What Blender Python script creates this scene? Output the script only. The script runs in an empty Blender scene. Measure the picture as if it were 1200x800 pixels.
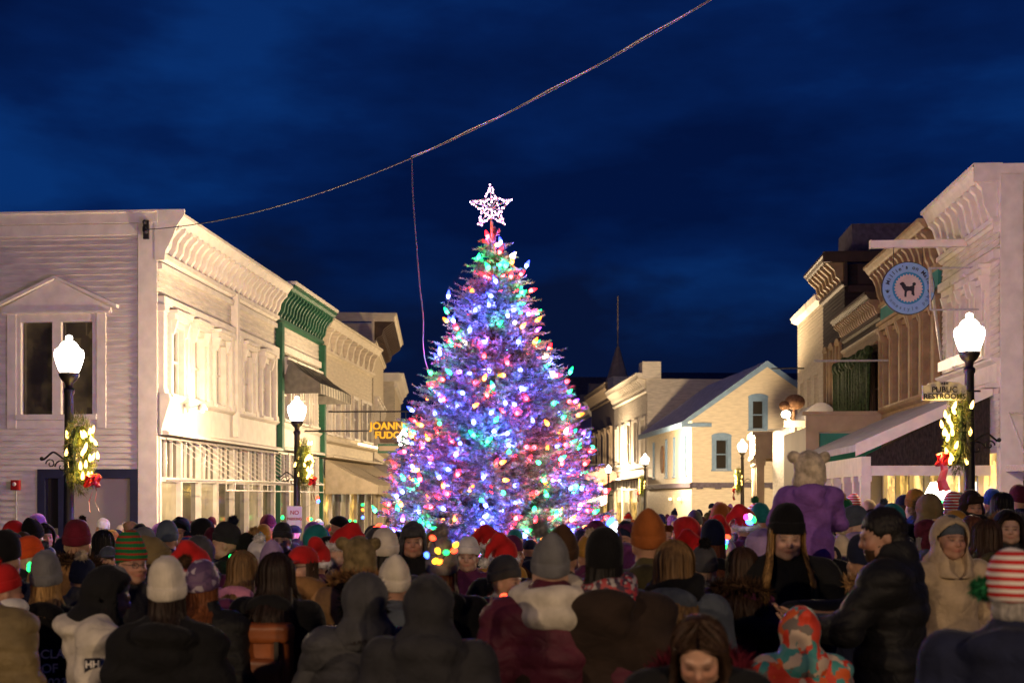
import bpy, bmesh, math, random, re
import numpy as np
from mathutils import Vector, Matrix, noise as mnoise

R = math.radians
rnd = random.Random(11)
COL = bpy.context.scene.collection
SC = bpy.context.scene

# ------------------------------------------------------------------ camera frame
YAW = math.atan(115 / 1500)
ca, sa = math.cos(YAW), math.sin(YAW)
CAMZ, HOR, FPX = 1.92, 583.0, 1500.0

def smooth(a, b, x):
    t = min(1, max(0, (x - a) / (b - a)))
    return t * t * (3 - 2 * t)

def gz(x, y):
    """height of the gently falling street, pavement side raised"""
    return -0.30 * smooth(4, 24, y) + 0.24 * smooth(1.0, 4.2, x)

def at(px, d):
    k = (px - 600) / FPX
    r = k * d
    return r * ca - d * sa, r * sa + d * ca

def zat(py, d):
    return CAMZ + (HOR - py) * d / FPX

# ------------------------------------------------------------------ mesh builder
class MB:
    def __init__(s, T=None):
        s.v, s.f, s.m, s.T, s.mi = [], [], [], T, 0
    def add(s, vs, fs, mi=None):
        b = len(s.v)
        if s.T is not None:
            vs = [tuple(s.T @ Vector(v)) for v in vs]
        s.v += [tuple(v) for v in vs]
        s.f += [tuple(i + b for i in f) for f in fs]
        s.m += [s.mi if mi is None else mi] * len(fs)
        return s
    def box(s, x0, x1, y0, y1, z0, z1, mi=None):
        return s.add([(x0, y0, z0), (x1, y0, z0), (x1, y1, z0), (x0, y1, z0), (x0, y0, z1), (x1, y0, z1), (x1, y1, z1), (x0, y1, z1)],
                     [(0, 3, 2, 1), (4, 5, 6, 7), (0, 1, 5, 4), (1, 2, 6, 5), (2, 3, 7, 6), (3, 0, 4, 7)], mi)
    def prism(s, poly, axis, c0, c1, mi=None):
        n = len(poly)
        def p(a, b, c):
            return (c, a, b) if axis == 'x' else (a, c, b) if axis == 'y' else (a, b, c)
        vs = [p(a, b, c0) for a, b in poly] + [p(a, b, c1) for a, b in poly]
        fs = [tuple(range(n))[::-1], tuple(range(n, 2 * n))] + [(i, (i + 1) % n, n + (i + 1) % n, n + i) for i in range(n)]
        return s.add(vs, fs, mi)
    def tube(s, pts, r, n=8, mi=None):
        pts = [Vector(p) for p in pts]
        rs = r if isinstance(r, (list, tuple)) else [r] * len(pts)
        vs, fs = [], []
        up = None
        for i, p in enumerate(pts):
            t = (pts[min(i + 1, len(pts) - 1)] - pts[max(i - 1, 0)]).normalized()
            if up is None:
                up = Vector((0, 0, 1)) if abs(t.z) < .9 else Vector((1, 0, 0))
            a = t.cross(up).normalized(); b = t.cross(a).normalized(); up = -b if False else up
            for k in range(n):
                w = 2 * math.pi * k / n
                vs.append(p + (a * math.cos(w) + b * math.sin(w)) * rs[i])
        for i in range(len(pts) - 1):
            for k in range(n):
                fs.append((i * n + k, i * n + (k + 1) % n, (i + 1) * n + (k + 1) % n, (i + 1) * n + k))
        fs += [tuple(range(n))[::-1], tuple(range((len(pts) - 1) * n, len(pts) * n))]
        return s.add(vs, fs, mi)
    def lathe(s, prof, c=(0, 0, 0), n=20, mi=None, mod=None):
        vs, fs = [], []
        for r, z in prof:
            for k in range(n):
                w = 2 * math.pi * k / n
                q = r * (mod(w, z) if mod else 1)
                vs.append((c[0] + q * math.cos(w), c[1] + q * math.sin(w), c[2] + z))
        for i in range(len(prof) - 1):
            for k in range(n):
                fs.append((i * n + k, i * n + (k + 1) % n, (i + 1) * n + (k + 1) % n, (i + 1) * n + k))
        fs += [tuple(range(n))[::-1], tuple(range((len(prof) - 1) * n, len(prof) * n))]
        return s.add(vs, fs, mi)
    def ball(s, c, r, n=12, m=8, mi=None):
        r = r if isinstance(r, (tuple, list)) else (r, r, r)
        vs = [(c[0], c[1], c[2] + r[2])]
        for j in range(1, m):
            ph = math.pi * j / m
            for k in range(n):
                w = 2 * math.pi * k / n
                vs.append((c[0] + r[0] * math.sin(ph) * math.cos(w), c[1] + r[1] * math.sin(ph) * math.sin(w), c[2] + r[2] * math.cos(ph)))
        vs.append((c[0], c[1], c[2] - r[2]))
        fs = [(0, 1 + k, 1 + (k + 1) % n) for k in range(n)]
        for j in range(m - 2):
            for k in range(n):
                a = 1 + j * n
                fs.append((a + k, a + n + k, a + n + (k + 1) % n, a + (k + 1) % n))
        L = len(vs) - 1
        a = 1 + (m - 2) * n
        fs += [(a + (k + 1) % n, a + k, L) for k in range(n)]
        return s.add(vs, fs, mi)
    def mesh(s, name, mats, smoothf=False, recalc=True):
        me = bpy.data.meshes.new(name)
        me.from_pydata([tuple(v) for v in s.v], [], s.f)
        for m in (mats if isinstance(mats, (list, tuple)) else [mats]):
            me.materials.append(m)
        if s.f:
            me.polygons.foreach_set('material_index', s.m)
            if smoothf:
                me.polygons.foreach_set('use_smooth', [True] * len(s.f))
        if recalc:
            bm = bmesh.new(); bm.from_mesh(me)
            bmesh.ops.recalc_face_normals(bm, faces=bm.faces)
            bm.to_mesh(me); bm.free()
        me.update()
        return me
    def build(s, name, mats, parent=None, smoothf=False, recalc=True):
        return link(name, s.mesh(name, mats, smoothf, recalc), parent)

def link(name, me, parent=None, M=None):
    o = bpy.data.objects.new(name, me)
    COL.objects.link(o)
    if parent is not None:
        o.parent = parent
    if M is not None:
        o.matrix_local = M
    return o

def omat(o, *mats):
    """own material on an object that shares its mesh data"""
    for i, m in enumerate(mats):
        if i < len(o.material_slots):
            o.material_slots[i].link = 'OBJECT'
            o.material_slots[i].material = m
    return o

def tag(o, label=None, cat=None, group=None, kind=None):
    for k, v in (('label', label), ('category', cat), ('group', group), ('kind', kind)):
        if v:
            o[k] = v
    return o

def thing(name, label, cat, loc=(0, 0, 0), rot=0.0, group=None):
    o = bpy.data.objects.new(name, None)
    o.empty_display_size = .2
    COL.objects.link(o)
    o.location = loc
    o.rotation_euler = (0, 0, rot)
    return tag(o, label, cat, group)

def copy_tree(o, parent=None):
    c = o.copy(); COL.objects.link(c)
    if parent is not None:
        c.parent = parent
    for ch in list(o.children):
        copy_tree(ch, c)
    return c

# ------------------------------------------------------------------ materials
def new_mat(name):
    m = bpy.data.materials.new(name); m.use_nodes = True
    nt = m.node_tree
    return m, nt, nt.nodes['Principled BSDF']

def ramp(nt, stops, interp='LINEAR'):
    r = nt.nodes.new('ShaderNodeValToRGB')
    r.color_ramp.interpolation = interp
    e = r.color_ramp.elements
    while len(e) < len(stops):
        e.new(.5)
    for i, (p, c) in enumerate(stops):
        e[i].position = p
        e[i].color = (*c, 1) if len(c) == 3 else c
    return r

def surf(name, col, rough=.7, var=.18, scale=6.0, bump=.15, bscale=60.0, spec=.3, dist=.01, stretch=None, col2=None):
    """noise-mottled surface with a fine bump, in object space"""
    m, nt, b = new_mat(name)
    tc = nt.nodes.new('ShaderNodeTexCoord')
    src = tc.outputs['Object']
    if stretch:
        mp = nt.nodes.new('ShaderNodeMapping'); mp.inputs['Scale'].default_value = stretch
        nt.links.new(src, mp.inputs['Vector']); src = mp.outputs['Vector']
    n1 = nt.nodes.new('ShaderNodeTexNoise'); n1.inputs['Scale'].default_value = scale; n1.inputs['Detail'].default_value = 6
    nt.links.new(src, n1.inputs['Vector'])
    lo = tuple(max(0, c * (1 - var)) for c in col) if col2 is None else col2
    hi = tuple(min(1, c * (1 + var * .7)) for c in col)
    r = ramp(nt, [(.33, lo), (.67, hi)])
    nt.links.new(n1.outputs['Fac'], r.inputs['Fac'])
    nt.links.new(r.outputs['Color'], b.inputs['Base Color'])
    b.inputs['Roughness'].default_value = rough
    b.inputs['Specular IOR Level'].default_value = spec
    if bump:
        n2 = nt.nodes.new('ShaderNodeTexNoise'); n2.inputs['Scale'].default_value = bscale; n2.inputs['Detail'].default_value = 3
        nt.links.new(src, n2.inputs['Vector'])
        bp = nt.nodes.new('ShaderNodeBump'); bp.inputs['Strength'].default_value = bump; bp.inputs['Distance'].default_value = dist
        nt.links.new(n2.outputs['Fac'], bp.inputs['Height'])
        nt.links.new(bp.outputs['Normal'], b.inputs['Normal'])
    return m

def emit(name, col, strength):
    m, nt, b = new_mat(name)
    b.inputs['Base Color'].default_value = (*col, 1)
    b.inputs['Emission Color'].default_value = (*col, 1)
    b.inputs['Emission Strength'].default_value = strength
    return m

def glass_mat(name, col=(.02, .02, .022), rough=.06, em=None, es=0, scale=1.2, lo=.15):
    """window pane: dark glossy glass, with the room behind it seen as soft lights where EM is set"""
    m, nt, b = new_mat(name)
    b.inputs['Base Color'].default_value = (*col, 1)
    b.inputs['Roughness'].default_value = rough
    b.inputs['Specular IOR Level'].default_value = .6
    if em:
        tc = nt.nodes.new('ShaderNodeTexCoord')
        n1 = nt.nodes.new('ShaderNodeTexNoise'); n1.inputs['Scale'].default_value = scale; n1.inputs['Detail'].default_value = 4; n1.inputs['Roughness'].default_value = .6
        nt.links.new(tc.outputs['Object'], n1.inputs['Vector'])
        r = ramp(nt, [(.36, tuple(c * lo for c in em)), (.52, tuple(c * .55 for c in em)), (.66, em)])
        nt.links.new(n1.outputs['Fac'], r.inputs['Fac'])
        mp = nt.nodes.new('ShaderNodeMapping'); mp.inputs['Scale'].default_value = (2.6, 2.6, 1.7); nt.links.new(tc.outputs['Object'], mp.inputs['Vector'])
        vo = nt.nodes.new('ShaderNodeTexVoronoi'); vo.distance = 'CHEBYCHEV'; vo.inputs['Scale'].default_value = 1.6; nt.links.new(mp.outputs['Vector'], vo.inputs['Vector'])
        r2 = ramp(nt, [(.25, (.30, .24, .18)), (.6, (1, .95, .9)), (.9, (1.25, 1.15, .95))])
        sp = nt.nodes.new('ShaderNodeSeparateColor'); nt.links.new(vo.outputs['Color'], sp.inputs[0]); nt.links.new(sp.outputs[0], r2.inputs['Fac'])
        mx = nt.nodes.new('ShaderNodeMix'); mx.data_type = 'RGBA'; mx.blend_type = 'MULTIPLY'; mx.inputs['Factor'].default_value = .75
        nt.links.new(r.outputs['Color'], mx.inputs['A']); nt.links.new(r2.outputs['Color'], mx.inputs['B'])
        nt.links.new(mx.outputs['Result'], b.inputs['Emission Color'])
        b.inputs['Emission Strength'].default_value = es
    return m

M = {}
M['white_wood'] = surf('white_wood', (.74, .68, .58), .65, .17, 2.2, .06, 40, .3, .003, stretch=(1, 1, 5))
M['white_trim'] = surf('white_trim', (.78, .72, .62), .6, .10, 4, .15, 50, .3, .003)
M['cream_wood'] = surf('cream_wood', (.66, .58, .44), .65, .12, 2.5, .06, 40, .3, .003, stretch=(1, 1, 5))
M['tan_trim'] = surf('tan_trim', (.36, .25, .13), .6, .2, 4, .2, 50, .3, .003)
M['tan_wood'] = surf('tan_wood', (.20, .14, .08), .65, .2, 3, .25, 40, .3, .004, stretch=(1, 1, 5))
M['brown_wood'] = surf('brown_wood', (.030, .019, .013), .65, .3, 3, .3, 40, .3, .004, stretch=(1, 1, 5))
M['brown_trim'] = surf('brown_trim', (.055, .033, .022), .6, .25, 4, .2, 50, .3, .003)
M['green_trim'] = surf('green_trim', (.012, .10, .05), .5, .25, 4, .15, 50, .4, .003)
M['teal'] = surf('teal', (.03, .21, .18), .6, .15, 3, .1, 50, .3, .003)
M['navy_trim'] = surf('navy_trim', (.025, .028, .06), .5, .2, 4, .1, 50, .4, .003)
M['blue_trim'] = surf('blue_trim', (.17, .27, .40), .6, .15, 4, .1, 50, .3, .003)
M['brick'] = None
M['beige_panel'] = surf('beige_panel', (.42, .37, .30), .7, .07, 1.2, .05, 30, .3, .003)
M['dark_shingle'] = surf('dark_shingle', (.035, .028, .024), .85, .5, 9, .6, 30, .2, .02, stretch=(3, 3, 1))
M['roof_grey'] = surf('roof_grey', (.80, .76, .80), .8, .2, 3, .4, 40, .2, .01)
M['roof_snow'] = surf('roof_snow', (.52, .50, .52), .9, .12, 3, .3, 25, .2, .02)
M['iron'] = surf('iron', (.018, .016, .018), .45, .3, 20, .1, 90, .5, .002)
M['steel'] = surf('steel', (.45, .44, .42), .45, .2, 20, .05, 90, .5, .002)
M['glass_dark'] = glass_mat('glass_dark', (.025, .022, .018), .08)
M['glass_dim'] = glass_mat('glass_dim', (.05, .045, .03), .1, (.42, .34, .19), .16, 1.1, .2)
M['glass_cream'] = glass_mat('glass_cream', (.3, .27, .18), .15, (.85, .66, .36), .22, .8, .5)
M['glass_warm'] = glass_mat('glass_warm', (.06, .045, .02), .1, (1.0, .62, .16), 1.5, 1.6, .05)
M['glass_bright'] = glass_mat('glass_bright', (.1, .08, .03), .1, (1.0, .66, .22), 2.4, 1.3, .12)
M['curtain'] = surf('curtain', (.55, .50, .42), .9, .15, 8, .4, 14, .1, .03, stretch=(6, 6, .3))
M['asphalt'] = surf('asphalt', (.05, .048, .05), .75, .35, 1.5, .6, 120, .35, .01)
M['red_plastic'] = surf('red_plastic', (.35, .02, .015), .4, .15, 8, .05, 50, .4, .002)

def brick_mat():
    m, nt, b = new_mat('brick')
    tc = nt.nodes.new('ShaderNodeTexCoord')
    mp = nt.nodes.new('ShaderNodeMapping'); mp.inputs['Rotation'].default_value = (R(90), 0, R(90))
    nt.links.new(tc.outputs['Object'], mp.inputs['Vector'])
    t = nt.nodes.new('ShaderNodeTexBrick'); t.inputs['Scale'].default_value = 4.2
    t.inputs['Color1'].default_value = (.18, .045, .03, 1); t.inputs['Color2'].default_value = (.12, .035, .025, 1); t.inputs['Mortar'].default_value = (.25, .2, .17, 1)
    nt.links.new(mp.outputs['Vector'], t.inputs['Vector'])
    nt.links.new(t.outputs['Color'], b.inputs['Base Color'])
    b.inputs['Roughness'].default_value = .85
    return m
M['brick'] = brick_mat()
M['lavender'] = surf('lavender', (.36, .30, .62), .7, .15, 3, .2, 40, .3, .004)  # purple light falling on the far wall, put into its colour

# ------------------------------------------------------------------ world: sky after sunset with ragged low cloud
def make_world():
    w = bpy.data.worlds.new('World'); SC.world = w; w.use_nodes = True
    nt = w.node_tree; bg = nt.nodes['Background']
    tc = nt.nodes.new('ShaderNodeTexCoord')
    sep = nt.nodes.new('ShaderNodeSeparateXYZ'); nt.links.new(tc.outputs['Generated'], sep.inputs[0])
    grad = ramp(nt, [(0.0, (.0035, .0060, .030)), (.10, (.0022, .0115, .060)), (.22, (.0014, .0165, .105)), (.45, (.0016, .0125, .085)), (1, (.001, .006, .045))])
    nt.links.new(sep.outputs['Z'], grad.inputs['Fac'])
    mp = nt.nodes.new('ShaderNodeMapping'); mp.inputs['Scale'].default_value = (1.0, 1.0, 3.0); mp.inputs['Location'].default_value = (.35, .1, .22)
    nt.links.new(tc.outputs['Generated'], mp.inputs['Vector'])
    n = nt.nodes.new('ShaderNodeTexNoise'); n.inputs['Scale'].default_value = 3.2; n.inputs['Detail'].default_value = 7; n.inputs['Roughness'].default_value = .52
    nt.links.new(mp.outputs['Vector'], n.inputs['Vector'])
    cr = ramp(nt, [(.36, (.38, .40, .44)), (.5, (.85, .84, .82)), (.62, (1.55, 1.75, 1.45))])
    nt.links.new(n.outputs['Fac'], cr.inputs['Fac'])
    mul = nt.nodes.new('ShaderNodeMix'); mul.data_type = 'RGBA'; mul.blend_type = 'MULTIPLY'; mul.inputs['Factor'].default_value = 1
    nt.links.new(grad.outputs['Color'], mul.inputs['A']); nt.links.new(cr.outputs['Color'], mul.inputs['B'])
    # a low dark bank of cloud over the horizon
    n2 = nt.nodes.new('ShaderNodeTexNoise'); n2.inputs['Scale'].default_value = 7; n2.inputs['Detail'].default_value = 5
    mp2 = nt.nodes.new('ShaderNodeMapping'); mp2.inputs['Scale'].default_value = (1, 1, 2.2); mp2.inputs['Location'].default_value = (0.13, 0, 0)
    nt.links.new(tc.outputs['Generated'], mp2.inputs['Vector']); nt.links.new(mp2.outputs['Vector'], n2.inputs['Vector'])
    ad = nt.nodes.new('ShaderNodeMath'); ad.operation = 'MULTIPLY_ADD'; ad.inputs[1].default_value = .30; ad.inputs[2].default_value = -.15
    nt.links.new(n2.outputs['Fac'], ad.inputs[0])
    su = nt.nodes.new('ShaderNodeMath'); su.operation = 'ADD'
    nt.links.new(sep.outputs['Z'], su.inputs[0]); nt.links.new(ad.outputs[0], su.inputs[1])
    bank = ramp(nt, [(.120, (0, 0, 0)), (.165, (1, 1, 1))])
    nt.links.new(su.outputs[0], bank.inputs['Fac'])
    mix = nt.nodes.new('ShaderNodeMix'); mix.data_type = 'RGBA'
    nt.links.new(bank.outputs['Color'], mix.inputs['Factor'])
    mix.inputs['A'].default_value = (.0020, .0066, .034, 1)
    nt.links.new(mul.outputs['Result'], mix.inputs['B'])
    # the last of the twilight from the physical sky, faint
    sky = nt.nodes.new('ShaderNodeTexSky'); sky.sky_type = 'NISHITA'; sky.sun_disc = False
    sky.sun_elevation = R(-4); sky.sun_rotation = R(200)
    sc_ = nt.nodes.new('ShaderNodeMix'); sc_.data_type = 'RGBA'; sc_.blend_type = 'ADD'; sc_.inputs['Factor'].default_value = .012
    nt.links.new(mix.outputs['Result'], sc_.inputs['A']); nt.links.new(sky.outputs['Color'], sc_.inputs['B'])
    nt.links.new(sc_.outputs['Result'], bg.inputs['Color'])
    bg.inputs['Strength'].default_value = 1.0
make_world()

# ------------------------------------------------------------------ camera
cam = bpy.data.cameras.new('camera'); camo = bpy.data.objects.new('camera', cam); COL.objects.link(camo)
camo.location = (0, 0, CAMZ); camo.rotation_euler = (R(90), 0, YAW)
cam.sensor_width = 36; cam.lens = 45; cam.shift_y = (HOR - 400) / 1200
cam.clip_end = 2000; cam.clip_start = .1
cam.dof.use_dof = True; cam.dof.focus_distance = 17.5; cam.dof.aperture_fstop = 2.7; cam.dof.aperture_blades = 9
SC.camera = camo
SC.view_settings.view_transform = 'Standard'; SC.view_settings.look = 'None'; SC.view_settings.exposure = 0
SC.render.engine = 'CYCLES'
SC.cycles.use_denoising = True
SC.cycles.max_bounces = 5; SC.cycles.diffuse_bounces = 2; SC.cycles.glossy_bounces = 2; SC.cycles.transmission_bounces = 3
SC.cycles.sample_clamp_indirect = 2.0
SC.cycles.sample_clamp_direct = 0
SC.cycles.use_light_tree = True
SC.cycles.caustics_reflective = False; SC.cycles.caustics_refractive = False

# ------------------------------------------------------------------ ground
def ground():
    xs = [-400, -200, -60] + [-24 + i * 1.0 for i in range(45)] + [60, 200, 400]
    ys = [-120, -40, -10] + [-4 + i * 1.0 for i in range(50)] + [60, 90, 150, 300, 800]
    mb = MB()
    vs = [(x, y, gz(x, y)) for y in ys for x in xs]
    n = len(xs)
    fs = [(j * n + i, j * n + i + 1, (j + 1) * n + i + 1, (j + 1) * n + i) for j in range(len(ys) - 1) for i in range(n - 1)]
    mb.add(vs, fs)
    tag(mb.build('street', M['asphalt'], smoothf=True), kind='structure')
ground()
# ================================================================== BUILDINGS
FL = Matrix.Diagonal((1, -1, 1, 1))                       # facade coordinates: u along, n outward, z up
def Tf(): return FL.copy()
def Tl(): return Matrix.Rotation(R(-90), 4, 'Z') @ FL
def Tr(L): return Matrix.Translation((L, 0, 0)) @ Matrix.Rotation(R(90), 4, 'Z') @ FL

def clap(mb, u0, u1, z0, z1, ops=(), h=.13, n0=0.0):
    """lapped clapboards with real steps, cut around the openings (u0,u1,z0,z1)"""
    z = z0; k = 0
    while z < z1 - 1e-4:
        zt = min(z + h, z1)
        cuts = sorted({z, zt} | {c for o in ops for c in (o[2], o[3]) if z < c < zt})
        for a, b in zip(cuts[:-1], cuts[1:]):
            zm = (a + b) / 2
            spans = [(u0, u1)]
            for o in ops:
                if o[2] < zm < o[3]:
                    ns = []
                    for s in spans:
                        if o[1] <= s[0] or o[0] >= s[1]: ns.append(s)
                        else:
                            if s[0] < o[0]: ns.append((s[0], o[0]))
                            if s[1] > o[1]: ns.append((o[1], s[1]))
                    spans = ns
            na = n0 + .024 * (1 - (a - z) / h); nb = n0 + .024 * (1 - (b - z) / h)
            for s in spans:
                mb.add([(s[0], na, a), (s[1], na, a), (s[1], nb, b), (s[0], nb, b)], [(0, 1, 2, 3)])
                if a == z:
                    mb.add([(s[0], n0 - .01, a), (s[1], n0 - .01, a), (s[1], na, a), (s[0], na, a)], [(0, 1, 2, 3)])
        z = zt; k += 1

def plain(mb, u0, u1, z0, z1, ops=(), n0=0.0):
    zs = sorted({z0, z1} | {c for o in ops for c in (o[2], o[3]) if z0 < c < z1})
    for a, b in zip(zs[:-1], zs[1:]):
        us = [u0] + sorted(c for o in ops if o[2] < (a + b) / 2 < o[3] for c in (o[0], o[1])) + [u1]
        for i in range(0, len(us), 2):
            if us[i + 1] > us[i]:
                mb.add([(us[i], n0, a), (us[i + 1], n0, a), (us[i + 1], n0, b), (us[i], n0, b)], [(0, 1, 2, 3)])

def window(par, T, o, trim, pane, hood='flat', depth=.14, tw=.11, sill=True, mull=True, curtain=False, vmull=False, proud=.04, name='window'):
    u0, u1, z0, z1 = o
    mb = MB(T); e = .05
    n1 = proud
    mb.box(u0 - tw, u0 + .002, -depth, n1, z0 - .02, z1 + tw); mb.box(u1 - .002, u1 + tw, -depth, n1, z0 - .02, z1 + tw)
    mb.box(u0 + .003, u1 - .003, -depth, n1 - .006, z1, z1 + tw - .006)
    if sill: mb.box(u0 - tw - .04, u1 + tw + .04, -depth, n1 + .06, z0 - .09, z0 - .021)
    s = .045
    mb.box(u0 + .003, u0 + s, -depth + .01, -.03, z0, z1 - .003); mb.box(u1 - s, u1 - .003, -depth + .01, -.03, z0, z1 - .003)
    mb.box(u0 + s + .001, u1 - s - .001, -depth + .012, -.034, z1 - s, z1 - .004); mb.box(u0 + s + .001, u1 - s - .001, -depth + .012, -.034, z0, z0 + s)
    if mull: mb.box(u0 + s + .001, u1 - s - .001, -depth + .013, -.028, (z0 + z1) / 2 - .025, (z0 + z1) / 2 + .025)
    if vmull: mb.box((u0 + u1) / 2 - .015, (u0 + u1) / 2 + .015, -depth + .014, -.036, z0 + s + .001, z1 - s - .001)
    um, w = (u0 + u1) / 2, u1 - u0 + 2 * tw
    if hood == 'bracket':
        mb.box(u0 - tw - .06, u1 + tw + .06, -.01, n1 + .16, z1 + tw + .14, z1 + tw + .22)
        mb.box(u0 - tw - .03, u1 + tw + .03, -.01, n1 + .09, z1 + tw + .002, z1 + tw + .138)
        for uu in (u0 - tw + .01, u1 + tw - .11):
            mb.prism([(n1, z1 - .18), (n1 + .05, z1 - .16), (n1 + .13, z1 + tw + .0), (n1, z1 + tw + .0)], 'x', uu, uu + .1)
    elif hood == 'arch':
        P = [(um + (w / 2 + .03) * math.cos(a), z1 + tw - .04 + .17 * math.sin(a)) for a in np.linspace(0, math.pi, 9)]
        mb.prism(P, 'y', -.01, n1 + .03)
    elif hood == 'pediment':
        P = [(u0 - tw - .12, z1 + tw + .0), (u1 + tw + .12, z1 + tw + .0), (u1 + tw + .12, z1 + tw + .08), (um, z1 + tw + .62), (u0 - tw - .12, z1 + tw + .08)]
        mb.prism(P, 'y', -.01, n1 + .05)
    elif hood == 'ear':
        mb.box(u0 - tw - .05, u1 + tw + .05, -.01, n1 - .008, z1 - .1, z1 + tw + .02)
    w_ = mb.build(name, M[trim] if isinstance(trim, str) else trim, par)
    g = MB(T)
    g.add([(u0, -depth + .03, z0), (u1, -depth + .03, z0), (u1, -depth + .03, z1), (u0, -depth + .03, z1)], [(0, 1, 2, 3)])
    g.build('pane', M[pane] if isinstance(pane, str) else pane, w_)
    return w_

def cornice(par, T, u0, u1, zt, trim, over=.5, hb=.55, br=.45, bw=.12, bmat=None, name='cornice', crown=.22, deep=None, returns=(0, 0), gap=.22, bn=None):
    """crown moulding on brackets over a panelled frieze, each bracket a sub-part"""
    mb = MB(T)
    o = over
    P = [(-.05, zt), (o, zt), (o, zt - .07), (o - .05, zt - .09), (o - .10, zt - .17), (o - .16, zt - crown), (-.05, zt - crown)]
    mb.prism(P, 'x', u0 - returns[0], u1 + returns[1])
    mb.box(u0, u1, -.05, .05, zt - crown - hb, zt - crown - .002)
    mb.box(u0 - .01, u1 + .01, -.05, .15, zt - crown - hb - .10, zt - crown - hb - .002)
    mb.prism([(.05, zt - crown - hb - .16), (.11, zt - crown - hb - .102), (-.05, zt - crown - hb - .102), (-.05, zt - crown - hb - .16)], 'x', u0, u1)
    c = mb.build(name, M[trim], par)
    n = max(1, int((u1 - u0) / br)); st = (u1 - u0) / n
    zc = zt - crown - .004
    b = MB(T)
    prof = [(.051, zc), (o - .12, zc), (o - .13, zc - .08), (o - .22, zc - .16), (o * .45, zc - hb * .45), (o * .38, zc - hb * .75), (.16, zc - hb * .86), (.13, zc - hb + .02), (.051, zc - hb + .02)]
    prof = [(max(.051, a), z) for a, z in prof]
    b.prism(prof, 'x', u0 + st / 2 - bw / 2, u0 + st / 2 + bw / 2)
    first = b.build('bracket', M[bmat or trim], c)
    d = (T @ Vector((1, 0, 0)) - T @ Vector((0, 0, 0)))
    for i in range(1, n):
        q = first.copy(); COL.objects.link(q); q.location = d * st * i
    return c

def belt(par, T, u0, u1, z0, z1, trim, out=.12, name='belt_course'):
    mb = MB(T)
    mb.box(u0, u1, -.04, .06, z0 + .1, z1 - .1)
    mb.prism([(-.04, z1), (out, z1), (out - .02, z1 - .04), (.07, z1 - .099), (-.04, z1 - .099)], 'x', u0 - .01, u1 + .01)
    mb.prism([(-.04, z0), (out * 1.6, z0), (out * 1.6, z0 + .05), (out * 1.2, z0 + .099), (-.04, z0 + .099)], 'x', u0 - .01, u1 + .01)
    return mb.build(name, M[trim], par)

def board(par, T, u0, u1, z0, z1, trim, n=.06, name='corner_board'):
    return MB(T).box(u0, u1, -.05, n, z0, z1).build(name, M[trim], par)

def storefront(par, T, u0, u1, z0, z1, nb, trim, panes, transom=.0, bulk=.55, post=.13, recess=.1):
    """posts, bulkhead panels, transom lights and large shop panes"""
    mb = MB(T)
    st = (u1 - u0) / nb
    zt = z1 - transom if transom else z1
    for i in range(nb + 1):
        u = u0 + i * st
        mb.box(u - post / 2, u + post / 2, -recess - .05, .03, z0, z1)
    fr = mb.build('shop_front', M[trim], par)
    for i in range(nb):
        a, b = u0 + i * st + post / 2 + .002, u0 + (i + 1) * st - post / 2 - .002
        k = MB(T)
        k.box(a, b, -recess, .0, z0, z0 + bulk); k.box(a + .08, b - .08, .0, .02, z0 + .1, z0 + bulk - .1)
        k.build('bulkhead', M[trim], fr); k = MB(T)
        k.box(a, b, -recess, .005, zt - .05, zt + .05)
        if transom:
            k.box(a, b, -recess, .0, z1 - .06, z1)
            n_ = 3
            for j in range(1, n_):
                uu = a + (b - a) * j / n_
                k.box(uu - .015, uu + .015, -recess, -.02, zt + .052, z1 - .062)
        k.build('transom_frame', M[trim], fr)
        g = MB(T)
        q = -recess + .02
        g.add([(a, q, z0 + bulk), (b, q, z0 + bulk), (b, q, zt - .05), (a, q, zt - .05)], [(0, 1, 2, 3)])
        g.build('shop_pane', M[panes[i % len(panes)]], fr)
        if transom:
            g = MB(T)
            g.add([(a, q, zt + .05), (b, q, zt + .05), (b, q, z1 - .06), (a, q, z1 - .06)], [(0, 1, 2, 3)])
            g.build('transom_pane', M['glass_dim'], fr)
    return fr

def roof_flat(par, L, D, z, mat='roof_snow'):
    mb = MB(); mb.box(.02, L - .02, .02, D - .02, z - .15, z)
    return mb.build('roof', M[mat], par)

ROT_L, ROT_R = R(90), R(-90)
XL, XR = -9.86, 7.5
BZ = -.6     # walls start below the street

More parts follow.
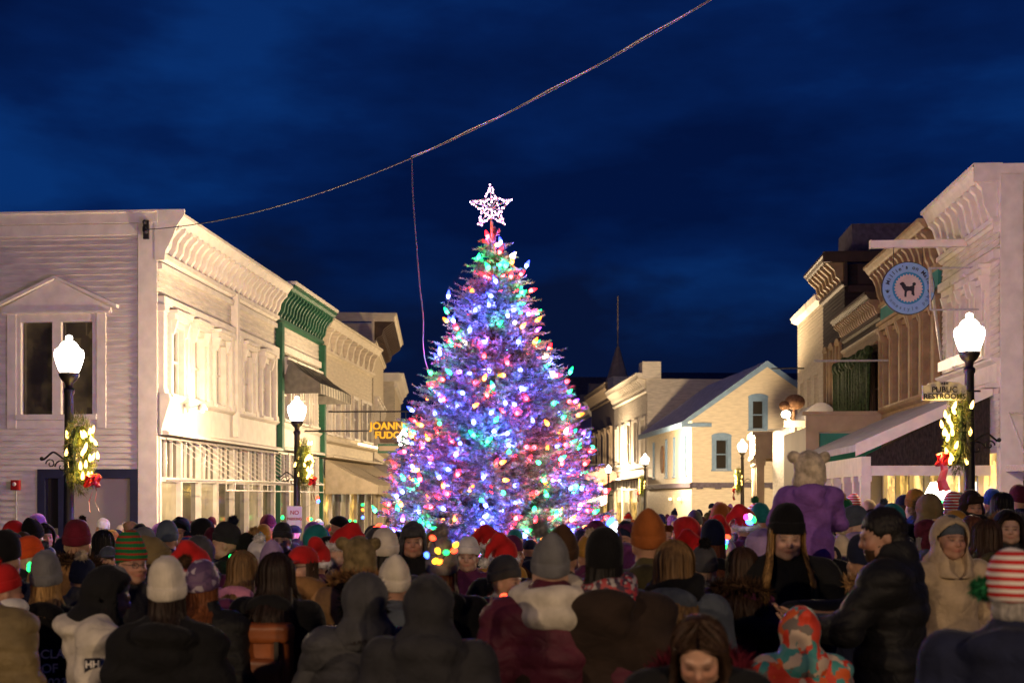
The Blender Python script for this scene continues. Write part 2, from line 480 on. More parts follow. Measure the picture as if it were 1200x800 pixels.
# ------------------------------------------------------------------ left row, white corner block
def left_white():
    L, D = 9.8, 14
    b = thing('corner_building', 'large white clapboard corner building with bracketed cornice and a pedimented window in its end wall', 'building', (XL, 27.3, 0), ROT_L)
    T = Tf(); TE = Tl()
    wins = [(.75, 1.45), (2.25, 2.95), (3.95, 4.65), (6.35, 7.05), (8.2, 8.9)]
    ops = [(a, c, 4.25, 5.75) for a, c in wins]
    mb = MB(T); clap(mb, 0.0, L, 3.4, 8.0, ops)
    end_ops = [(-3.08, -2.36, 3.75, 5.78), (-2.17, -1.45, 3.75, 5.78), (-2.62, -.5, BZ, 2.45)]
    mb.T = TE; clap(mb, -D, 0, BZ, 8.1, end_ops)
    mb.T = Matrix(); mb.box(0.03, L - .03, D - .1, D, BZ, 8.0)
    mb.build('wall', M['white_wood'], b)
    roof_flat(b, L, D, 8.0)
    for o in ops:
        window(b, T, o, 'white_trim', 'glass_dim', hood='bracket', tw=.14, proud=.10, depth=.12)
    # slender pilasters between the windows
    for u in (.12, 1.72, 3.3, 5.18, 5.9, 7.45, 9.55):
        q = MB(T); q.box(u - .1, u + .1, -.02, .13, 4.2, 6.15); q.box(u - .14, u + .14, -.02, .17, 6.0, 6.149); q.box(u - .13, u + .13, -.02, .16, 4.152, 4.3)
        q.build('pilaster', M['white_trim'], b)
    MB(T).box(0, L, -.03, .15, 6.15, 6.33).build('lintel_board', M['white_trim'], b)
    cornice(b, T, 0.0, 5.45, 8.15, 'white_trim', over=.55, hb=.62, br=.40, bw=.13, crown=.26)
    cornice(b, T, 5.47, L - .02, 8.15, 'white_trim', over=.55, hb=.62, br=.40, bw=.13, crown=.26)
    MB(T).box(0, L, -.03, .10, 6.92, 7.05).build('frieze_moulding', M['white_trim'], b)
    MB(T).box(5.40, 5.58, -.03, .19, 3.5, 7.24).build('downpipe_board', M['white_trim'], b)
    belt(b, T, 0.0, L, 3.30, 4.16, 'white_trim', out=.16)
    storefront(b, T, .12, L - .1, BZ + .25, 3.28, 7, 'white_trim', ['glass_cream', 'glass_dim', 'glass_cream', 'glass_dim', 'glass_dim'], transom=.95, bulk=.8)
    # end wall: corner board, top boards, plain frieze
    board(b, TE, -.42, 0.0, BZ, 8.05, 'white_trim', n=.05)
    q = MB(TE); q.box(-D, .01, -.02, .07, 7.92, 8.14); q.box(-D, -.43, -.02, .045, 7.66, 7.90); q.box(-D, .0, -.1, .12, 8.141, 8.19)
    q.build('fascia', M['white_trim'], b)
    # shaped end of the street cornice, seen edge-on
    q = MB(T); q.prism([(-.05, 8.2), (.62, 8.2), (.60, 8.05), (.45, 7.85), (.33, 7.55), (.2, 7.3), (.17, 7.1), (-.05, 7.1)], 'x', -.06, .0)
    q.build('cornice_end', M['white_trim'], b)
    q = MB(T); q.prism([(.06, 4.2), (.26, 4.2), (.3, 4.05), (.12, 3.5), (.1, 3.3), (.06, 3.3)], 'x', -.05, .08); q.build('belt_end', M['white_trim'], b)
    # twin window with pediment
    o1, o2 = end_ops[0], end_ops[1]
    w = MB(TE)
    u0, u1, z0, z1 = o1[0], o2[1], o1[2], o1[3]
    w.box(u0 - .30, u0 - .10, -.02, .05, z0 - .30, z1 + .18); w.box(u1 + .10, u1 + .30, -.02, .05, z0 - .30, z1 + .18)
    w.box(u0 - .099, u0 + .003, -.15, .035, z0 - .12, z1 + .10); w.box(u1 - .003, u1 + .099, -.15, .035, z0 - .12, z1 + .10)
    w.box(o1[1] - .003, o2[0] + .003, -.15, .03, z0 - .0, z1 + .02)
    w.box(u0 + .004, u1 - .004, -.15, .028, z1, z1 + .10)
    w.box(u0 - .098, u1 + .098, -.02, .028, z1 + .101, z1 + .179)
    w.box(u0 - .098, u1 + .098, -.15, .09, z0 - .12, z0 - .002); w.box(u0 - .098, u1 + .098, -.02, .03, z0 - .30, z0 - .121)
    um = (u0 + u1) / 2
    w.prism([(u0 - .42, z1 + .18), (u1 + .42, z1 + .18), (u1 + .42, z1 + .30), (um, z1 + .93), (u0 - .42, z1 + .30)], 'y', -.02, .07)
    for s in (-1, 1):
        w.prism([(um, z1 + .93), (um, z1 + 1.0), (um + s * 1.4, z1 + .36), (um + s * 1.4, z1 + .28)], 'y', -.02, .16)
    w.box(u0 - .40, u1 + .40, -.02, .11, z1 + .181, z1 + .23)
    win = w.build('window', M['white_trim'], b)
    for o in (o1, o2):
        MB(TE).add([(o[0], -.11, o[2]), (o[1], -.11, o[2]), (o[1], -.11, o[3]), (o[0], -.11, o[3])], [(0, 1, 2, 3)]).build('pane', M['glass_office'], win)
    # navy framed side door with pale panel
    d = MB(TE); a, c, zt = -2.62, -.5, 2.45
    d.box(a - .07, a + .10, -.15, .06, BZ, zt + .10); d.box(c - .10, c + .07, -.15, .06, BZ, zt + .10); d.box(a + .101, c - .101, -.15, .058, zt - .1, zt + .10); d.box(-2.22, -2.02, -.15, .05, BZ, zt - .101)
    door = d.build('door', M['navy_trim'], b)
    MB(TE).add([(a + .1, -.1, BZ), (-2.22, -.1, BZ), (-2.22, -.1, zt - .1), (a + .1, -.1, zt - .1)], [(0, 1, 2, 3)]).build('pane', M['glass_dark'], door)
    MB(TE).box(a + .12, -2.24, -.09, -.07, BZ, 1.25).build('panel', M['beige_panel'], door)
    MB(TE).box(-2.02, c - .1, -.14, -.06, BZ, zt - .1).build('panel', M['beige_panel'], door)
    # folded awning frame over the shop front
    aw = MB(T)
    z1_, z2_, o_ = 3.22, 2.3, 1.5
    aw.tube([(.1, .16, z1_), (L - .2, .16, z1_)], .022, 6); aw.tube([(.1, o_, z2_), (L - .2, o_, z2_)], .028, 6); aw.tube([(.1, o_, z2_ - .22), (L - .2, o_, z2_ - .22)], .02, 6)
    aw.tube([(.1, .16, z2_ - .0), (.1, o_, z2_)], .022, 6); aw.tube([(L - .2, .16, z2_), (L - .2, o_, z2_)], .022, 6)
    n = 14
    for i in range(n + 1):
        u = .1 + (L - .3) * i / n
        aw.tube([(u, .16, z1_), (u, o_, z2_)], .008, 5); aw.tube([(u, o_, z2_), (u, o_, z2_ - .22)], .007, 5)
        if i % 3 == 0: aw.tube([(u, .16, z2_), (u, o_, z2_)], .013, 5)
    aw.build('awning_frame', M['steel_pale'], b)
M['glass_office'] = glass_mat('glass_office', (.03, .026, .02), .05, (.30, .20, .09), .22, .9, .04)
M['steel_pale'] = surf('steel_pale', (.70, .64, .54), .45, .15, 20, .05, 90, .5, .002)
left_white()

def point(par, loc, power, col, r=.06, name='lamp_light'):
    li = bpy.data.lights.new(name, 'POINT'); li.energy = power; li.color = col; li.shadow_soft_size = r
    lo = bpy.data.objects.new(name, li); COL.objects.link(lo); lo.parent = par; lo.location = loc
    return lo

def wall_lamp():  # unseen lamp, added to brighten the facade near the corner
    t = thing('wall_lamp', 'small glowing wall lamp over the first white shop window', 'wall lamp', (XL, 28.75, 3.98), ROT_L)
    MB().box(-.06, .06, -.22, -.17, -.10, .10).tube([(0, -.22, .0), (0, -.42, .06), (0, -.5, .04)], .015, 6).build('bracket', M['white_trim'], t)
    MB().lathe([(.02, .10), (.06, .08), (.11, -.02), (.115, -.03), (.02, -.031)], c=(0, -.52, 0), n=14).build('shade', M['white_trim'], t, smoothf=True)
    MB().ball((0, -.52, -.07), .045, 10, 8).build('bulb', M['warm_strip'], t)
    point(t, (0, -.72, -.04), 190, (1, .74, .42))
M['warm_strip'] = emit('warm_strip', (1, .78, .45), 3.0)
wall_lamp()

def fire_alarm():
    x, y = -13.02, 27.2
    t = thing('fire_alarm', 'small red fire alarm box on the white end wall', 'fire alarm', (x, y, 2.2))
    MB().box(-.09, .09, -.05, .06, -.11, .11).box(-.07, .07, -.062, -.051, -.09, .09).build('case', M['red_plastic'], t)
    MB().tube([(0, .03, -.11), (0, .03, -2.6)], .014, 6).build('conduit', M['steel'], t)
    MB().lathe([(.045, 0), (.045, .012), (.02, .02)], n=12, c=(0, 0, 0)).build('sounder', M['white_trim'], t, smoothf=True).matrix_local = Matrix.Translation((0, -.063, .02)) @ Matrix.Rotation(R(90), 4, 'X')
fire_alarm()

def fabric_awning(par, T, u0, u1, zt, zb, out, val, mat, vmat, stripes=0, ends=True):
    mb = MB(T); n = 24 if stripes else 8
    for i in range(n):
        a, c = u0 + (u1 - u0) * i / n, u0 + (u1 - u0) * (i + 1) / n
        mi = i % 2 if stripes else 0
        sg = .015 * math.sin(i * 1.7)
        mb.add([(a, .06, zt), (c, .06, zt), (c, out * .5, (zt + zb) / 2 - .06 + sg), (a, out * .5, (zt + zb) / 2 - .06 + sg)], [(0, 1, 2, 3)], mi)
        mb.add([(a, out * .5, (zt + zb) / 2 - .06 + sg), (c, out * .5, (zt + zb) / 2 - .06 + sg), (c, out, zb), (a, out, zb)], [(0, 1, 2, 3)], mi)
        sc = .03 if i % 2 else 0
        mb.add([(a, out, zb), (c, out, zb), (c, out + .01, zb - val + sc), ((a + c) / 2, out + .01, zb - val - .02), (a, out + .01, zb - val + sc)], [(0, 1, 2, 3, 4)], mi)
    if ends:
        for u in (u0, u1):
            mb.add([(u, .06, zt), (u, out * .5, (zt + zb) / 2 - .06), (u, out, zb), (u, out, zb - val), (u, .06, zb - val)], [(0, 1, 2, 3, 4)], 0)
    aw = mb.build('awning', [M[mat], M[vmat]], par, recalc=False)
    fr = MB(T)
    fr.tube([(u0 + .03, .06, zb), (u0 + .03, out - .03, zb - .02)], .018, 6); fr.tube([(u1 - .03, .06, zb), (u1 - .03, out - .03, zb - .02)], .018, 6)
    fr.tube([(u0 + .03, out - .03, zb - .02), (u1 - .03, out - .03, zb - .02)], .018, 6)
    fr.build('awning_arm', M['iron'], aw)
    return aw
M['canvas_grey'] = surf('canvas_grey', (.24, .22, .18), .9, .2, 6, .3, 30, .1, .01)
M['canvas_dark'] = surf('canvas_dark', (.10, .095, .085), .9, .2, 6, .3, 30, .1, .01)
M['canvas_cream'] = surf('canvas_cream', (.50, .42, .30), .9, .15, 5, .3, 30, .1, .01)
M['canvas_white'] = surf('canvas_white', (.60, .55, .48), .9, .15, 5, .3, 30, .1, .01)

# ------------------------------------------------------------------ left row, green trimmed shop
def left_green():
    L, D = 5.9, 14
    b = thing('shop_building', 'white shop building with dark green bracketed cornice and green corner boards', 'building', (XL, 37.12, 0), ROT_L)
    T = Tf()
    ops = [(.8, 1.55, 4.3, 5.8), (2.0, 2.75, 4.3, 5.8), (3.2, 3.95, 4.3, 5.8), (4.4, 5.15, 4.3, 5.8)]
    mb = MB(T); clap(mb, 0, L, 3.4, 8.0, ops)
    mb.T = Matrix(); mb.box(.01, L - .01, .3, D, BZ, 7.9)
    mb.build('wall', M['white_wood'], b)
    roof_flat(b, L, D, 8.0)
    for o in ops: window(b, T, o, 'white_trim', 'glass_dim', hood='bracket', tw=.12, proud=.09)
    cornice(b, T, .02, L - .02, 8.2, 'green_trim', over=.6, hb=.75, br=.36, bw=.11, crown=.2)
    MB(T).box(0, L, .3, .64, 8.202, 8.30).build('crown_board', M['white_trim'], b)
    for u in (.02, L - .27):
        board(b, T, u, u + .25, 3.3, 7.1, 'green_trim', n=.22)
        board(b, T, u + .06, u + .18, BZ, 3.25, 'green_trim', n=.14)
    MB(T).box(.3, L - .3, -.03, .12, 6.3, 6.5).build('lintel_board', M['white_trim'], b)
    belt(b, T, .28, L - .28, 3.35, 4.1, 'white_trim', out=.15)
    storefront(b, T, .35, L - .35, BZ + .25, 3.3, 4, 'white_trim', ['glass_dim', 'glass_cream'], transom=.8, bulk=.7)
    fabric_awning(b, T, .7, 5.2, 6.25, 5.35, 1.2, .3, 'canvas_grey', 'canvas_dark', stripes=1)
    MB(T).tube([(3.2, .05, 4.05), (3.2, 2.2, 4.05)], .03, 6).build('sign_bracket', M['iron'], b)
left_green()

def left_cream():
    L, D = 9.4, 14
    b = thing('shop_building', 'cream clapboard shop building with long fabric street awning beyond the green trimmed shop', 'building', (XL, 43.04, 0), ROT_L)
    T = Tf()
    ops = [(a, a + .8, 4.2, 5.7) for a in (.7, 2.2, 3.9, 5.5, 7.2, 8.3)]
    mb = MB(T); clap(mb, 0, L, 3.3, 7.8, ops)
    mb.T = Matrix(); mb.box(.01, L - .01, .3, D, BZ, 7.7)
    mb.T = Tr(L); clap(mb, 0.0, D, BZ, 7.8)
    mb.build('wall', M['cream_wood'], b)
    roof_flat(b, L, D, 7.85)
    for o in ops: window(b, T, o, 'white_trim', 'glass_dim', hood='flat', tw=.12, proud=.07)
    cornice(b, T, .02, L - .02, 8.05, 'cream_wood', over=.5, hb=.7, br=1.0, bw=.2, crown=.3)
    belt(b, T, 0, L, 3.3, 3.9, 'cream_wood', out=.3)
    storefront(b, T, .2, L - .2, BZ + .25, 3.25, 6, 'white_trim', ['glass_warm', 'glass_dim', 'glass_cream'], transom=.6, bulk=.6)
    fabric_awning(b, T, .5, L - .2, 3.25, 2.35, 1.9, .3, 'canvas_cream', 'canvas_cream')
    lt = MB(T); lt.box(4.9, 9.2, .32, .42, 3.92, 4.0); lt.build('eaves_light', M['warm_strip'], b)
left_cream()

# ------------------------------------------------------------------ the street bends left beyond; buildings there turn with it
BEND = R(7.8)
def bent(px, d):
    return at(px, d)

def left_far():
    x, y = bent(437, 53.6)
    b = thing('corner_house', 'pale building with overhanging brown bracketed cornice where the street bends', 'building', (x, y, 0), ROT_L + BEND)
    T = Tf(); TE = Tl(); L, D = 10.5, 10
    ops = [(a, a + .8, 4.2, 5.9) for a in (.8, 2.6, 4.4, 6.2, 8.4)]
    mb = MB(T); clap(mb, 0, L, 3.3, 9.2, ops); mb.T = TE; clap(mb, -D, 0, BZ, 9.2)
    mb.T = Matrix(); mb.box(.02, L, D - .1, D, BZ, 9)
    mb.build('wall', M['cream_wood'], b); roof_flat(b, L, D, 9.25)
    for o in ops: window(b, T, o, 'white_trim', 'glass_dark', hood='bracket', proud=.08)
    cornice(b, T, -.1, L, 9.65, 'cream_wood', over=1.0, hb=.9, br=.62, bw=.24, bmat='brown_trim', crown=.25)
    q = MB(TE); q.box(-D, .9, -.02, .06, 9.3, 9.66); q.build('fascia', M['cream_wood'], b)
    belt(b, T, 0, L, 3.3, 4.0, 'cream_wood', out=.35)
    storefront(b, T, .2, L - .2, BZ + .25, 3.25, 5, 'white_trim', ['glass_warm', 'glass_dim'], transom=.6, bulk=.6)
    fabric_awning(b, T, .3, L - .3, 3.6, 2.5, 2.1, .25, 'canvas_white', 'canvas_white')
    x, y = bent(462, 67)
    b = thing('shop_building', 'tall cream building standing beyond the fudge shop sign', 'building', (x, y, 0), ROT_L + BEND)
    L, D = 12, 9
    mb = MB(T); clap(mb, 0, L, 3.3, 8.2); mb.T = TE; clap(mb, -D, 0, BZ, 8.2); mb.build('wall', M['cream_wood'], b)
    q = MB(TE); q.box(-D, .3, -.02, .1, 8.0, 8.45); q.build('parapet', M['white_trim'], b)
    cornice(b, T, 0, L, 8.45, 'white_trim', over=.5, hb=.4, br=.8); roof_flat(b, L, D, 8.2)
    q = MB(TE); q.box(-D, 1.6, -.02, .0, 0, 3.4); q.prism([(0.05, 4.0), (1.5, 4.0), (1.7, 4.6), (1.2, 5.2), (.05, 5.3)], 'y', -.3, .02); q.build('hanging_bay', M['tan_wood'], b)
    storefront(b, T, .3, L - .3, BZ + .25, 3.2, 5, 'white_trim', ['glass_warm', 'glass_dim'], transom=.6, bulk=.6)
left_far()

# ------------------------------------------------------------------ right row
def rloc(y_far): return (XR, y_far, 0)

def right_white():
    L, D = 4.25, 12
    b = thing('corner_building', 'white wooden building with deep bracketed cornice beside the right lamp post', 'building', rloc(29.6), ROT_R)
    T = Tf(); TE = Tr(L)
    ops = [(.7, 1.3, 4.75, 6.2), (1.8, 2.4, 4.75, 6.2), (2.9, 3.5, 4.75, 6.2)]
    eops = [(.35, 1.15, BZ, 2.3), (1.55, 2.6, -.1, 2.25)]
    mb = MB(T); clap(mb, 0, L, 2.9, 8.0, ops)
    mb.T = TE; clap(mb, 0, D, BZ, 8.2, eops)
    mb.T = Matrix(); mb.box(.02, L - .02, D - .1, D, BZ, 8.0)
    mb.build('wall', M['white_wood'], b); roof_flat(b, L, D, 8.0)
    for o in ops: window(b, T, o, 'white_trim', 'glass_dim', hood='bracket', tw=.12, proud=.09)
    cornice(b, T, 0, L + .02, 8.38, 'white_trim', over=.5, hb=.75, br=.47, bw=.14, crown=.3)
    board(b, TE, 0, .42, BZ, 8.15, 'white_trim', n=.05)
    q = MB(TE); q.box(-.5, .45, -.03, .03, 8.02, 8.36); q.box(.46, D, -.02, .06, 8.0, 8.36); q.prism([(-.46, 8.02), (.0, 8.02), (.0, 7.05), (-.1, 7.05), (-.16, 7.3), (-.30, 7.6), (-.34, 7.9)], 'y', -.05, .0)
    q.build('fascia', M['white_trim'], b)
    MB(T).box(0, L, -.03, .12, 6.55, 6.72).build('lintel_board', M['white_trim'], b)
    belt(b, T, 0, L, 4.05, 4.62, 'white_trim', out=.18)
    for u in (1.0, 2.1, 3.2):
        k = MB(T); k.prism([(.1, 4.74), (.32, 4.68), (.32, 4.88), (.1, 4.98)], 'x', u - .16, u + .16); k.build('flood_light', M['flood_white'], b)
    # iron braces of old sign arm on the upper wall
    k = MB(T); k.tube([(.1, .05, 5.0), (2.9, 1.0, 6.6)], .035, 6); k.tube([(2.9, 1.0, 6.6), (2.9, .02, 6.6)], .02, 6); k.tube([(2.9, 1.0, 6.6), (2.9, .98, 5.75)], .02, 6); k.tube([(2.9, .98, 5.75), (2.9, .02, 5.75)], .02, 6)
    k.build('sign_bracket', M['steel'], b)
    for i, o in enumerate(eops):
        window(b, TE, o, 'white_trim', ['glass_dim', 'glass_warm'][i], hood='flat', mull=(i == 0), depth=.12, name='shop_window')
    # awning frame on the end wall, its cover rolled away
    a = MB(TE); zt, zb, o_ = 3.55, 2.5, 1.3
    a.tube([(.15, .06, zt), (3.6, .06, zt)], .025, 6); a.box(.1, 3.7, o_ - .04, o_ + .04, zb - .1, zb + .06)
    a.box(.1, .16, .06, o_, zb - .08, zb + .04)
    for u in np.linspace(.15, 3.6, 7): a.tube([(u, .06, zt), (u, o_, zb)], .02, 6)
    a.build('awning_frame', M['steel_pale'], b)
    # rolled canvas
    a = MB(TE); a.add([(1.15, .1, 3.6), (3.7, .1, 3.6), (3.7, o_, 2.6), (1.15, o_, 2.6)], [(0, 1, 2, 3)]); a.build('awning_cover', M['canvas_white'], b)
    storefront(b, T, .1, L - .05, BZ + .25, 2.85, 3, 'white_trim', ['glass_bright', 'glass_warm', 'glass_bright'], transom=.0, bulk=.5)
    # pent roof over the pavement, dark shingled gable end towards the square
    r = MB(T)
    e0, e1, zw, ze = -4.4, L - .55, 4.15, 2.98
    r.prism([(.02, zw), (.02, zw - .14), (2.62, ze - .14), (2.62, ze)], 'x', e0, e1 + .12)
    rf = r.build('pent_roof', M['roof_snow'], b)
    k = MB(T); k.prism([(.03, zw - .17), (.03, ze - .42), (2.42, ze - .42), (2.42, ze - .21)], 'x', e1 - .05, e1); k.build('gable', M['dark_shingle'], rf)
    k = MB(T); k.box(.0 + e0, e1 + .02, 2.34, 2.52, ze - .62, ze - .24); k.box(e1 - .1, e1 + .06, .03, 2.335, ze - .62, ze - .425)
    k.prism([(.02, zw + .01), (.02, zw - .22), (2.66, ze - .24), (2.66, ze + .01)], 'x', e1 + .125, e1 + .17); k.build('beam', M['white_trim'], rf)
    for u in (e1 - .1, e1 - .9, e1 - 2.0, e1 - 3.3, e1 - 4.6, e1 - 6.2, e0 + .2):
        k = MB(T); k.box(u - .09, u + .09, 2.34, 2.52, BZ, ze - .621); k.box(u - .13, u + .13, 2.31, 2.55, BZ, .2); k.box(u - .12, u + .12, 2.32, 2.54, ze - .74, ze - .622)
        k.build('post', M['white_trim'], rf)
M['flood_white'] = emit('flood_white', (1, .82, .58), .9)
right_white()

def right_tan():
    L, D = 6.3, 12
    b = thing('shop_building', 'tan and green trimmed building with gilded cornice brackets behind the round blue sign', 'building', rloc(35.92), ROT_R)
    T = Tf(); TE = Tr(L)
    ops = [(a, a + .75, 4.4, 6.3) for a in (.55, 1.65, 2.75, 3.85, 4.95)]
    mb = MB(T); clap(mb, 0, L, 2.9, 8.0, ops); mb.T = Matrix(); mb.box(.01, L - .01, .3, D, BZ, 7.9); mb.T = Tl(); clap(mb, -D, 0, BZ, 8.0)
    mb.build('wall', M['tan_wood'], b); roof_flat(b, L, D, 8.0)
    for o in ops: window(b, T, o, 'tan_trim', 'glass_dark', hood='bracket', tw=.13, proud=.12)
    for u in (.08, 1.42, 2.52, 3.62, 4.72, 5.95):
        q = MB(T); q.box(u - .0, u + .18, -.02, .16, 4.3, 6.55); q.box(u - .04, u + .22, -.02, .2, 6.4, 6.549); q.build('pilaster', M['tan_trim'], b)
    cornice(b, T, 0, L - .01, 8.25, 'tan_trim', over=.55, hb=.8, br=.45, bw=.15, crown=.22)
    MB(T).box(.05, L - .05, -.03, .09, 6.72, 7.1).build('frieze_panel', M['teal'], b)
    belt(b, T, 0, L, 3.6, 4.3, 'tan_trim', out=.2)
    storefront(b, T, .1, L - .1, BZ + .25, 2.85, 4, 'white_trim', ['glass_bright', 'glass_warm'], bulk=.5)
    MB(T).tube([(1.4, .04, 5.55), (1.4, 2.1, 5.55)], .03, 6).build('sign_bracket', M['steel'], b)
right_tan()

def right_dark():
    b = thing('shop_building', 'dark shop building with garland strung along its upper balcony', 'building', rloc(41.7), ROT_R)
    T = Tf(); L, D = 5.75, 12
    ops = [(a, a + .9, 4.0, 6.0) for a in (.5, 1.9, 3.3, 4.5)]
    mb = MB(T); clap(mb, 0, L, 2.9, 7.4, ops); mb.T = Matrix(); mb.box(.01, L - .01, .3, D, BZ, 7.2)
    mb.build('wall', M['brown_wood'], b); roof_flat(b, L, D, 7.3)
    for o in ops: window(b, T, o, 'brown_trim', 'glass_dark', tw=.1)
    cornice(b, T, 0, L - .01, 7.6, 'brown_trim', over=.5, hb=.4, br=.3, bw=.1, bmat='tan_trim', crown=.2)
    belt(b, T, 0, L, 6.15, 6.6, 'tan_wood', out=.15)
    # rows of fringed evergreen hanging from the balcony
    rg = random.Random(3); g = MB(T)
    for i in range(26):
        u = .2 + (L - .4) * i / 25; h = rg.uniform(1.2, 2.2)
        g.tube([(u, .35, 5.9 + rg.uniform(-.2, .2)), (u + rg.uniform(-.05, .05), .38, 5.9 - h)], [rg.uniform(.06, .11), .03], 5)
        g.ball((u, .36, 5.9 + rg.uniform(-.1, .15)), rg.uniform(.1, .2), 6, 5)
    g.build('garland', M['evergreen'], b)
    storefront(b, T, .1, L - .1, BZ + .25, 2.85, 4, 'tan_trim', ['glass_warm', 'glass_bright'], bulk=.5)
    # single-storey front that reaches out over the pavement, teal sign board on its end
    f0, f1 = .5, 5.7; TE = Tr(f1)
    q = MB(T); q.box(f0, f1, .02, 2.0, BZ, 3.9); q.build('shop_porch', M['beige_panel'], b)
    q = MB(TE); q.box(-2.1, .0, 0, .10, 3.75, 4.2); q.box(-2.2, .0, 0, .2, 4.201, 4.3); q.box(-2.1, -1.75, 0, .09, BZ, 3.749); q.box(-1.749, .0, 0, .07, 2.5, 2.85)
    q.build('sign_surround', M['tan_soft'], b)
    q = MB(TE); q.box(-1.72, -.05, 0, .04, 2.87, 3.7); q.build('sign_board', M['teal'], b)
M['tan_soft'] = surf('tan_soft', (.42, .33, .24), .7, .12, 3, .15, 40, .3, .004)
M['evergreen'] = surf('evergreen', (.035, .06, .02), .85, .6, 14, .8, 60, .2, .02)
right_dark()

def right_brown():
    b = thing('tall_building', 'dark brown upright building with golden lit cornice and steep roof block', 'building', rloc(45.82), ROT_R)
    T = Tf(); L, D = 4.1, 12; TE = Tr(L)
    ops = [(a, a + .6, 4.9, 6.9) for a in (.5, 1.7, 2.9)]
    mb = MB(T); clap(mb, 0, L, 2.9, 9.4, ops); mb.T = TE; clap(mb, 0, D, BZ, 9.4); mb.T = Tl(); clap(mb, -D, 0, BZ, 9.4)
    mb.build('wall', M['brown_wood'], b); roof_flat(b, L, D, 9.3)
    for o in ops: window(b, T, o, 'tan_trim', 'glass_dark', hood='arch', tw=.1, proud=.09)
    cornice(b, T, 0, L + .2, 9.75, 'brown_trim', over=.7, hb=.7, br=.55, bw=.16, bmat='tan_trim', crown=.22)
    q = MB(TE); q.box(-.7, D, -.02, .22, 9.45, 9.78); q.box(.1, D, -.02, .1, 8.5, 8.7); q.build('fascia', M['brown_trim'], b)
    q = MB(TE)
    for u in (.4, 2.0, 3.6): q.box(u, u + 1.1, .0, .04, 8.75, 9.4)
    q.build('frieze_panel', M['brown_trim'], b)
    belt(b, T, 0, L, 4.0, 4.6, 'brown_trim', out=.2)
    q = MB(); q.prism([(.4, 9.3), (3.4, 9.3), (3.1, 10.9), (.7, 10.9)], 'y', .4, 3.0); q.build('roof_block', M['slate'], b)
    MB(T).tube([(.4, .05, 4.3), (.4, 2.0, 4.3)], .03, 6).build('sign_bracket', M['steel'], b)
    storefront(b, T, .1, L - .1, BZ + .25, 2.85, 3, 'tan_trim', ['glass_warm'], bulk=.5)
M['slate'] = surf('slate', (.13, .11, .14), .8, .3, 6, .4, 40, .2, .01)
right_brown()

def right_cream():
    b = thing('shop_building', 'cream clapboard building end beyond the dark brown tall one', 'building', rloc(52.0), ROT_R)
    T = Tf(); L, D = 6.1, 12; TE = Tr(L)
    ops = [(a, a + .7, 4.6, 6.4) for a in (.9, 2.6, 4.3)]
    mb = MB(T); clap(mb, 0, L, 2.9, 8.9, ops); mb.T = TE; clap(mb, 0, D, BZ, 8.9); mb.T = Tl(); clap(mb, -D, 0, BZ, 8.9)
    mb.build('wall', M['cream_wood'], b); roof_flat(b, L, D, 8.7)
    for o in ops: window(b, T, o, 'cream_wood', 'curtain', tw=.1)
    q = MB(T); q.prism([(-.05, 9.1), (.3, 9.1), (.25, 8.9), (-.05, 8.8)], 'x', 0, L); q.build('coping', M['white_trim'], b)
    MB(T).tube([(2.0, .05, 6.9), (2.0, 1.3, 6.9)], .03, 6).build('sign_bracket', M['iron'], b)
    storefront(b, T, .1, L - .1, BZ + .25, 2.85, 4, 'tan_trim', ['glass_warm', 'glass_bright'], bulk=.5)
right_cream()

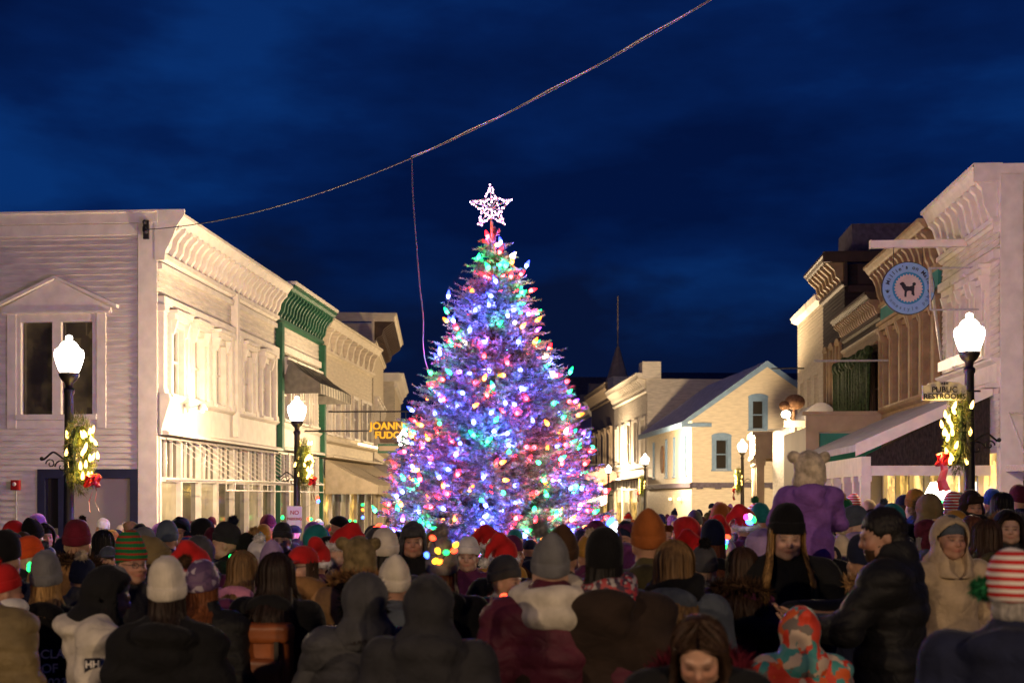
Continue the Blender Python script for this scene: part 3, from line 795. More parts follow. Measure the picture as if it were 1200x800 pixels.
def right_porches():
    # bright lit false front with a barrel hood
    x, y = at(925, 43.0)
    b = thing('lit_shop', 'bright white lit shop front with rounded hood and a brown carved sign above', 'shop front', (x, y, 0), 0)
    w = 1.9
    mb = MB(); mb.box(0, w, 0, 4.4, BZ, 4.35); mb.build('wall', M['white_wood'], b)
    q = MB(); q.box(-.15, w + .02, -.16, -.002, 3.05, 3.3); q.box(-.2, w + .02, -.25, -.002, 4.28, 4.5); q.box(-.1, w, -.09, -.002, 2.78, 2.95)
    for i in range(5): q.box(.02 + i * .42, .16 + i * .42, -.13, -.003, 3.301, 4.279)
    q.build('moulding', M['white_trim'], b)
    q = MB(); P = [(1.0 + .52 * math.cos(a), 4.5 + .52 * math.sin(a) * 1.15) for a in np.linspace(0, math.pi, 11)]
    q.prism(P, 'y', -.3, 2.4); q.build('barrel_hood', M['roof_snow'], b, smoothf=False)
    for i in range(2):
        g = MB(); g.box(.2 + i * .8, .9 + i * .8, -.02, -.001, .2, 2.6); g.build('shop_pane', M['glass_bright'], b)
    q = MB(); q.box(-.1, w, -.05, .05, 2.62, 2.7); q.build('eaves_light', M['warm_strip2'], b)
    fl = MB(); fl.ball((-.16, -.34, 4.7), (.16, .12, .13), 10, 6); fl.tube([(-.16, -.3, 4.66), (.1, 0, 4.4)], .03, 6); fl.build('flood_light', M['lamp_glass_soft'], b)
    point(b, (-.3, -.75, 4.1), 110, (1, .72, .38)); point(b, (1.2, -.9, 2.5), 120, (1, .7, .35))
    h = MB(); h.ball((.12, -.45, 5.1), (.34, .2, .26), 12, 8); h.ball((-.22, -.5, 4.98), (.2, .14, .16), 10, 6); h.tube([(.1, -.4, 5.0), (.1, -.2, 4.5)], .05, 6)
    h.build('carved_sign', M['carved_wood'], b, smoothf=True)
    # temple-like porch with columns
    x, y = at(886, 50.0)
    b = thing('porch', 'small flat roofed porch on square tan columns before the cream gabled house', 'porch', (x, y, 0), R(-3))
    q = MB(); q.box(-.05, 1.5, -.05, 3.6, 3.6, 4.35); q.box(-.16, 1.6, -.16, 3.7, 4.351, 4.5); q.box(-.12, 1.56, -.12, 3.66, 3.45, 3.599); q.build('entablature', M['tan_soft'], b)
    for x0 in (0.02, 1.15):
        for y0 in ((.02, 1.0, 2.0, 3.1) if x0 < 1 else (.02, 3.1)):
            q = MB(); q.box(x0, x0 + .3, y0, y0 + .3, BZ, 3.449); q.box(x0 - .05, x0 + .35, y0 - .05, y0 + .35, 3.2, 3.448); q.build('column', M['tan_soft'], b)
    q = MB(); q.box(-.07, -.051, .5, 2.6, 3.75, 4.2); q.build('sign_board', M['white_trim'], b)
    q = MB(); q.box(-.075, -.0705, 1.0, 1.7, 3.8, 4.15); q.build('sign_panel', M['brown_trim'], b)
M['warm_strip2'] = emit('warm_strip2', (1, .75, .4), 5.0)
M['lamp_glass_soft'] = emit('lamp_glass_soft', (1, .85, .6), 12.0)
M['carved_wood'] = surf('carved_wood', (.22, .12, .07), .8, .4, 12, .5, 40, .2, .01)
right_porches()

# ------------------------------------------------------------------ beyond the bend, right side
def far_right():
    x, y = at(811, 62)
    g = thing('gabled_house', 'cream house with grey roof, blue trimmed gable and arched blue window frames', 'house', (x, y, 0), BEND)
    W, D = 7.2, 13.0
    ze, zr = 5.85, 8.4
    T = Tf(); TE = Tl()
    ops = [(1.15, 1.72, 3.30, 4.75), (2.95, 3.52, 5.25, 6.65)]
    mb = MB(T); clap(mb, 0, W, BZ, ze, ops[:1] + [(2.95, 3.52, 5.25, ze)])
    z = ze
    while z < zr - .05:
        k = (z - ze) / (zr - ze) * W / 2
        clap(mb, k, W - k, z, min(z + .13, zr), [(2.95, 3.52, ze, 6.65)] if z < 6.65 else ())
        z += .13
    sops = [(-a - .42, -a, 3.05, 5.0) for a in (1.2, 4.3, 6.6, 10.6)]
    mb.T = TE; clap(mb, -D, 0, BZ, ze, sops)
    mb.build('wall', M['cream_wood'], g)
    r = MB(); s = (zr - ze) / (W / 2); ov = .55
    r.prism([(-ov, ze - ov * s), (W / 2, zr), (W + ov, ze - ov * s), (W + ov, ze - ov * s + .12), (W / 2, zr + .14), (-ov, ze - ov * s + .12)], 'y', -.35, D + .2)
    r.build('roof', M['roof_grey'], g)
    q = MB(); q.prism([(-ov, ze - ov * s - .12), (W / 2, zr - .16), (W + ov, ze - ov * s - .12), (W + ov, ze - ov * s + .13), (W / 2, zr + .15), (-ov, ze - ov * s + .13)], 'y', -.41, -.352)
    q.box(-ov - .02, -ov + .05, -.35, D, ze - ov * s - .15, ze - ov * s + .10); q.box(-.5, .9, -.3, -.03, ze - .5, ze - .32)
    q.build('verge_board', M['blue_trim'], g)
    for o in ops: window(g, T, o, 'blue_trim', 'glass_dark', hood='arch', tw=.19, proud=.06)
    for o in sops: window(g, TE, o, 'blue_trim', 'glass_dark', hood='flat', tw=.07)
    q = MB(TE); P = [(-7.9 + .5 * math.cos(a), 4.0 + .75 * math.sin(a)) for a in np.linspace(0, 2 * math.pi, 17)[:-1]]
    q.prism(P, 'y', .02, .09); q.build('oval_sign', M['carved_wood'], g)
    q = MB(T); q.box(-.1, W, 0, .14, 2.42, 2.66)
    for i in range(8): q.box(.2 + i * .9, .5 + i * .9, .14, .2, 2.35, 2.6)
    q.T = TE; q.box(-D, .14, 0, .14, 2.42, 2.66)
    q.build('belt_course', M['slate'], g)
    q = MB(TE)
    for a in (-2.2, -4.6): q.box(a - .4, a, .16, .22, 1.8, 1.92)
    q.build('wall_light', M['warm_strip2'], g)

    TE = Tl(); T = Tf()
    def block(name, label, y0, y1, H, wall, trim, front=True, brackets=.7, shop=('glass_warm', 'glass_cream'), nw=3, hood='flat', wd=12):
        loc = Matrix.Rotation(BEND, 4, 'Z') @ Vector((0, y0, 0))
        b = thing(name, label, 'building', (x + loc.x, y + loc.y, 0), BEND)
        Ly = y1 - y0
        us = np.linspace(-Ly, 0, nw + 1)
        ops = [((us[i] + us[i + 1]) / 2 - .55, (us[i] + us[i + 1]) / 2 + .55, 4.1, 6.6) for i in range(nw)]
        mb = MB(TE); (plain if wall == 'brick' else clap)(mb, -Ly, 0, 3.1, H, ops)
        mb.T = T; (plain if wall == 'brick' else clap)(mb, 0, wd, BZ, H)
        mb.build('wall', M[wall], b)
        for o in ops: window(b, TE, o, trim, 'glass_dark', hood=hood, tw=.16, proud=.08)
        cornice(b, TE, -Ly, 0, H + .35, trim, over=.7, hb=.7, br=brackets, bw=.2, crown=.3)
        belt(b, TE, -Ly, 0, 3.1, 3.7, trim, out=.3)
        storefront(b, TE, -Ly + .2, -.2, BZ + .2, 3.05, 4, trim, list(shop), transom=.6, bulk=.6)
        q = MB(); q.box(.02, wd, .02, Ly, H - .3, H - .1); q.build('roof', M['roof_snow'], b)
        return b
    b2 = block('shop_building', 'narrow white building with a parapet behind the cream gabled house', 13.15, 27.0, 8.9, 'white_wood', 'white_trim', nw=5)
    q = MB(); q.box(-.3, .8, -.1, 1.2, 8.9, 9.9); q.build('chimney', M['white_wood'], b2); q = MB(); q.prism([(-.3, 12.2), (.9, 12.2), (1.1, 13.6), (-.5, 13.6)], 'z', 8.9, 10.2); q.build('chimney', M['white_wood'], b2)
    b3 = block('brick_building', 'red brick building with pale bracketed cornice along the far street', 27.1, 40.0, 9.6, 'brick', 'tan_soft', nw=4, hood='bracket')
    q = MB(); q.lathe([(.9, 0), (.5, 1.3), (.12, 2.6), (.05, 2.7), (.05, 6.2)], c=(.4, 1.0, 9.9), n=8); q.build('spire', M['tan_soft'], b3)
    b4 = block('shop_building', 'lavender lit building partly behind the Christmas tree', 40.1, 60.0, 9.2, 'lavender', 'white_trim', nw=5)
    q = MB(); q.box(-.2, 1.2, -.1, .8, 9.2, 11.0); q.build('chimney', M['tan_soft'], b4); q = MB(); q.box(0, .8, 8, 9, 9.2, 10.8); q.build('chimney', M['tan_soft'], b4)
    # an oval hanging sign and a lit box sign on the brick front
    q = thing('hanging_sign', 'dull red oval board sign on the far brick building', 'sign', tuple(Vector(b2.location) + Matrix.Rotation(BEND, 4, 'Z') @ Vector((-1.3, 11.0, 3.4))), BEND)
    P = [(1.1 * math.cos(a), .55 * math.sin(a) * (1 + .15 * math.cos(4 * a))) for a in np.linspace(0, 2 * math.pi, 25)[:-1]]
    MB().prism(P, 'y', -.06, .06).build('board', M['sign_red'], q)
    MB().tube([(-1.1, 0, .75), (1.5, 0, .75)], .04, 6).tube([(-.7, 0, .74), (-.7, 0, .4)], .02, 5).tube([(.7, 0, .74), (.7, 0, .4)], .02, 5).build('arm', M['iron'], q)
    q = thing('box_sign', 'small glowing white box sign below the oval red one', 'sign', tuple(Vector(b3.location) + Matrix.Rotation(BEND, 4, 'Z') @ Vector((-1.0, 1.6, 2.1))), BEND)
    MB().box(-.75, .75, -.12, .12, -.5, .5).build('lit_panel', M['box_white'], q)
    MB().box(-.8, .8, -.10, .10, .501, .58).box(-.8, .8, -.10, .10, -.58, -.501).box(.75, 1.3, -.05, .05, -.05, .05).build('frame', M['iron'], q)
    # end of the street
    xx, yy = at(664, 120)
    e = thing('far_building', 'pale grey building closing the street behind the Christmas tree', 'building', (xx - 12, yy, 0), BEND)
    mb = MB(T); clap(mb, 0, 30, BZ, 10.5, [], h=.3); mb.build('wall', M['white_wood'], e)
    q = MB(); q.prism([(-.3, 10.5), (30.3, 10.5), (26, 13.4), (4, 13.4)], 'y', .0, 9); q.build('roof', M['slate'], e)
    # dark long roof behind the gabled house
    xx, yy = at(760, 105)
    e = thing('far_building', 'dark long roofed building rising behind the gabled house', 'building', (xx, yy, 0), BEND)
    mb = MB(T); clap(mb, 0, 16, BZ, 9.6, [], h=.3); mb.build('wall', M['brown_wood'], e)
    q = MB(); q.prism([(-.4, 9.6), (8.4, 9.6), (4, 12.6)], 'x', -.3, 16.3); q.build('roof', M['slate'], e)
M['sign_red'] = surf('sign_red', (.30, .13, .10), .6, .2, 6, .1, 40, .3, .003)
M['box_white'] = emit('box_white', (1, .88, .68), 1.6)
far_right()

def display_tree():
    x, y = 7.15, 28.6
    t = thing('display_tree', 'small glowing green tabletop tree with a white lamp shade by the yellow lit shop', 'display tree', (x, y, .9))
    r = random.Random(6); m = MB(); g = MB(); y_ = MB()
    for i in range(150):
        z = r.uniform(0, .95); q = (.36 - .26 * z) * r.uniform(.75, 1.05); w = r.uniform(0, 6.28)
        (g if i % 5 else y_).ball((q * math.cos(w), q * math.sin(w), z), r.uniform(.025, .045), 6, 5)
    m.lathe([(.34, 0), (.22, .45), (.05, .98)], n=14); m.build('cone', M['evergreen'], t)
    g.build('bead_lights', M['green_glow'], t); y_.build('warm_bead_lights', M['warm_strip'], t)
    MB().lathe([(.33, .98), (.30, 1.08), (.16, 1.36), (.02, 1.37)], n=18).build('lamp_shade', M['lamp_glass_soft'], t, smoothf=True)
    MB().lathe([(.30, -1.3), (.28, -.05), (.40, -.02), (.40, .0)], n=14).build('stand', M['white_trim'], t)
M['green_glow'] = emit('green_glow', (.02, 1, .25), 1.6)
display_tree()
# ================================================================== TEXT
def text_mb(txt, size, align='CENTER', extrude=.004, bold=0.0):
    cu = bpy.data.curves.new('t', 'FONT'); cu.body = txt; cu.size = size; cu.align_x = align; cu.align_y = 'CENTER'
    cu.extrude = extrude; cu.offset = bold
    o = bpy.data.objects.new('t', cu); COL.objects.link(o)
    dg = bpy.context.evaluated_depsgraph_get(); dg.update()
    me = bpy.data.meshes.new_from_object(o.evaluated_get(dg))
    vs = [tuple(v.co) for v in me.vertices]; fs = [tuple(p.vertices) for p in me.polygons]
    bpy.data.objects.remove(o); bpy.data.curves.remove(cu); bpy.data.meshes.remove(me)
    return vs, fs
UPRIGHT = Matrix.Rotation(R(90), 4, 'X')     # text drawn in XY stands up, facing -Y

# ================================================================== LAMP POSTS
def globe_mat():
    m = bpy.data.materials.new('lamp_glass'); m.use_nodes = True; nt = m.node_tree; nt.nodes.clear()
    out = nt.nodes.new('ShaderNodeOutputMaterial'); e = nt.nodes.new('ShaderNodeEmission'); t = nt.nodes.new('ShaderNodeBsdfTransparent'); a = nt.nodes.new('ShaderNodeAddShader')
    e.inputs['Color'].default_value = (1, .86, .72, 1); e.inputs['Strength'].default_value = 9
    t.inputs['Color'].default_value = (.8, .8, .8, 1)
    nt.links.new(e.outputs[0], a.inputs[0]); nt.links.new(t.outputs[0], a.inputs[1]); nt.links.new(a.outputs[0], out.inputs['Surface'])
    return m
M['lamp_glass'] = globe_mat()

LAMP = {}
def lamp_meshes():
    LAMP['post'] = MB().lathe([(.17, 0), (.17, .12), (.15, .16), (.14, .7), (.15, .74), (.11, .82), (.085, .95), (.072, 2.2), (.06, 3.55), (.075, 3.57), (.075, 3.62), (.05, 3.64)], n=16, mod=lambda w, z: 1 + .035 * math.cos(8 * w)).mesh('post', M['iron'], True)
    LAMP['cup'] = MB().lathe([(.05, 3.64), (.055, 3.70), (.10, 3.74), (.135, 3.80), (.14, 3.84), (.12, 3.842)], n=20).mesh('lamp_cup', M['iron'], True)
    LAMP['globe'] = MB().lathe([(.115, 3.845), (.135, 3.87), (.165, 3.95), (.192, 4.04), (.198, 4.10), (.185, 4.15), (.14, 4.18), (.125, 4.20), (.118, 4.22), (.085, 4.26), (.05, 4.28), (.04, 4.295), (.048, 4.315), (.045, 4.335), (.02, 4.355), (.004, 4.36)], n=24).mesh('globe', M['lamp_glass'], True)
    LAMP['bulb'] = MB().ball((0, 0, 4.02), .05, 10, 8).mesh('bulb', M['lamp_bulb'], True)
    s = MB()
    P = [(-.07 - .30 * t - .02 * math.sin(6 * t), 0, 2.66 + .10 * math.sin(3.2 * t)) for t in np.linspace(0, 1, 10)]
    s.tube(P, .014, 6)
    s.tube([(-.10 - .1 * math.cos(a) * (1 - a / 9), 0, 2.56 + .1 * math.sin(a) * (1 - a / 9)) for a in np.linspace(0, 7, 20)], .011, 6)
    s.tube([(-.26 - .07 * math.cos(a) * (1 - a / 9), 0, 2.60 + .07 * math.sin(a) * (1 - a / 9)) for a in np.linspace(0, 7, 16)], .010, 6)
    s.ball((-.385, 0, 2.67), .03, 8, 6)
    LAMP['scroll'] = s.mesh('scroll_arm', M['iron'], True)
M['lamp_bulb'] = emit('lamp_bulb', (1, .8, .6), 20)
lamp_meshes()

def lamp(label, px, d, power, inward=1, scroll=True, xy=None, col=(1, .72, .42)):
    x, y = xy or at(px, d)
    t = thing('street_lamp', label, 'street lamp', (x, y, gz(x, y)), 0, 'street lamps along the kerbs')
    link('post', LAMP['post'], t); c = link('lamp_cup', LAMP['cup'], t); g = link('globe', LAMP['globe'], t); link('bulb', LAMP['bulb'], g)
    if scroll:
        link('scroll_arm', LAMP['scroll'], t, Matrix.Rotation(0 if inward > 0 else math.pi, 4, 'Z'))
    li = bpy.data.lights.new('lamp_light', 'POINT'); li.energy = power; li.color = col; li.shadow_soft_size = .10
    lo = bpy.data.objects.new('lamp_light', li); COL.objects.link(lo); lo.parent = t; lo.location = (0, 0, 4.09)
    return t

# ---- wreaths
def needle_ring(rx, thick, n, seed, ln=.09, w=.012):
    rg = np.random.default_rng(seed)
    V, Fc = [], []
    for i in range(n):
        a = rg.uniform(0, 2 * math.pi); b = rg.uniform(0, 2 * math.pi)
        q = thick * rg.uniform(.3, .8)
        c = np.array([(rx + q * math.cos(b)) * math.cos(a), q * math.sin(b), (rx + q * math.cos(b)) * math.sin(a)])
        d = np.array([math.cos(b) * math.cos(a), math.sin(b), math.cos(b) * math.sin(a)]) + rg.normal(0, .45, 3) + .6 * np.array([-math.sin(a), 0, math.cos(a)])
        d /= np.linalg.norm(d); s = np.cross(d, rg.normal(0, 1, 3)); s /= np.linalg.norm(s)
        l = ln * rg.uniform(.7, 1.3); k = len(V)
        V += [tuple(c - s * w / 2), tuple(c + s * w / 2), tuple(c + d * l)]; Fc.append((k, k + 1, k + 2))
    return V, Fc
M['needle_warm'] = surf('needle_warm', (.10, .12, .02), .7, .4, 10, 0, spec=.3)
M['ribbon_red'] = surf('ribbon_red', (.55, .012, .012), .45, .15, 8, .1, 40, .4, .003)
M['white_led'] = emit('white_led', (1, .62, .16), 9)

def c9_mesh(name, mats, L=.085, r=.019):
    p = [(.35 * r, -.30 * L), (.45 * r, -.28 * L), (.45 * r, 0), (.75 * r, .10 * L), (r, .30 * L), (.95 * r, .45 * L), (.7 * r, .70 * L), (.35 * r, .90 * L), (.05 * r, L)]
    mb = MB().lathe(p, n=8)
    n = 8
    for i in range(len(mb.f)):
        z = sum(mb.v[k][2] for k in mb.f[i]) / len(mb.f[i])
        mb.m[i] = 2 if z < -.02 * L else (0 if z < .52 * L else 1)
    return mb.mesh(name, mats, True)
M['socket'] = surf('socket', (.01, .03, .012), .5, .2, 30, 0)
WB = c9_mesh('light_bulb', [M['white_led'], M['white_led'], M['socket']], L=.115, r=.024)

def wreath(label, px, d, zc, inward, seed, side=.16):
    x, y = at(px, d)
    t = thing('wreath', label, 'wreath', (x + inward * side, y - .02, zc), R(90) * 1, 'lit wreaths on the street lamps')
    # built in the XZ plane, turned so that it faces across the street
    core = MB(); core.tube([(.26 * math.cos(a), 0, .36 * math.sin(a)) for a in np.linspace(0, 2 * math.pi, 33)], .055, 6); core.build('core', M['evergreen'], t)
    V, Fc = needle_ring(.28, .19, 3200, seed, ln=.075, w=.010); V = [(a, b_ * .62, c_ * 1.30) for a, b_, c_ in V]
    me = MB(); me.add(V, Fc); me.build('foliage', M['needle_warm'], t, recalc=False)
    rg = random.Random(seed)
    for i in range(17):
        a = 2 * math.pi * i / 17 + rg.uniform(-.15, .15); q = rg.uniform(.10, .40)
        for sgn in ((-1, 1) if i % 3 == 0 else (-1,)):
            link('light_bulb', WB, t, Matrix.Translation((q * math.cos(a), sgn * inward * .11, q * 1.1 * math.sin(a))) @ Matrix.Rotation(rg.uniform(-.5, .5), 4, 'Y') @ Matrix.Rotation(rg.uniform(-.4, .4), 4, 'X'))
    for s in (-1, 1):
        for zz in (-.25, .25):
            li = bpy.data.lights.new('wreath_glow', 'POINT'); li.energy = 16; li.color = (1, .62, .12); li.shadow_soft_size = .05
            lo = bpy.data.objects.new('wreath_glow', li); COL.objects.link(lo); lo.parent = t; lo.location = (s * .20, -inward * .20, zz)
    b = MB(); zb = -.36; yb = -inward * .19
    for s in (-1, 1):
        b.tube([(0, yb, zb), (s * .10, yb - .03, zb + .08), (s * .19, yb, zb + .06), (s * .18, yb + .02, zb - .05), (s * .08, yb, zb - .03), (0, yb, zb)], [.02, .035, .045, .045, .03, .02], 6)
        P = [(s * .02, yb, zb), (s * .07, yb - .02, zb - .12), (s * .10, yb + .02, zb - .26), (s * .16, yb - .02, zb - .40)]
        V = []
        for i, p in enumerate(P):
            w = .035 + .012 * i
            V += [(p[0] - w, p[1] - .02, p[2]), (p[0] + w, p[1] + .02, p[2] - .02)]
        b.add(V, [(2 * i, 2 * i + 1, 2 * i + 3, 2 * i + 2) for i in range(3)])
    b.ball((0, yb, zb), .05, 8, 6)
    b.build('bow', M['ribbon_red'], t, recalc=False)
    return t

LP = [('tall black street lamp with wreath before the white end wall with the pedimented window', 81, 17.5, 900, 1),
      ('black street lamp with parking sign before the green trimmed shop', 348, 27.0, 2300, 1),
      ('street lamp glowing just beside the fudge shop sign', 473, 40.0, 1500, 1),
      ('tall black street lamp with wreath carrying the public restrooms sign', 1136, 17.0, 1250, -1),
      ('distant street lamp before the gable of the cream house', 870, 52.0, 8500, -1),
      ('farthest street lamp, before the red brick building', 713, 83.0, 5000, -1),
      ('distant street lamp before the side wall of the cream gabled house', 756, 63.0, 4200, -1)]
for l in LP: lamp(*l)
wreath('lit wreath with red bow on the lamp before the pedimented window', 81, 17.5, 2.50, 1, 1)
wreath('lit wreath with red bow on the lamp beside the green trimmed shop', 348, 27.0, 2.62, 1, 2)
wreath('lit wreath with red bow below the public restrooms sign', 1136, 17.0, 2.78, -1, 3)
wreath('lit wreath on the distant lamp before the cream gable', 870, 52.0, 2.6, -1, 4)
wreath('lit wreath on the far lamp near the brick building', 756, 63.0, 2.5, -1, 5)
lamp('street lamp on the near kerb behind the crowd, beyond the frame', 0, 0, 1900, 1, xy=(-6.4, -3.0), col=(1, .69, .40))  # unseen lamp added behind the viewer to light the near faces
lamp('street lamp on the far kerb behind the crowd, beyond the frame', 0, 0, 2100, -1, xy=(4.9, -3.4), col=(1, .69, .40))  # second added lamp out of frame, also lighting the near crowd

# ================================================================== SIGNS
def restroom_sign():
    x, y = at(1106, 16.9)
    t = thing('restroom_sign', 'white arched PUBLIC RESTROOMS board fixed to the tall lamp post', 'sign', (x, y - .02, zat(458, 16.9)), R(4))
    w, h = .29, .125
    P = [(-w, -h), (w, -h), (w, h * .55), (w * .8, h * .6)] + [(w * .8 * math.cos(a), h * .6 + .05 * math.sin(a)) for a in np.linspace(.1, math.pi - .1, 9)] + [(-w * .8, h * .6), (-w, h * .55)]
    MB().prism(P, 'y', -.012, .012).build('board', M['sign_white'], t)
    m = MB(); m.T = Matrix.Translation((0, -.016, .012)) @ UPRIGHT
    m.add(*text_mb('PUBLIC', .105, bold=.001)); m.T = Matrix.Translation((0, -.016, -.078)) @ UPRIGHT; m.add(*text_mb('RESTROOMS', .098, bold=.001))
    m.build('lettering', M['ink'], t, recalc=False)
    m = MB()
    for s in (-1, 1): m.prism([(s * .005, .092), (s * .03, .108), (s * .055, .094), (s * .035, .086)], 'y', -.018, -.0125)
    m.prism([(-.012, .092), (0, .075), (.012, .092), (0, .118)], 'y', -.018, -.0125); m.build('ornament', M['ink'], t)
    MB().tube([(w - .02, .014, 0), (w + .20, .04, 0)], .012, 6).build('bracket', M['iron'], t)
M['sign_white'] = surf('sign_white', (.86, .82, .78), .5, .06, 5, .05, 40, .3, .002)
M['ink'] = surf('ink', (.02, .018, .03), .6, .2, 20, 0)
restroom_sign()

def parking_sign():
    x, y = at(347, 26.8)
    t = thing('parking_sign', 'small white NO PARKING sign with red letters on the lamp post', 'sign', (x, y - .12, zat(606, 26.8)), R(-6))
    MB().prism([(-.16, -.22), (.16, -.22), (.16, .21), (.13, .24), (-.13, .24), (-.16, .21)], 'y', -.006, .006).build('board', M['sign_white'], t)
    m = MB()
    for s, z, q in (('NO', .10, .12), ('PARKING', -.03, .078)):
        m.T = Matrix.Translation((0, -.01, z)) @ UPRIGHT; m.add(*text_mb(s, q, bold=.002))
    m.build('lettering', M['red_ink'], t, recalc=False)
M['red_ink'] = surf('red_ink', (.45, .03, .03), .6, .2, 20, 0)
parking_sign()

def fudge_sign():
    x, y = at(459, 45)
    zc = zat(508, 45)
    t = thing('fudge_sign', "dark hanging JOANN'S FUDGE sign with yellow letters over a green strip", 'sign', (x, y, zc), R(2))
    w = .62
    P = [(-w, -.02), (-w + .02, .36), (-w + .1, .44), (w * .55, .44), (w * .8, .5), (w * 1.15, .40), (w * 1.3, .12), (w * 1.15, -.12), (w * .7, -.3), (-w + .22, -.32), (-w + .16, -.1)]
    P = [(a * 1.0, b) for a, b in P]
    MB().prism(P, 'y', -.05, .05).build('board', M['sign_brown'], t)
    c = MB(); c.prism([(w * .86 + .2 * math.cos(a), .16 + .22 * math.sin(a)) for a in np.linspace(0, 2 * math.pi, 17)[:-1]], 'y', -.06, -.051); c.build('painted_figure', M['tan_soft'], t)
    m = MB()
    for s, z, q in (("JOANN'S", .26, .38), ('FUDGE', -.06, .36)):
        m.T = Matrix.Translation((-.06, -.058, z)) @ UPRIGHT; m.add(*text_mb(s, q * .93, bold=.012))
    m.build('lettering', M['fudge_yellow'], t, recalc=False)
    MB().box(-.48, .55, -.04, .04, -.68, -.36).build('strip', M['green_trim'], t)
    MB().box(-.44, .51, -.048, -.041, -.60, -.43).build('strip_panel', M['tan_soft'], t)
    a = MB(); a.tube([(-2.4, .0, .78), (.95, .0, .78)], .03, 6)
    for q in (-.4, .5): a.tube([(q, 0, .77), (q, 0, .42)], .014, 5)
    a.build('arm', M['iron'], t)
M['sign_brown'] = surf('sign_brown', (.085, .05, .035), .6, .25, 8, .1, 40, .3, .003)
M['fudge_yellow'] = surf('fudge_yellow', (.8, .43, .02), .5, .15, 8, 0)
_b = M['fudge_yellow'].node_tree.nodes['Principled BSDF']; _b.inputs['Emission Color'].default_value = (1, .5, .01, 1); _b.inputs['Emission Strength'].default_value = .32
fudge_sign()

def pub_sign():
    # white beam reaching out from the white building, round sign under it
    y = 27.35
    d = 26.8
    x0, _ = at(1021, d)
    zb = zat(286, d)
    xc, _ = at(1064, d); zc = zat(338, d)
    t = thing('pub_sign', "round pale blue Millie's on Main dog sign hanging from a white beam", 'sign', (xc, y, zc), YAW * .6)
    r = .555
    def disc(r0, y0, y1, n=48): return [(r0 * math.cos(a), r0 * math.sin(a)) for a in np.linspace(0, 2 * math.pi, n + 1)[:-1]], y0, y1
    P, a, b = disc(r, -.03, .03); MB().prism(P, 'y', a, b).build('rim', M['ink'], t)
    P, a, b = disc(r - .015, -.034, -.0305); MB().prism(P, 'y', a, b).build('face', M['pub_blue'], t)
    P, a, b = disc(.335, -.038, -.0345); MB().prism(P, 'y', a, b).build('ring', M['pub_ring'], t)
    P = []
    for i in range(112):
        q = .300 if (i // 2) % 2 else .272
        w = 2 * math.pi * i / 112; P.append((q * math.cos(w), q * math.sin(w)))
    MB().prism(P, 'y', -.042, -.0385).build('centre', M['pub_pale'], t)
    # curly-tailed dog standing side on
    D = MB()
    def blob(cx, cz, rx, rz, n=16): D.prism([(cx + rx * math.cos(q), cz + rz * math.sin(q)) for q in np.linspace(0, 2 * math.pi, n + 1)[:-1]], 'y', -.046 - .0006 * len(D.f) / 18, -.0425)
    D.prism([(-.115, .06), (-.06, .045), (.02, .035), (.10, .06), (.125, .03), (.115, -.06), (.125, -.16), (.085, -.16), (.075, -.07), (.02, -.055), (-.03, -.065), (-.05, -.15), (-.09, -.165), (-.085, -.06), (-.125, .0)], 'y', -.047, -.0425)
    D.prism([(-.075, -.06), (-.04, -.07), (-.045, -.185), (-.085, -.185)], 'y', -.0495, -.0425); D.prism([(.06, -.05), (.10, -.06), (.098, -.135), (.06, -.135)], 'y', -.0497, -.0425)
    blob(-.125, .085, .045, .045); blob(-.155, .09, .03, .022); blob(-.10, .045, .045, .05); blob(.115, .085, .038, .034); blob(.10, .05, .022, .03)
    D.build('dog_emblem', M['ink'], t)
    L = MB()
    def arc(txt, rad, mid, span, size, flip=False):
        n = len(txt)
        for i, ch in enumerate(txt):
            if ch == ' ': continue
            f = (i - (n - 1) / 2) / (n - 1) * span
            ang = (mid - f) if not flip else (mid + f)
            rot = ang - math.pi / 2 if not flip else ang + math.pi / 2
            L.T = Matrix.Translation((rad * math.cos(ang), -.039, rad * math.sin(ang))) @ UPRIGHT @ Matrix.Rotation(rot, 4, 'Z')
            L.add(*text_mb(ch, size, bold=.0015))
    arc("Millie's on Main", .438, math.pi / 2, R(148), .118)
    L.build('lettering', M['ink'], t, recalc=False)
    L = MB(); arc("homestyle pub", .438, -math.pi / 2, R(132), .105, True); L.build('lower_lettering', M['pub_ink'], t, recalc=False)
    for s in (-1, 1):
        k = MB(); c = (s * .435, -.04, -.075 + .0)
        k.ball(c, (.028, .006, .024), 8, 6)
        for q in (-.03, 0, .03): k.ball((c[0] + q, c[1], c[2] + .034 - abs(q) * .25), (.012, .006, .014), 6, 5)
        k.build('paw_emblem', M['ink'], t)
    k = MB()
    for s in (-.3, .3): k.tube([(s, 0, math.sqrt(r * r - s * s) - .02), (s, 0, zb - zc - .04)], .008, 5)
    k.build('hanger', M['iron'], t)
    bm = thing('sign_beam', 'long white beam projecting over the round blue sign', 'beam', (x0, y, zb), 0)
    MB().prism([(0, -.075), (XR - x0 - .1, -.075), (XR - x0 - .1, .075), (0, .075)], 'y', -.07, .07).build('beam', M['white_trim'], bm)
    MB().box(-.02, .0, -.08, .08, -.085, .085).build('end_cap', M['white_trim'], bm)
M['pub_blue'] = surf('pub_blue', (.22, .40, .66), .5, .06, 4, .05, 40, .3, .002)
M['pub_ring'] = surf('pub_ring', (.02, .22, .42), .5, .1, 6, 0)
M['pub_pale'] = surf('pub_pale', (.55, .46, .42), .6, .1, 6, 0)
M['pub_ink'] = surf('pub_ink', (.09, .15, .26), .6, .1, 10, 0)
pub_sign()

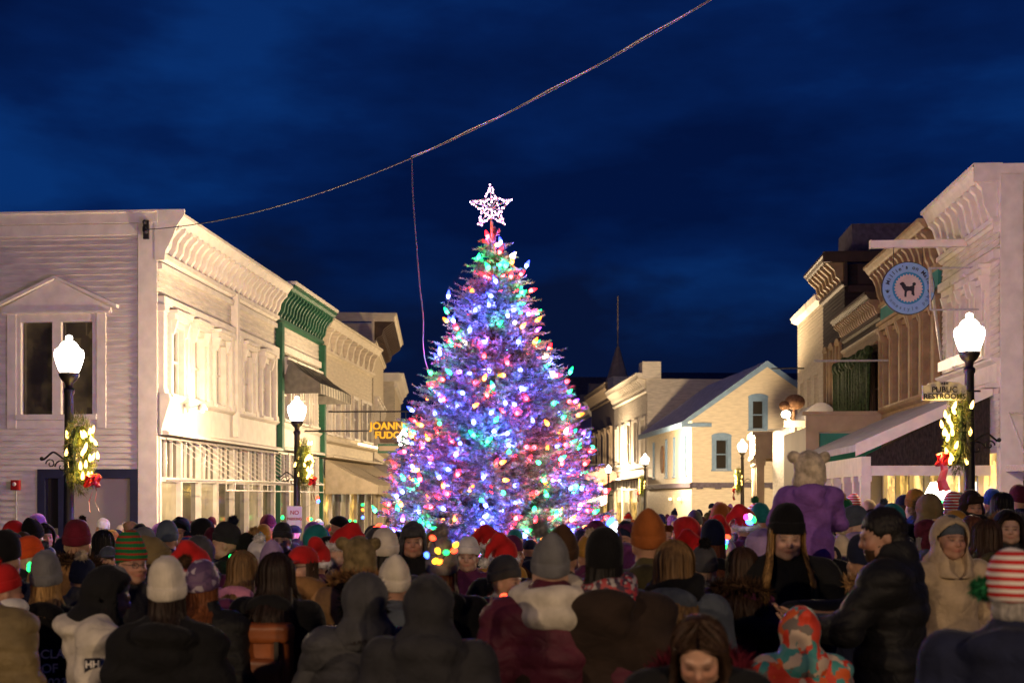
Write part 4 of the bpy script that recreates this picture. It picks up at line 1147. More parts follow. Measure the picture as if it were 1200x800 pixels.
# ================================================================== OVERHEAD CABLE
def cables():
    P0, P1 = Vector((-10.08, 27.16, 0)), Vector((8.0, 9.0, 0))
    z = lambda t: 7.75 - 3.50 * t + 6.25 * t * t
    t_ = thing('overhead_cable', 'twisted pale cable sagging across the square from the white corner building', 'cable', (0, 0, 0))
    ts = np.linspace(0, 1, 60)
    c = [P0.lerp(P1, t) + Vector((0, 0, z(t))) for t in ts]
    m = MB(); m.tube(c, .010, 6)
    m.build('strand', M['cable'], t_, smoothf=True)
    ts = np.linspace(.3834, 1, 420)
    m = MB(); m.tube([P0.lerp(P1, t) + Vector((.010 * math.cos(t * 90), .010 * math.sin(t * 90), z(t) + .020 + .012 * math.sin(t * 90))) for t in ts], .009, 5)
    m.build('strand', M['cable_pale'], t_, smoothf=True)
    b = MB(); b.box(-10.14, -10.02, 27.17, 27.23, 7.55, 7.95); b.box(-10.12, -10.06, 27.08, 27.17, 7.70, 7.80); b.ball((-10.08, 27.1, 7.9), .05, 8, 6); b.ball((-10.05, 27.1, 7.7), .06, 8, 6)
    b.build('wall_bracket', M['iron'], t_)
    # the drop to the tree
    J = P0.lerp(P1, .3834); J.z = z(.3834)
    d = thing('power_cord', 'thin lilac lit cord dropping from the overhead cable into the Christmas tree', 'cord', (0, 0, 0))
    pts = [J]
    for px, py, dd in ((484, 230, 20.0), (488, 285, 19.5), (492, 335, 19.0), (496, 372, 18.7), (496, 405, 18.4), (500, 428, 18.2), (510, 443, 18.0), (530, 446, 17.8)):
        x, y = at(px, dd); pts.append(Vector((x, y, zat(py, dd))))
    # smooth through the points
    out = []
    for i in range(len(pts) - 1):
        p0, p1, p2, p3 = pts[max(i - 1, 0)], pts[i], pts[i + 1], pts[min(i + 2, len(pts) - 1)]
        for s in np.linspace(0, 1, 8, endpoint=False):
            out.append(.5 * ((2 * p1) + (p2 - p0) * s + (2 * p0 - 5 * p1 + 4 * p2 - p3) * s * s + (3 * p1 - p0 - 3 * p2 + p3) * s ** 3))
    out.append(pts[-1])
    MB().tube(out, .0095, 6).build('cord', M['cord_lilac'], d, smoothf=True)
    p = thing('utility_pole', 'wooden utility pole holding the near end of the overhead cable, beyond the frame', 'pole', (8.0, 9.0, gz(8, 9)))
    MB().lathe([(.16, 0), (.11, 11.2), (.02, 11.25)], n=12).build('shaft', M['carved_wood'], p, smoothf=True)
    MB().box(-.9, .9, -.06, .06, 10.4, 10.55).build('crossarm', M['carved_wood'], p)
M['cable'] = surf('cable', (.10, .09, .09), .6, .2, 20, 0)
M['cable_pale'] = surf('cable_pale', (.62, .55, .56), .5, .15, 20, 0)
M['cord_lilac'] = surf('cord_lilac', (.20, .15, .25), .5, .15, 20, 0)
cables()

# ================================================================== CHRISTMAS TREE
TD = 18.0
TX, TY = at(580, TD)
TG = gz(TX, TY)
PROF = [(.25, 1.12), (.7, 1.40), (1.4, 1.43), (1.62, 1.40), (2.2, 1.29), (2.66, 1.18), (3.15, 1.03), (3.62, .84), (4.1, .61), (4.58, .46), (5.06, .28), (5.3, .15), (5.55, .05)]
def crown_r(z):
    for (a, ra), (b, rb) in zip(PROF[:-1], PROF[1:]):
        if a <= z <= b:
            return ra + (rb - ra) * (z - a) / (b - a)
    return PROF[0][1] if z < PROF[0][0] else .03

def christmas_tree():
    t = thing('christmas_tree', 'tall fir tree crowded with coloured bulbs in the middle of the street', 'tree', (TX, TY, 0))
    MB().tube([(0, 0, TG), (0, 0, 1.5), (.02, 0, 3.5), (0, .01, 5.0), (0, 0, 5.72)], [.13, .11, .07, .03, .012], 10).build('trunk', M['bark'], t, smoothf=True)
    rg = np.random.default_rng(5)
    # one spray of needles along +x, length 1
    NS = 24
    u = np.linspace(.05, 1, NS)
    fr_tips, fr_dirs = [], []
    origins, dirs, lens, ups = [], [], [], []
    lb = MB()
    nb = 0
    z = .22
    while z < 5.5:
        R0 = crown_r(z)
        n = max(4, int(2 * math.pi * R0 / .30) + 2)
        off = rg.uniform(0, 6.28)
        for i in range(n):
            th = off + 2 * math.pi * (i + rg.uniform(-.3, .3)) / n
            Rl = R0 * rg.uniform(.78, 1.16) + .02
            rise = rg.uniform(.02, .16) * min(1, R0 + .2)
            er = np.array([math.cos(th), math.sin(th), 0]); et = np.array([-math.sin(th), math.cos(th), 0])
            zz = z + rg.uniform(-.05, .05)
            bp = lambda s: er * (Rl * s) + np.array([0, 0, zz - .16 * R0 * s * (1 - s) * 2 + rise * s * s - .02])
            pts = [bp(s) for s in (0.02, .3, .6, .85, 1)]
            lb.tube(pts, [.016, .013, .009, .006, .003], 4)
            m = max(3, int(Rl / .105))
            for j in range(m):
                s = .30 + .70 * (j + rg.uniform(0, .7)) / m
                s = min(s, .98)
                for sd in (-1, 1):
                    ang = rg.uniform(.45, 1.0)
                    d = er * math.cos(ang) + et * sd * math.sin(ang) + np.array([0, 0, rg.uniform(-.15, .38)])
                    d /= np.linalg.norm(d)
                    origins.append(bp(s)); dirs.append(d); lens.append(rg.uniform(.13, .26) * (1.1 - .35 * s) * min(1, .55 + R0))
            origins.append(bp(.86)); d = er + np.array([0, 0, rg.uniform(.0, .5)]) + et * rg.uniform(-.2, .2); d /= np.linalg.norm(d); dirs.append(d); lens.append(rg.uniform(.18, .34) * min(1, .5 + R0))
        z += .105 if z > .5 else .14
    # leader
    for q in np.linspace(4.9, 5.66, 14):
        th = rg.uniform(0, 6.28); d = np.array([math.cos(th) * .6, math.sin(th) * .6, .7]); d /= np.linalg.norm(d)
        origins.append(np.array([0, 0, q])); dirs.append(d); lens.append(rg.uniform(.08, .14))
    lb.build('limbs', M['bark'], t)
    O, D, Ln = np.array(origins), np.array(dirs), np.array(lens)
    N = len(O)
    rv = rg.normal(0, 1, (N, 3)); S = np.cross(D, rv); S /= np.linalg.norm(S, axis=1, keepdims=True); U = np.cross(S, D)
    # needles
    phi = rg.uniform(0, 2 * math.pi, (N, NS)); uu = (u[None, :] + rg.uniform(-.02, .02, (N, NS)))
    base = O[:, None, :] + D[:, None, :] * (Ln[:, None] * uu)[..., None]
    side = S[:, None, :] * np.cos(phi)[..., None] + U[:, None, :] * np.sin(phi)[..., None]
    nd_ = D[:, None, :] * .75 + side * .8
    nl = .056 * rg.uniform(.7, 1.25, (N, NS)) * (1.05 - .4 * uu)
    tip = base + nd_ * nl[..., None]
    wv = np.cross(nd_, D[:, None, :] + rg.normal(0, .3, (N, NS, 3))); wv /= np.linalg.norm(wv, axis=2, keepdims=True) + 1e-9
    hw = .0088
    V = np.stack([base - wv * hw, base + wv * hw, tip], 2).reshape(-1, 3)
    # twig spines as thin triangles
    st = np.stack([O - S * .006, O + S * .006, O + D * Ln[:, None]], 1).reshape(-1, 3)
    V = np.concatenate([V, st]); nf = len(V) // 3
    me = bpy.data.meshes.new('needles')
    me.vertices.add(len(V)); me.vertices.foreach_set('co', V.astype(np.float32).ravel())
    me.loops.add(nf * 3); me.loops.foreach_set('vertex_index', np.arange(nf * 3, dtype=np.int32))
    me.polygons.add(nf); me.polygons.foreach_set('loop_start', np.arange(0, nf * 3, 3, dtype=np.int32))
    me.update(); me.validate()
    me.materials.append(M['fir'])
    link('crown', me, t)
    return O + D * Ln[:, None], D

def fir_mat():
    m, nt, b = new_mat('fir')
    tc = nt.nodes.new('ShaderNodeTexCoord'); n = nt.nodes.new('ShaderNodeTexNoise'); n.inputs['Scale'].default_value = 7; n.inputs['Detail'].default_value = 4
    nt.links.new(tc.outputs['Object'], n.inputs['Vector'])
    r = ramp(nt, [(.34, (.035, .055, .045)), (.54, (.12, .15, .14)), (.66, (.36, .38, .38))])
    nt.links.new(n.outputs['Fac'], r.inputs['Fac']); nt.links.new(r.outputs['Color'], b.inputs['Base Color'])
    b.inputs['Roughness'].default_value = .5; b.inputs['Specular IOR Level'].default_value = .45
    return m
M['fir'] = fir_mat()
M['bark'] = surf('bark', (.06, .042, .03), .9, .4, 12, .6, 40, .2, .01)

BULB = {'red': ((1, .045, .05), (1, .012, .02)), 'blue': ((.16, .20, 1), (.03, .05, 1)), 'green': ((.05, 1, .38), (.012, .8, .2)), 'orange': ((1, .32, .06), (1, .16, .01)), 'violet': ((.62, .2, 1), (.35, .05, 1)), 'white': ((1, .82, .62), (1, .75, .5))}
BM = {}
def glow_glass(name, col, strength):
    m = bpy.data.materials.new(name); m.use_nodes = True; nt = m.node_tree; nt.nodes.clear()
    out = nt.nodes.new('ShaderNodeOutputMaterial'); e = nt.nodes.new('ShaderNodeEmission'); t = nt.nodes.new('ShaderNodeBsdfTransparent'); a = nt.nodes.new('ShaderNodeAddShader')
    e.inputs['Color'].default_value = (*col, 1); e.inputs['Strength'].default_value = strength
    t.inputs['Color'].default_value = (.7, .7, .7, 1)
    nt.links.new(e.outputs[0], a.inputs[0]); nt.links.new(t.outputs[0], a.inputs[1]); nt.links.new(a.outputs[0], out.inputs['Surface'])
    return m
for k, (a, b) in BULB.items():
    qc = {'red': 14, 'blue': 9.0, 'green': 6.5, 'orange': 6.0, 'violet': 7, 'white': 6}[k]
    qt = {'red': 6, 'blue': 6.5, 'green': 3.0, 'orange': 5, 'violet': 5, 'white': 4}[k]
    BM[k] = (glow_glass('bulb_core_' + k, a, qc), glow_glass('bulb_tip_' + k, b, qt))
BULB_ME = {k: c9_mesh('light_bulb', [BM[k][0], BM[k][1], M['socket']], L=.122, r=.0285) for k in BULB}
BULB_W = {'red': 1.35, 'blue': 2.9, 'green': 1.05, 'orange': .9, 'violet': 1.2, 'white': .7}

LIGHTS = {}
BULB_PW = 8.5
def tree_lights(tips, dirs):
    t = thing('light_string', 'string of large red, blue, green and orange bulbs wound around the Christmas tree', 'string lights', (TX, TY, 0))
    rg = np.random.default_rng(8); rr = random.Random(9)
    rad = np.hypot(tips[:, 0], tips[:, 1]); lim = np.array([crown_r(z) for z in tips[:, 2]])
    ok = np.where(rad > lim * .80)[0]; rg.shuffle(ok)
    pos = []
    for i in ok:
        p = tips[i]
        md = .120 if p[2] > 3.6 else .142
        if all((p[0] - q[0]) ** 2 + (p[1] - q[1]) ** 2 + (p[2] - q[2]) ** 2 > md * md for q, _ in pos):
            pos.append((p, dirs[i]))
        if len(pos) >= 700: break
    # camera side first: the ones that show largest
    cd = Vector((-TX, -TY, 0)).normalized()
    pos.sort(key=lambda q: -(q[0][0] * cd.x + q[0][1] * cd.y) / (crown_r(q[0][2]) + .1))
    names = ['red', 'blue', 'green', 'orange', 'violet', 'white']
    wt = [.31, .31, .23, .09, .03, .03]
    rest = MB(); mats = []
    idx = {}
    for k in names:
        idx[k] = len(mats); mats += [BM[k][0], BM[k][1], M['socket']]
    src = {}
    for k in names:
        me = BULB_ME[k]; src[k] = ([tuple(v.co) for v in me.vertices], [tuple(p.vertices) for p in me.polygons], [p.material_index for p in me.polygons])
    # spread the 100 single ones over the facing half
    front = pos[:len(pos) // 2]; rr.shuffle(front); singles = {id(q) for q in front[:100]}
    for q in pos:
        p, d = q
        k = rr.choices(names, wt)[0]
        dv = Vector(d) * .6 + Vector((rr.uniform(-.6, .6), rr.uniform(-.6, .6), rr.uniform(-.2, 1.0))); dv.normalize()
        Mx = Matrix.Translation(Vector(p) + Vector((0, 0, .012))) @ dv.to_track_quat('Z', 'Y').to_matrix().to_4x4()
        kl = (k, rr.choice((.3, .7, 1.0, 2.0)))
        if kl not in LIGHTS:
            li = bpy.data.lights.new('bulb_light', 'POINT'); li.energy = BULB_PW * BULB_W[k] * kl[1]; li.color = BULB[k][1] if k != 'blue' else (.10, .10, 1); li.shadow_soft_size = .02
            LIGHTS[kl] = li
        lo = bpy.data.objects.new('bulb_light', LIGHTS[kl]); COL.objects.link(lo); lo.parent = t; lo.matrix_local = Mx @ Matrix.Translation((0, 0, .04))
        if id(q) in singles:
            link('light_bulb', BULB_ME[k], t, Mx)
        else:
            v, f, mi = src[k]; b0 = len(rest.v)
            rest.v += [tuple(Mx @ Vector(x)) for x in v]; rest.f += [tuple(i + b0 for i in g) for g in f]; rest.m += [idx[k] + i for i in mi]
    o = rest.build('light_bulb', mats, t, smoothf=True, recalc=False); o['kind'] = 'stuff'
    # wire, winding round from bulb to bulb
    s = sorted(pos, key=lambda q: (round(q[0][2] / .16), math.atan2(q[0][1], q[0][0])))
    w = MB()
    for (a, _), (b, _) in zip(s[:-1], s[1:]):
        if True:
            m = [(a[i] + b[i]) / 2 for i in range(3)]; m[2] -= .03
            w.tube([tuple(a), tuple(m), tuple(b)], .0045, 4)
    w.build('wire', M['socket'], t, recalc=False)
tips, tdirs = christmas_tree()
tree_lights(tips, tdirs)

def star():
    x, y = at(575.5, TD)
    zc = zat(243, TD)
    t = thing('star', 'glowing pink white five pointed star on a thin pole above the tree', 'star', (x, y, zc), YAW)
    Ro, Ri = .305, .135
    P = []
    for i in range(10):
        a = math.pi / 2 + i * math.pi / 5 + .03; q = Ro if i % 2 == 0 else Ri
        P.append(Vector((q * math.cos(a), 0, q * math.sin(a))))
    f = MB()
    segs = [(P[i], P[(i + 1) % 10]) for i in range(10)] + [(P[i], P[(i + 2) % 10]) for i in range(1, 10, 2)] + [(P[i], Vector((0, 0, 0))) for i in range(0, 10)]
    for y0 in (-.03, .03):
        for a, b in segs: f.tube([a + Vector((0, y0, 0)), b + Vector((0, y0, 0))], .0055, 5)
    f.build('frame', M['steel'], t)
    r2 = random.Random(4)
    L = MB().ball((0, 0, 0), .0125, 8, 6).mesh('star_light', M['star_led'], True)
    pts = []
    for a, b in segs[:10] * 1:
        for s in np.linspace(0, 1, 6, endpoint=False): pts.append(a.lerp(b, s))
    for a, b in segs[10:]:
        for s in (.25, .5, .75)[: 3 if len(pts) < 96 else 0]: pts.append(a.lerp(b, s))
    for p in pts[:100]:
        link('star_light', L, t, Matrix.Translation(p + Vector((r2.uniform(-.012, .012), r2.choice((-.035, .035)), r2.uniform(-.012, .012)))))
    tx, ty = TX - x, TY - y
    MB().tube([(0, .0, -.26), (.004, .01, 0 - .12)], .011, 6).tube([(.0, 0, -.55), (.0, 0, -.1)], .011, 6).tube([(.03, .02, -.75), (.02, .02, -.2)], .008, 6).build('pole', M['bamboo'], t)
M['star_led'] = emit('star_led', (1, .58, .90), 7)
M['bamboo'] = surf('bamboo', (.40, .28, .12), .6, .3, 14, .1, 40, .3, .003)
star()
# ================================================================== PEOPLE: smooth-blended bodies and clothes
class SDF:
    def __init__(s, lo, hi, vox):
        s.lo = np.array(lo, float); s.vox = vox
        s.n = np.ceil((np.array(hi) - s.lo) / vox).astype(int) + 1
        s.d = np.full(tuple(s.n), 1.0, np.float32)
        s.ax = [s.lo[i] + vox * np.arange(s.n[i]) for i in range(3)]
    def _blk(s, lo, hi):
        a = np.maximum(0, np.floor((np.array(lo) - s.lo) / s.vox).astype(int)); b = np.minimum(s.n, np.ceil((np.array(hi) - s.lo) / s.vox).astype(int) + 1)
        if np.any(b <= a): return None
        sl = tuple(slice(a[i], b[i]) for i in range(3))
        X, Y, Z = np.meshgrid(*[s.ax[i][sl[i]] for i in range(3)], indexing='ij')
        return sl, np.stack([X, Y, Z], -1)
    def _apply(s, lo, hi, fn, k, sub):
        pad = k + 3 * s.vox
        q = s._blk(np.array(lo) - pad, np.array(hi) + pad)
        if q is None: return s
        sl, P = q
        b = fn(P); a = s.d[sl]
        if sub:
            b = -b; h = np.clip(.5 - .5 * (a - b) / max(k, 1e-5), 0, 1) if False else np.clip(.5 + .5 * (b - a) / max(k, 1e-5), 0, 1)
            r = a * (1 - h) + b * h + k * h * (1 - h)
        else:
            h = np.clip(.5 + .5 * (b - a) / max(k, 1e-5), 0, 1)
            r = b * (1 - h) + a * h - k * h * (1 - h)
        s.d[sl] = r
        return s
    def cap(s, a, b, ra, rb=None, k=.03, sub=False):
        a, b = np.array(a, float), np.array(b, float); rb = ra if rb is None else rb
        def fn(P):
            ab = b - a; t = np.clip(((P - a) @ ab) / (ab @ ab + 1e-9), 0, 1)
            return np.linalg.norm(P - a - t[..., None] * ab, axis=-1) - (ra + (rb - ra) * t)
        m = max(ra, rb)
        return s._apply(np.minimum(a, b) - m, np.maximum(a, b) + m, fn, k, sub)
    def ell(s, c, r, k=.02, sub=False, rot=None):
        c, r = np.array(c, float), np.array(r, float)
        def fn(P):
            p = P - c
            if rot is not None: p = p @ np.array(rot)
            k0 = np.linalg.norm(p / r, axis=-1); k1 = np.linalg.norm(p / (r * r), axis=-1) + 1e-9
            return k0 * (k0 - 1) / k1
        m = r if rot is None else np.full(3, r.max())
        return s._apply(c - m, c + m, fn, k, sub)
    def box(s, c, h, rr=.02, k=.02, sub=False):
        c, h = np.array(c, float), np.array(h, float)
        def fn(P):
            q = np.abs(P - c) - (h - rr)
            return np.linalg.norm(np.maximum(q, 0), axis=-1) + np.minimum(q.max(-1), 0) - rr
        return s._apply(c - h, c + h, fn, k, sub)
    def disp(s, fn):
        X, Y, Z = np.meshgrid(*s.ax, indexing='ij'); s.d = s.d + fn(X, Y, Z).astype(np.float32); return s
    def mesh(s, name, mats, cut=None):
        d = s.d; n = d.shape
        cn = tuple(k - 1 for k in n)
        acc = np.zeros(cn + (3,), np.float32); cnt = np.zeros(cn, np.float32)
        neg = d < 0
        def S(o): return tuple(slice(o[i], o[i] + cn[i]) for i in range(3))
        for ax in range(3):
            oth = [i for i in range(3) if i != ax]
            for p in (0, 1):
                for q in (0, 1):
                    o = [0, 0, 0]; o[oth[0]] = p; o[oth[1]] = q
                    e = list(o); e[ax] = 1
                    v0, v1 = d[S(o)], d[S(e)]
                    cr = neg[S(o)] != neg[S(e)]
                    if not cr.any(): continue
                    t = np.where(cr, v0 / np.where(cr, v0 - v1, 1), 0)
                    for i in range(3):
                        acc[..., i] += np.where(cr, (t if i == ax else o[i]), 0)
                    cnt += cr
        act = cnt > 0
        ids = np.full(cn, -1, np.int64); ids[act] = np.arange(act.sum())
        cell = np.argwhere(act)
        V = (cell + acc[act] / cnt[act][:, None]) * s.vox + s.lo
        F = []
        for ax in range(3):
            b, c = (ax + 1) % 3, (ax + 2) % 3
            e0 = [slice(None)] * 3; e1 = [slice(None)] * 3
            e0[ax] = slice(0, n[ax] - 1); e1[ax] = slice(1, n[ax])
            for i in (b, c):
                e0[i] = slice(1, n[i] - 1); e1[i] = slice(1, n[i] - 1)
            a0, a1 = neg[tuple(e0)], neg[tuple(e1)]
            for flip, msk in ((False, a0 & ~a1), (True, ~a0 & a1)):
                w = np.argwhere(msk)
                if len(w) == 0: continue
                def cid(db, dc):
                    k = w.copy(); k[:, b] += db; k[:, c] += dc
                    return ids[k[:, 0], k[:, 1], k[:, 2]]
                q = np.stack([cid(0, 0), cid(1, 0), cid(1, 1), cid(0, 1)], 1)
                F.append(q[:, ::-1] if flip else q)
        F = np.concatenate(F)
        me = bpy.data.meshes.new(name)
        me.vertices.add(len(V)); me.vertices.foreach_set('co', V.astype(np.float32).ravel())
        me.loops.add(len(F) * 4); me.loops.foreach_set('vertex_index', F.astype(np.int32).ravel())
        me.polygons.add(len(F)); me.polygons.foreach_set('loop_start', np.arange(0, len(F) * 4, 4, dtype=np.int32))
        me.polygons.foreach_set('use_smooth', [True] * len(F))
        me.update(); me.validate()
        for m in (mats if isinstance(mats, (list, tuple)) else [mats]): me.materials.append(m)
        return me

def rotx(a): c, s = math.cos(a), math.sin(a); return np.array([[1, 0, 0], [0, c, -s], [0, s, c]])
def rotz(a): c, s = math.cos(a), math.sin(a); return np.array([[c, -s, 0], [s, c, 0], [0, 0, 1]])

NECK = np.array([0, -.015, 1.47])
HEAD0 = np.array([0, .012, 1.625])
def head_xf(pitch, yaw):
    Rm = rotz(yaw) @ rotx(-pitch)          # pitch > 0 looks down
    def f(p): return NECK + Rm @ (HEAD0 + np.array(p, float) - NECK)
    M4 = Matrix.Identity(4)
    o = f((0, 0, 0))
    for i in range(3):
        for j in range(3): M4[i][j] = Rm[i][j]
        M4[i][3] = o[i]
    return f, Rm, M4

# arm joints (right side; x mirrored for the left): shoulder, elbow, wrist, finger direction
ARMS = {
    'down':   ((.175, 0, 1.415), (.245, -.03, 1.13), (.225, .07, .89), (-.1, .15, -1)),
    'pocket': ((.175, 0, 1.415), (.27, -.07, 1.14), (.185, .12, .95), (-.6, .5, -.5)),
    'phone':  ((.175, .01, 1.415), (.235, .17, 1.20), (.055, .36, 1.42), (-.15, .1, 1)),
    'reach':  ((.175, .03, 1.415), (.25, .22, 1.22), (.12, .46, 1.22), (-.1, 1, .05)),
    'clasp':  ((.175, .01, 1.415), (.255, .10, 1.16), (.075, .27, 1.12), (-1, .3, .1)),
    'hold':   ((.175, .0, 1.415), (.27, .13, 1.20), (.13, .20, 1.44), (-.2, -.2, 1)),
}

def hand(s, w, d, side, r=1.0):
    """palm, four bent fingers of different lengths, thumb from the side of the palm"""
    w = np.array(w, float); d = np.array(d, float); d /= np.linalg.norm(d)
    up = np.array([0, 1, 0]) if abs(d[1]) < .8 else np.array([0, 0, 1])
    x = np.cross(d, up); x /= np.linalg.norm(x); nrm = np.cross(x, d)
    pc = w + d * .05
    s.cap(w, w + d * .03, .026, .03, .015)
    for i, u in enumerate((-.030, -.010, .010, .030)):
        L = (.062, .074, .080, .070)[i]
        k = w + d * .085 + x * u; m = k + d * L * .5 + nrm * .008; e = m + d * L * .42 + nrm * .026
        s.cap(w + d * .03 + x * u * .7, k, .015, .0115, .012); s.cap(k, m, .0105, .0095, .004); s.cap(m, e, .0095, .008, .004)
    tb = w + d * .035 + x * side * -.03
    s.cap(tb, tb + d * .035 + x * side * -.028 + nrm * .012, .013, .0115, .008)
    t2 = tb + d * .035 + x * side * -.028 + nrm * .012
    s.cap(t2, t2 + d * .032 + x * side * -.004 + nrm * .016, .011, .009, .004)

def legs_joints(sit):
    if sit:
        return [((s * .085, 0, .92), (s * .13, .36, .90), (s * .12, .40, .50), (s * .12, .50, .46)) for s in (-1, 1)]
    return [((s * .085, 0, .90), (s * .10, .015, .49), (s * .105, -.02, .09), (s * .125, .13, .035)) for s in (-1, 1)]

def head_shape(s, f, Rm):
    def E(c, r, k=.02, sub=False): s.ell(f(c), r, k, sub, Rm)
    def Cp(a, b, ra, rb, k=.01, sub=False): s.cap(f(a), f(b), ra, rb, k, sub)
    E((0, -.008, .022), (.076, .096, .098), .02)
    E((0, .022, -.035), (.064, .078, .084), .03)
    E((0, .066, -.092), (.026, .024, .022), .025)
    for q in (-1, 1):
        E((q * .040, .066, -.030), (.024, .026, .024), .02)
        E((q * .048, .020, -.078), (.020, .040, .022), .03)
        E((q * .077, -.008, -.012), (.010, .019, .031), .008)
        E((q * .031, .103, .004), (.019, .015, .011), .012, True)
        E((q * .031, .081, .003), (.0135, .0135, .0125), .004)
        Cp((q * .012, .094, .022), (q * .046, .082, .026), .0095, .008, .010)
    Cp((0, .092, .010), (0, .110, -.026), .0085, .0125, .010)
    for q in (-1, 1): E((q * .012, .098, -.030), (.008, .010, .007), .006)
    E((0, .092, -.055), (.024, .012, .0075), .006); E((0, .090, -.066), (.021, .012, .0085), .006)
    Cp((-.022, .106, -.060), (.022, .106, -.060), .0028, .0028, .003, True)

def tint_body(me, f, Rm):
    """lips, brows, eyes and warm cheeks as a colour layer on the skin"""
    n = len(me.vertices); co = np.empty(n * 3, np.float32); me.vertices.foreach_get('co', co); co = co.reshape(-1, 3)
    P = (co - f((0, 0, 0))) @ Rm
    c = np.ones((n, 4), np.float32)
    front = P[:, 1] > .05
    def blend(w, col):
        w = np.clip(w, 0, 1)[:, None]; c[:, :3] = c[:, :3] * (1 - w) + np.array(col) * w
    def g(cx, cz, rx, rz): return np.clip(1.6 - np.hypot((P[:, 0] - cx) / rx, (P[:, 2] - cz) / rz), 0, 1) * front
    for q in (-1, 1):
        blend(.45 * g(q * .042, -.03, .03, .025), (1.08, .78, .74))
        blend(.55 * g(q * .031, .004, .020, .012), (.62, .55, .55))
        blend(g(q * .031, .001, .011, .0055), (.10, .09, .09))
        blend(.8 * g(q * .031, .0255, .021, .005), (.22, .18, .15))
    blend(.8 * g(0, -.060, .024, .010), (.85, .45, .45)); blend(.9 * g(0, -.060, .021, .0022), (.3, .15, .15))
    blend(.35 * g(0, -.026, .016, .012), (1.05, .8, .76))
    a = me.color_attributes.new('tint', 'FLOAT_COLOR', 'POINT'); a.data.foreach_set('color', c.ravel())

TPL = {}
def body_mesh(arm, pitch, yaw, sit=False, wide=1.0):
    key = ('body', arm, pitch, yaw, sit)
    if key in TPL: return TPL[key]
    f, Rm, M4 = head_xf(pitch, yaw)
    zt = 1.0 if arm in ('down', 'pocket') else 1.0
    s = SDF((-.36, -.20, -.02), (.36, .78 if arm == 'reach' or sit else .56 if arm in ('phone', 'clasp', 'hold') else .30, 1.80), .0095)
    s.ell((0, 0, 1.27), (.150, .095, .20), .05); s.ell((0, 0, 1.06), (.125, .085, .16), .06); s.ell((0, 0, .93), (.155, .10, .12), .06)
    s.cap((-.15, 0, 1.41), (.15, 0, 1.41), .05, .05, .05)
    s.cap((0, -.02, 1.40), f((0, -.015, -.07)), .056, .054, .03)
    A = ARMS[arm]
    for q in (-1, 1):
        sh, el, wr = [np.array((p[0] * q, p[1], p[2])) for p in A[:3]]; fd = np.array((A[3][0] * q, A[3][1], A[3][2]))
        if arm == 'reach' and q < 0: sh, el, wr = np.array((-.175, 0, 1.415)), np.array((-.25, .14, 1.18)), np.array((-.10, .38, 1.19))
        s.cap(sh, el, .047, .038, .03); s.cap(el, wr, .037, .026, .02)
        hand(s, wr, fd, q)
    for h, k, a, t in legs_joints(sit):
        s.cap(h, k, .078, .052, .04); s.cap(k, a, .052, .036, .02); s.cap(a, t, .036, .03, .02)
    head_shape(s, f, Rm)
    me = s.mesh('person', M['skin'])
    tint_body(me, f, Rm)
    TPL[key] = me
    return me

def folds(seed, amp, z0=0):
    r = np.random.default_rng(seed); ks = r.normal(0, 1, (9, 3)) * np.array([16, 16, 22]); ph = r.uniform(0, 6.28, 9)
    def fn(X, Y, Z):
        d = 0
        for k, p in zip(ks, ph): d = d + np.sin(k[0] * X + k[1] * Y + k[2] * Z + p)
        return amp * d / 3
    return fn

def coat_mesh(kind, arm, sit=False, seed=0):
    key = ('coat', kind, arm, sit)
    if key in TPL: return TPL[key]
    s = SDF((-.46, -.32, .35 if kind == 'long' else .60), (.46, .72 if arm == 'reach' else .52 if arm in ('phone', 'clasp', 'hold') or sit else .32, 1.62), .0125)
    p = 1.07 if kind == 'puffer' else 1.0
    s.ell((0, 0, 1.26), (.185 * p, .130 * p, .22), .05); s.ell((0, 0, 1.04), (.178 * p, .125 * p, .18), .06)
    hem = .55 if kind == 'long' else .80
    s.cap((-.06, 0, .98), (-.065, 0, hem + .10), .115 * p, .125 * p, .07); s.cap((.06, 0, .98), (.065, 0, hem + .10), .115 * p, .125 * p, .07)
    s.cap((-.145, -.005, 1.40), (.145, -.005, 1.40), .083 * p, .083 * p, .05)
    s.cap((0, -.02, 1.38), (0, -.012, 1.505), .105, .078, .04)
    for q in (-1, 1): s.cap((q * .045, -.015, 1.475), (q * .165, -.005, 1.395), .072, .080 * p, .05)
    A = ARMS[arm]
    for q in (-1, 1):
        sh, el, wr = [np.array((t[0] * q, t[1], t[2])) for t in A[:3]]
        if arm == 'reach' and q < 0: sh, el, wr = np.array((-.175, 0, 1.415)), np.array((-.25, .14, 1.18)), np.array((-.10, .38, 1.19))
        s.cap(sh, el, .080 * p, .066 * p, .055); s.cap(el, el + (wr - el) * .97, .066 * p, .052 * p, .03)
    if kind in ('parka', 'long'):
        s.ell((0, -.115, 1.46), (.135, .065, .075), .03); s.ell((0, -.10, 1.38), (.11, .05, .10), .04)
    if kind == 'puffer':
        s.cap((0, -.015, 1.44), (0, -.005, 1.535), .098, .090, .02)
    # flat hem
    s.box((0, 0, hem - .5), (1, 1, .5), .005, .008, True)
    if kind == 'puffer':
        s.disp(lambda X, Y, Z: .006 - .011 * np.sqrt(np.abs(np.sin(math.pi * (Z + .10 * np.abs(X) ** 1.5) / .10))))
    else:
        s.disp(lambda X, Y, Z: .010 * np.clip(1 - np.abs(X) / .008, 0, 1) * (np.abs(Y) > .05) * .4)
    s.disp(folds(seed + len(kind) + len(arm), .006 if kind == "puffer" else .011))
    me = s.mesh('coat', M['cloth']); TPL[key] = me
    return me

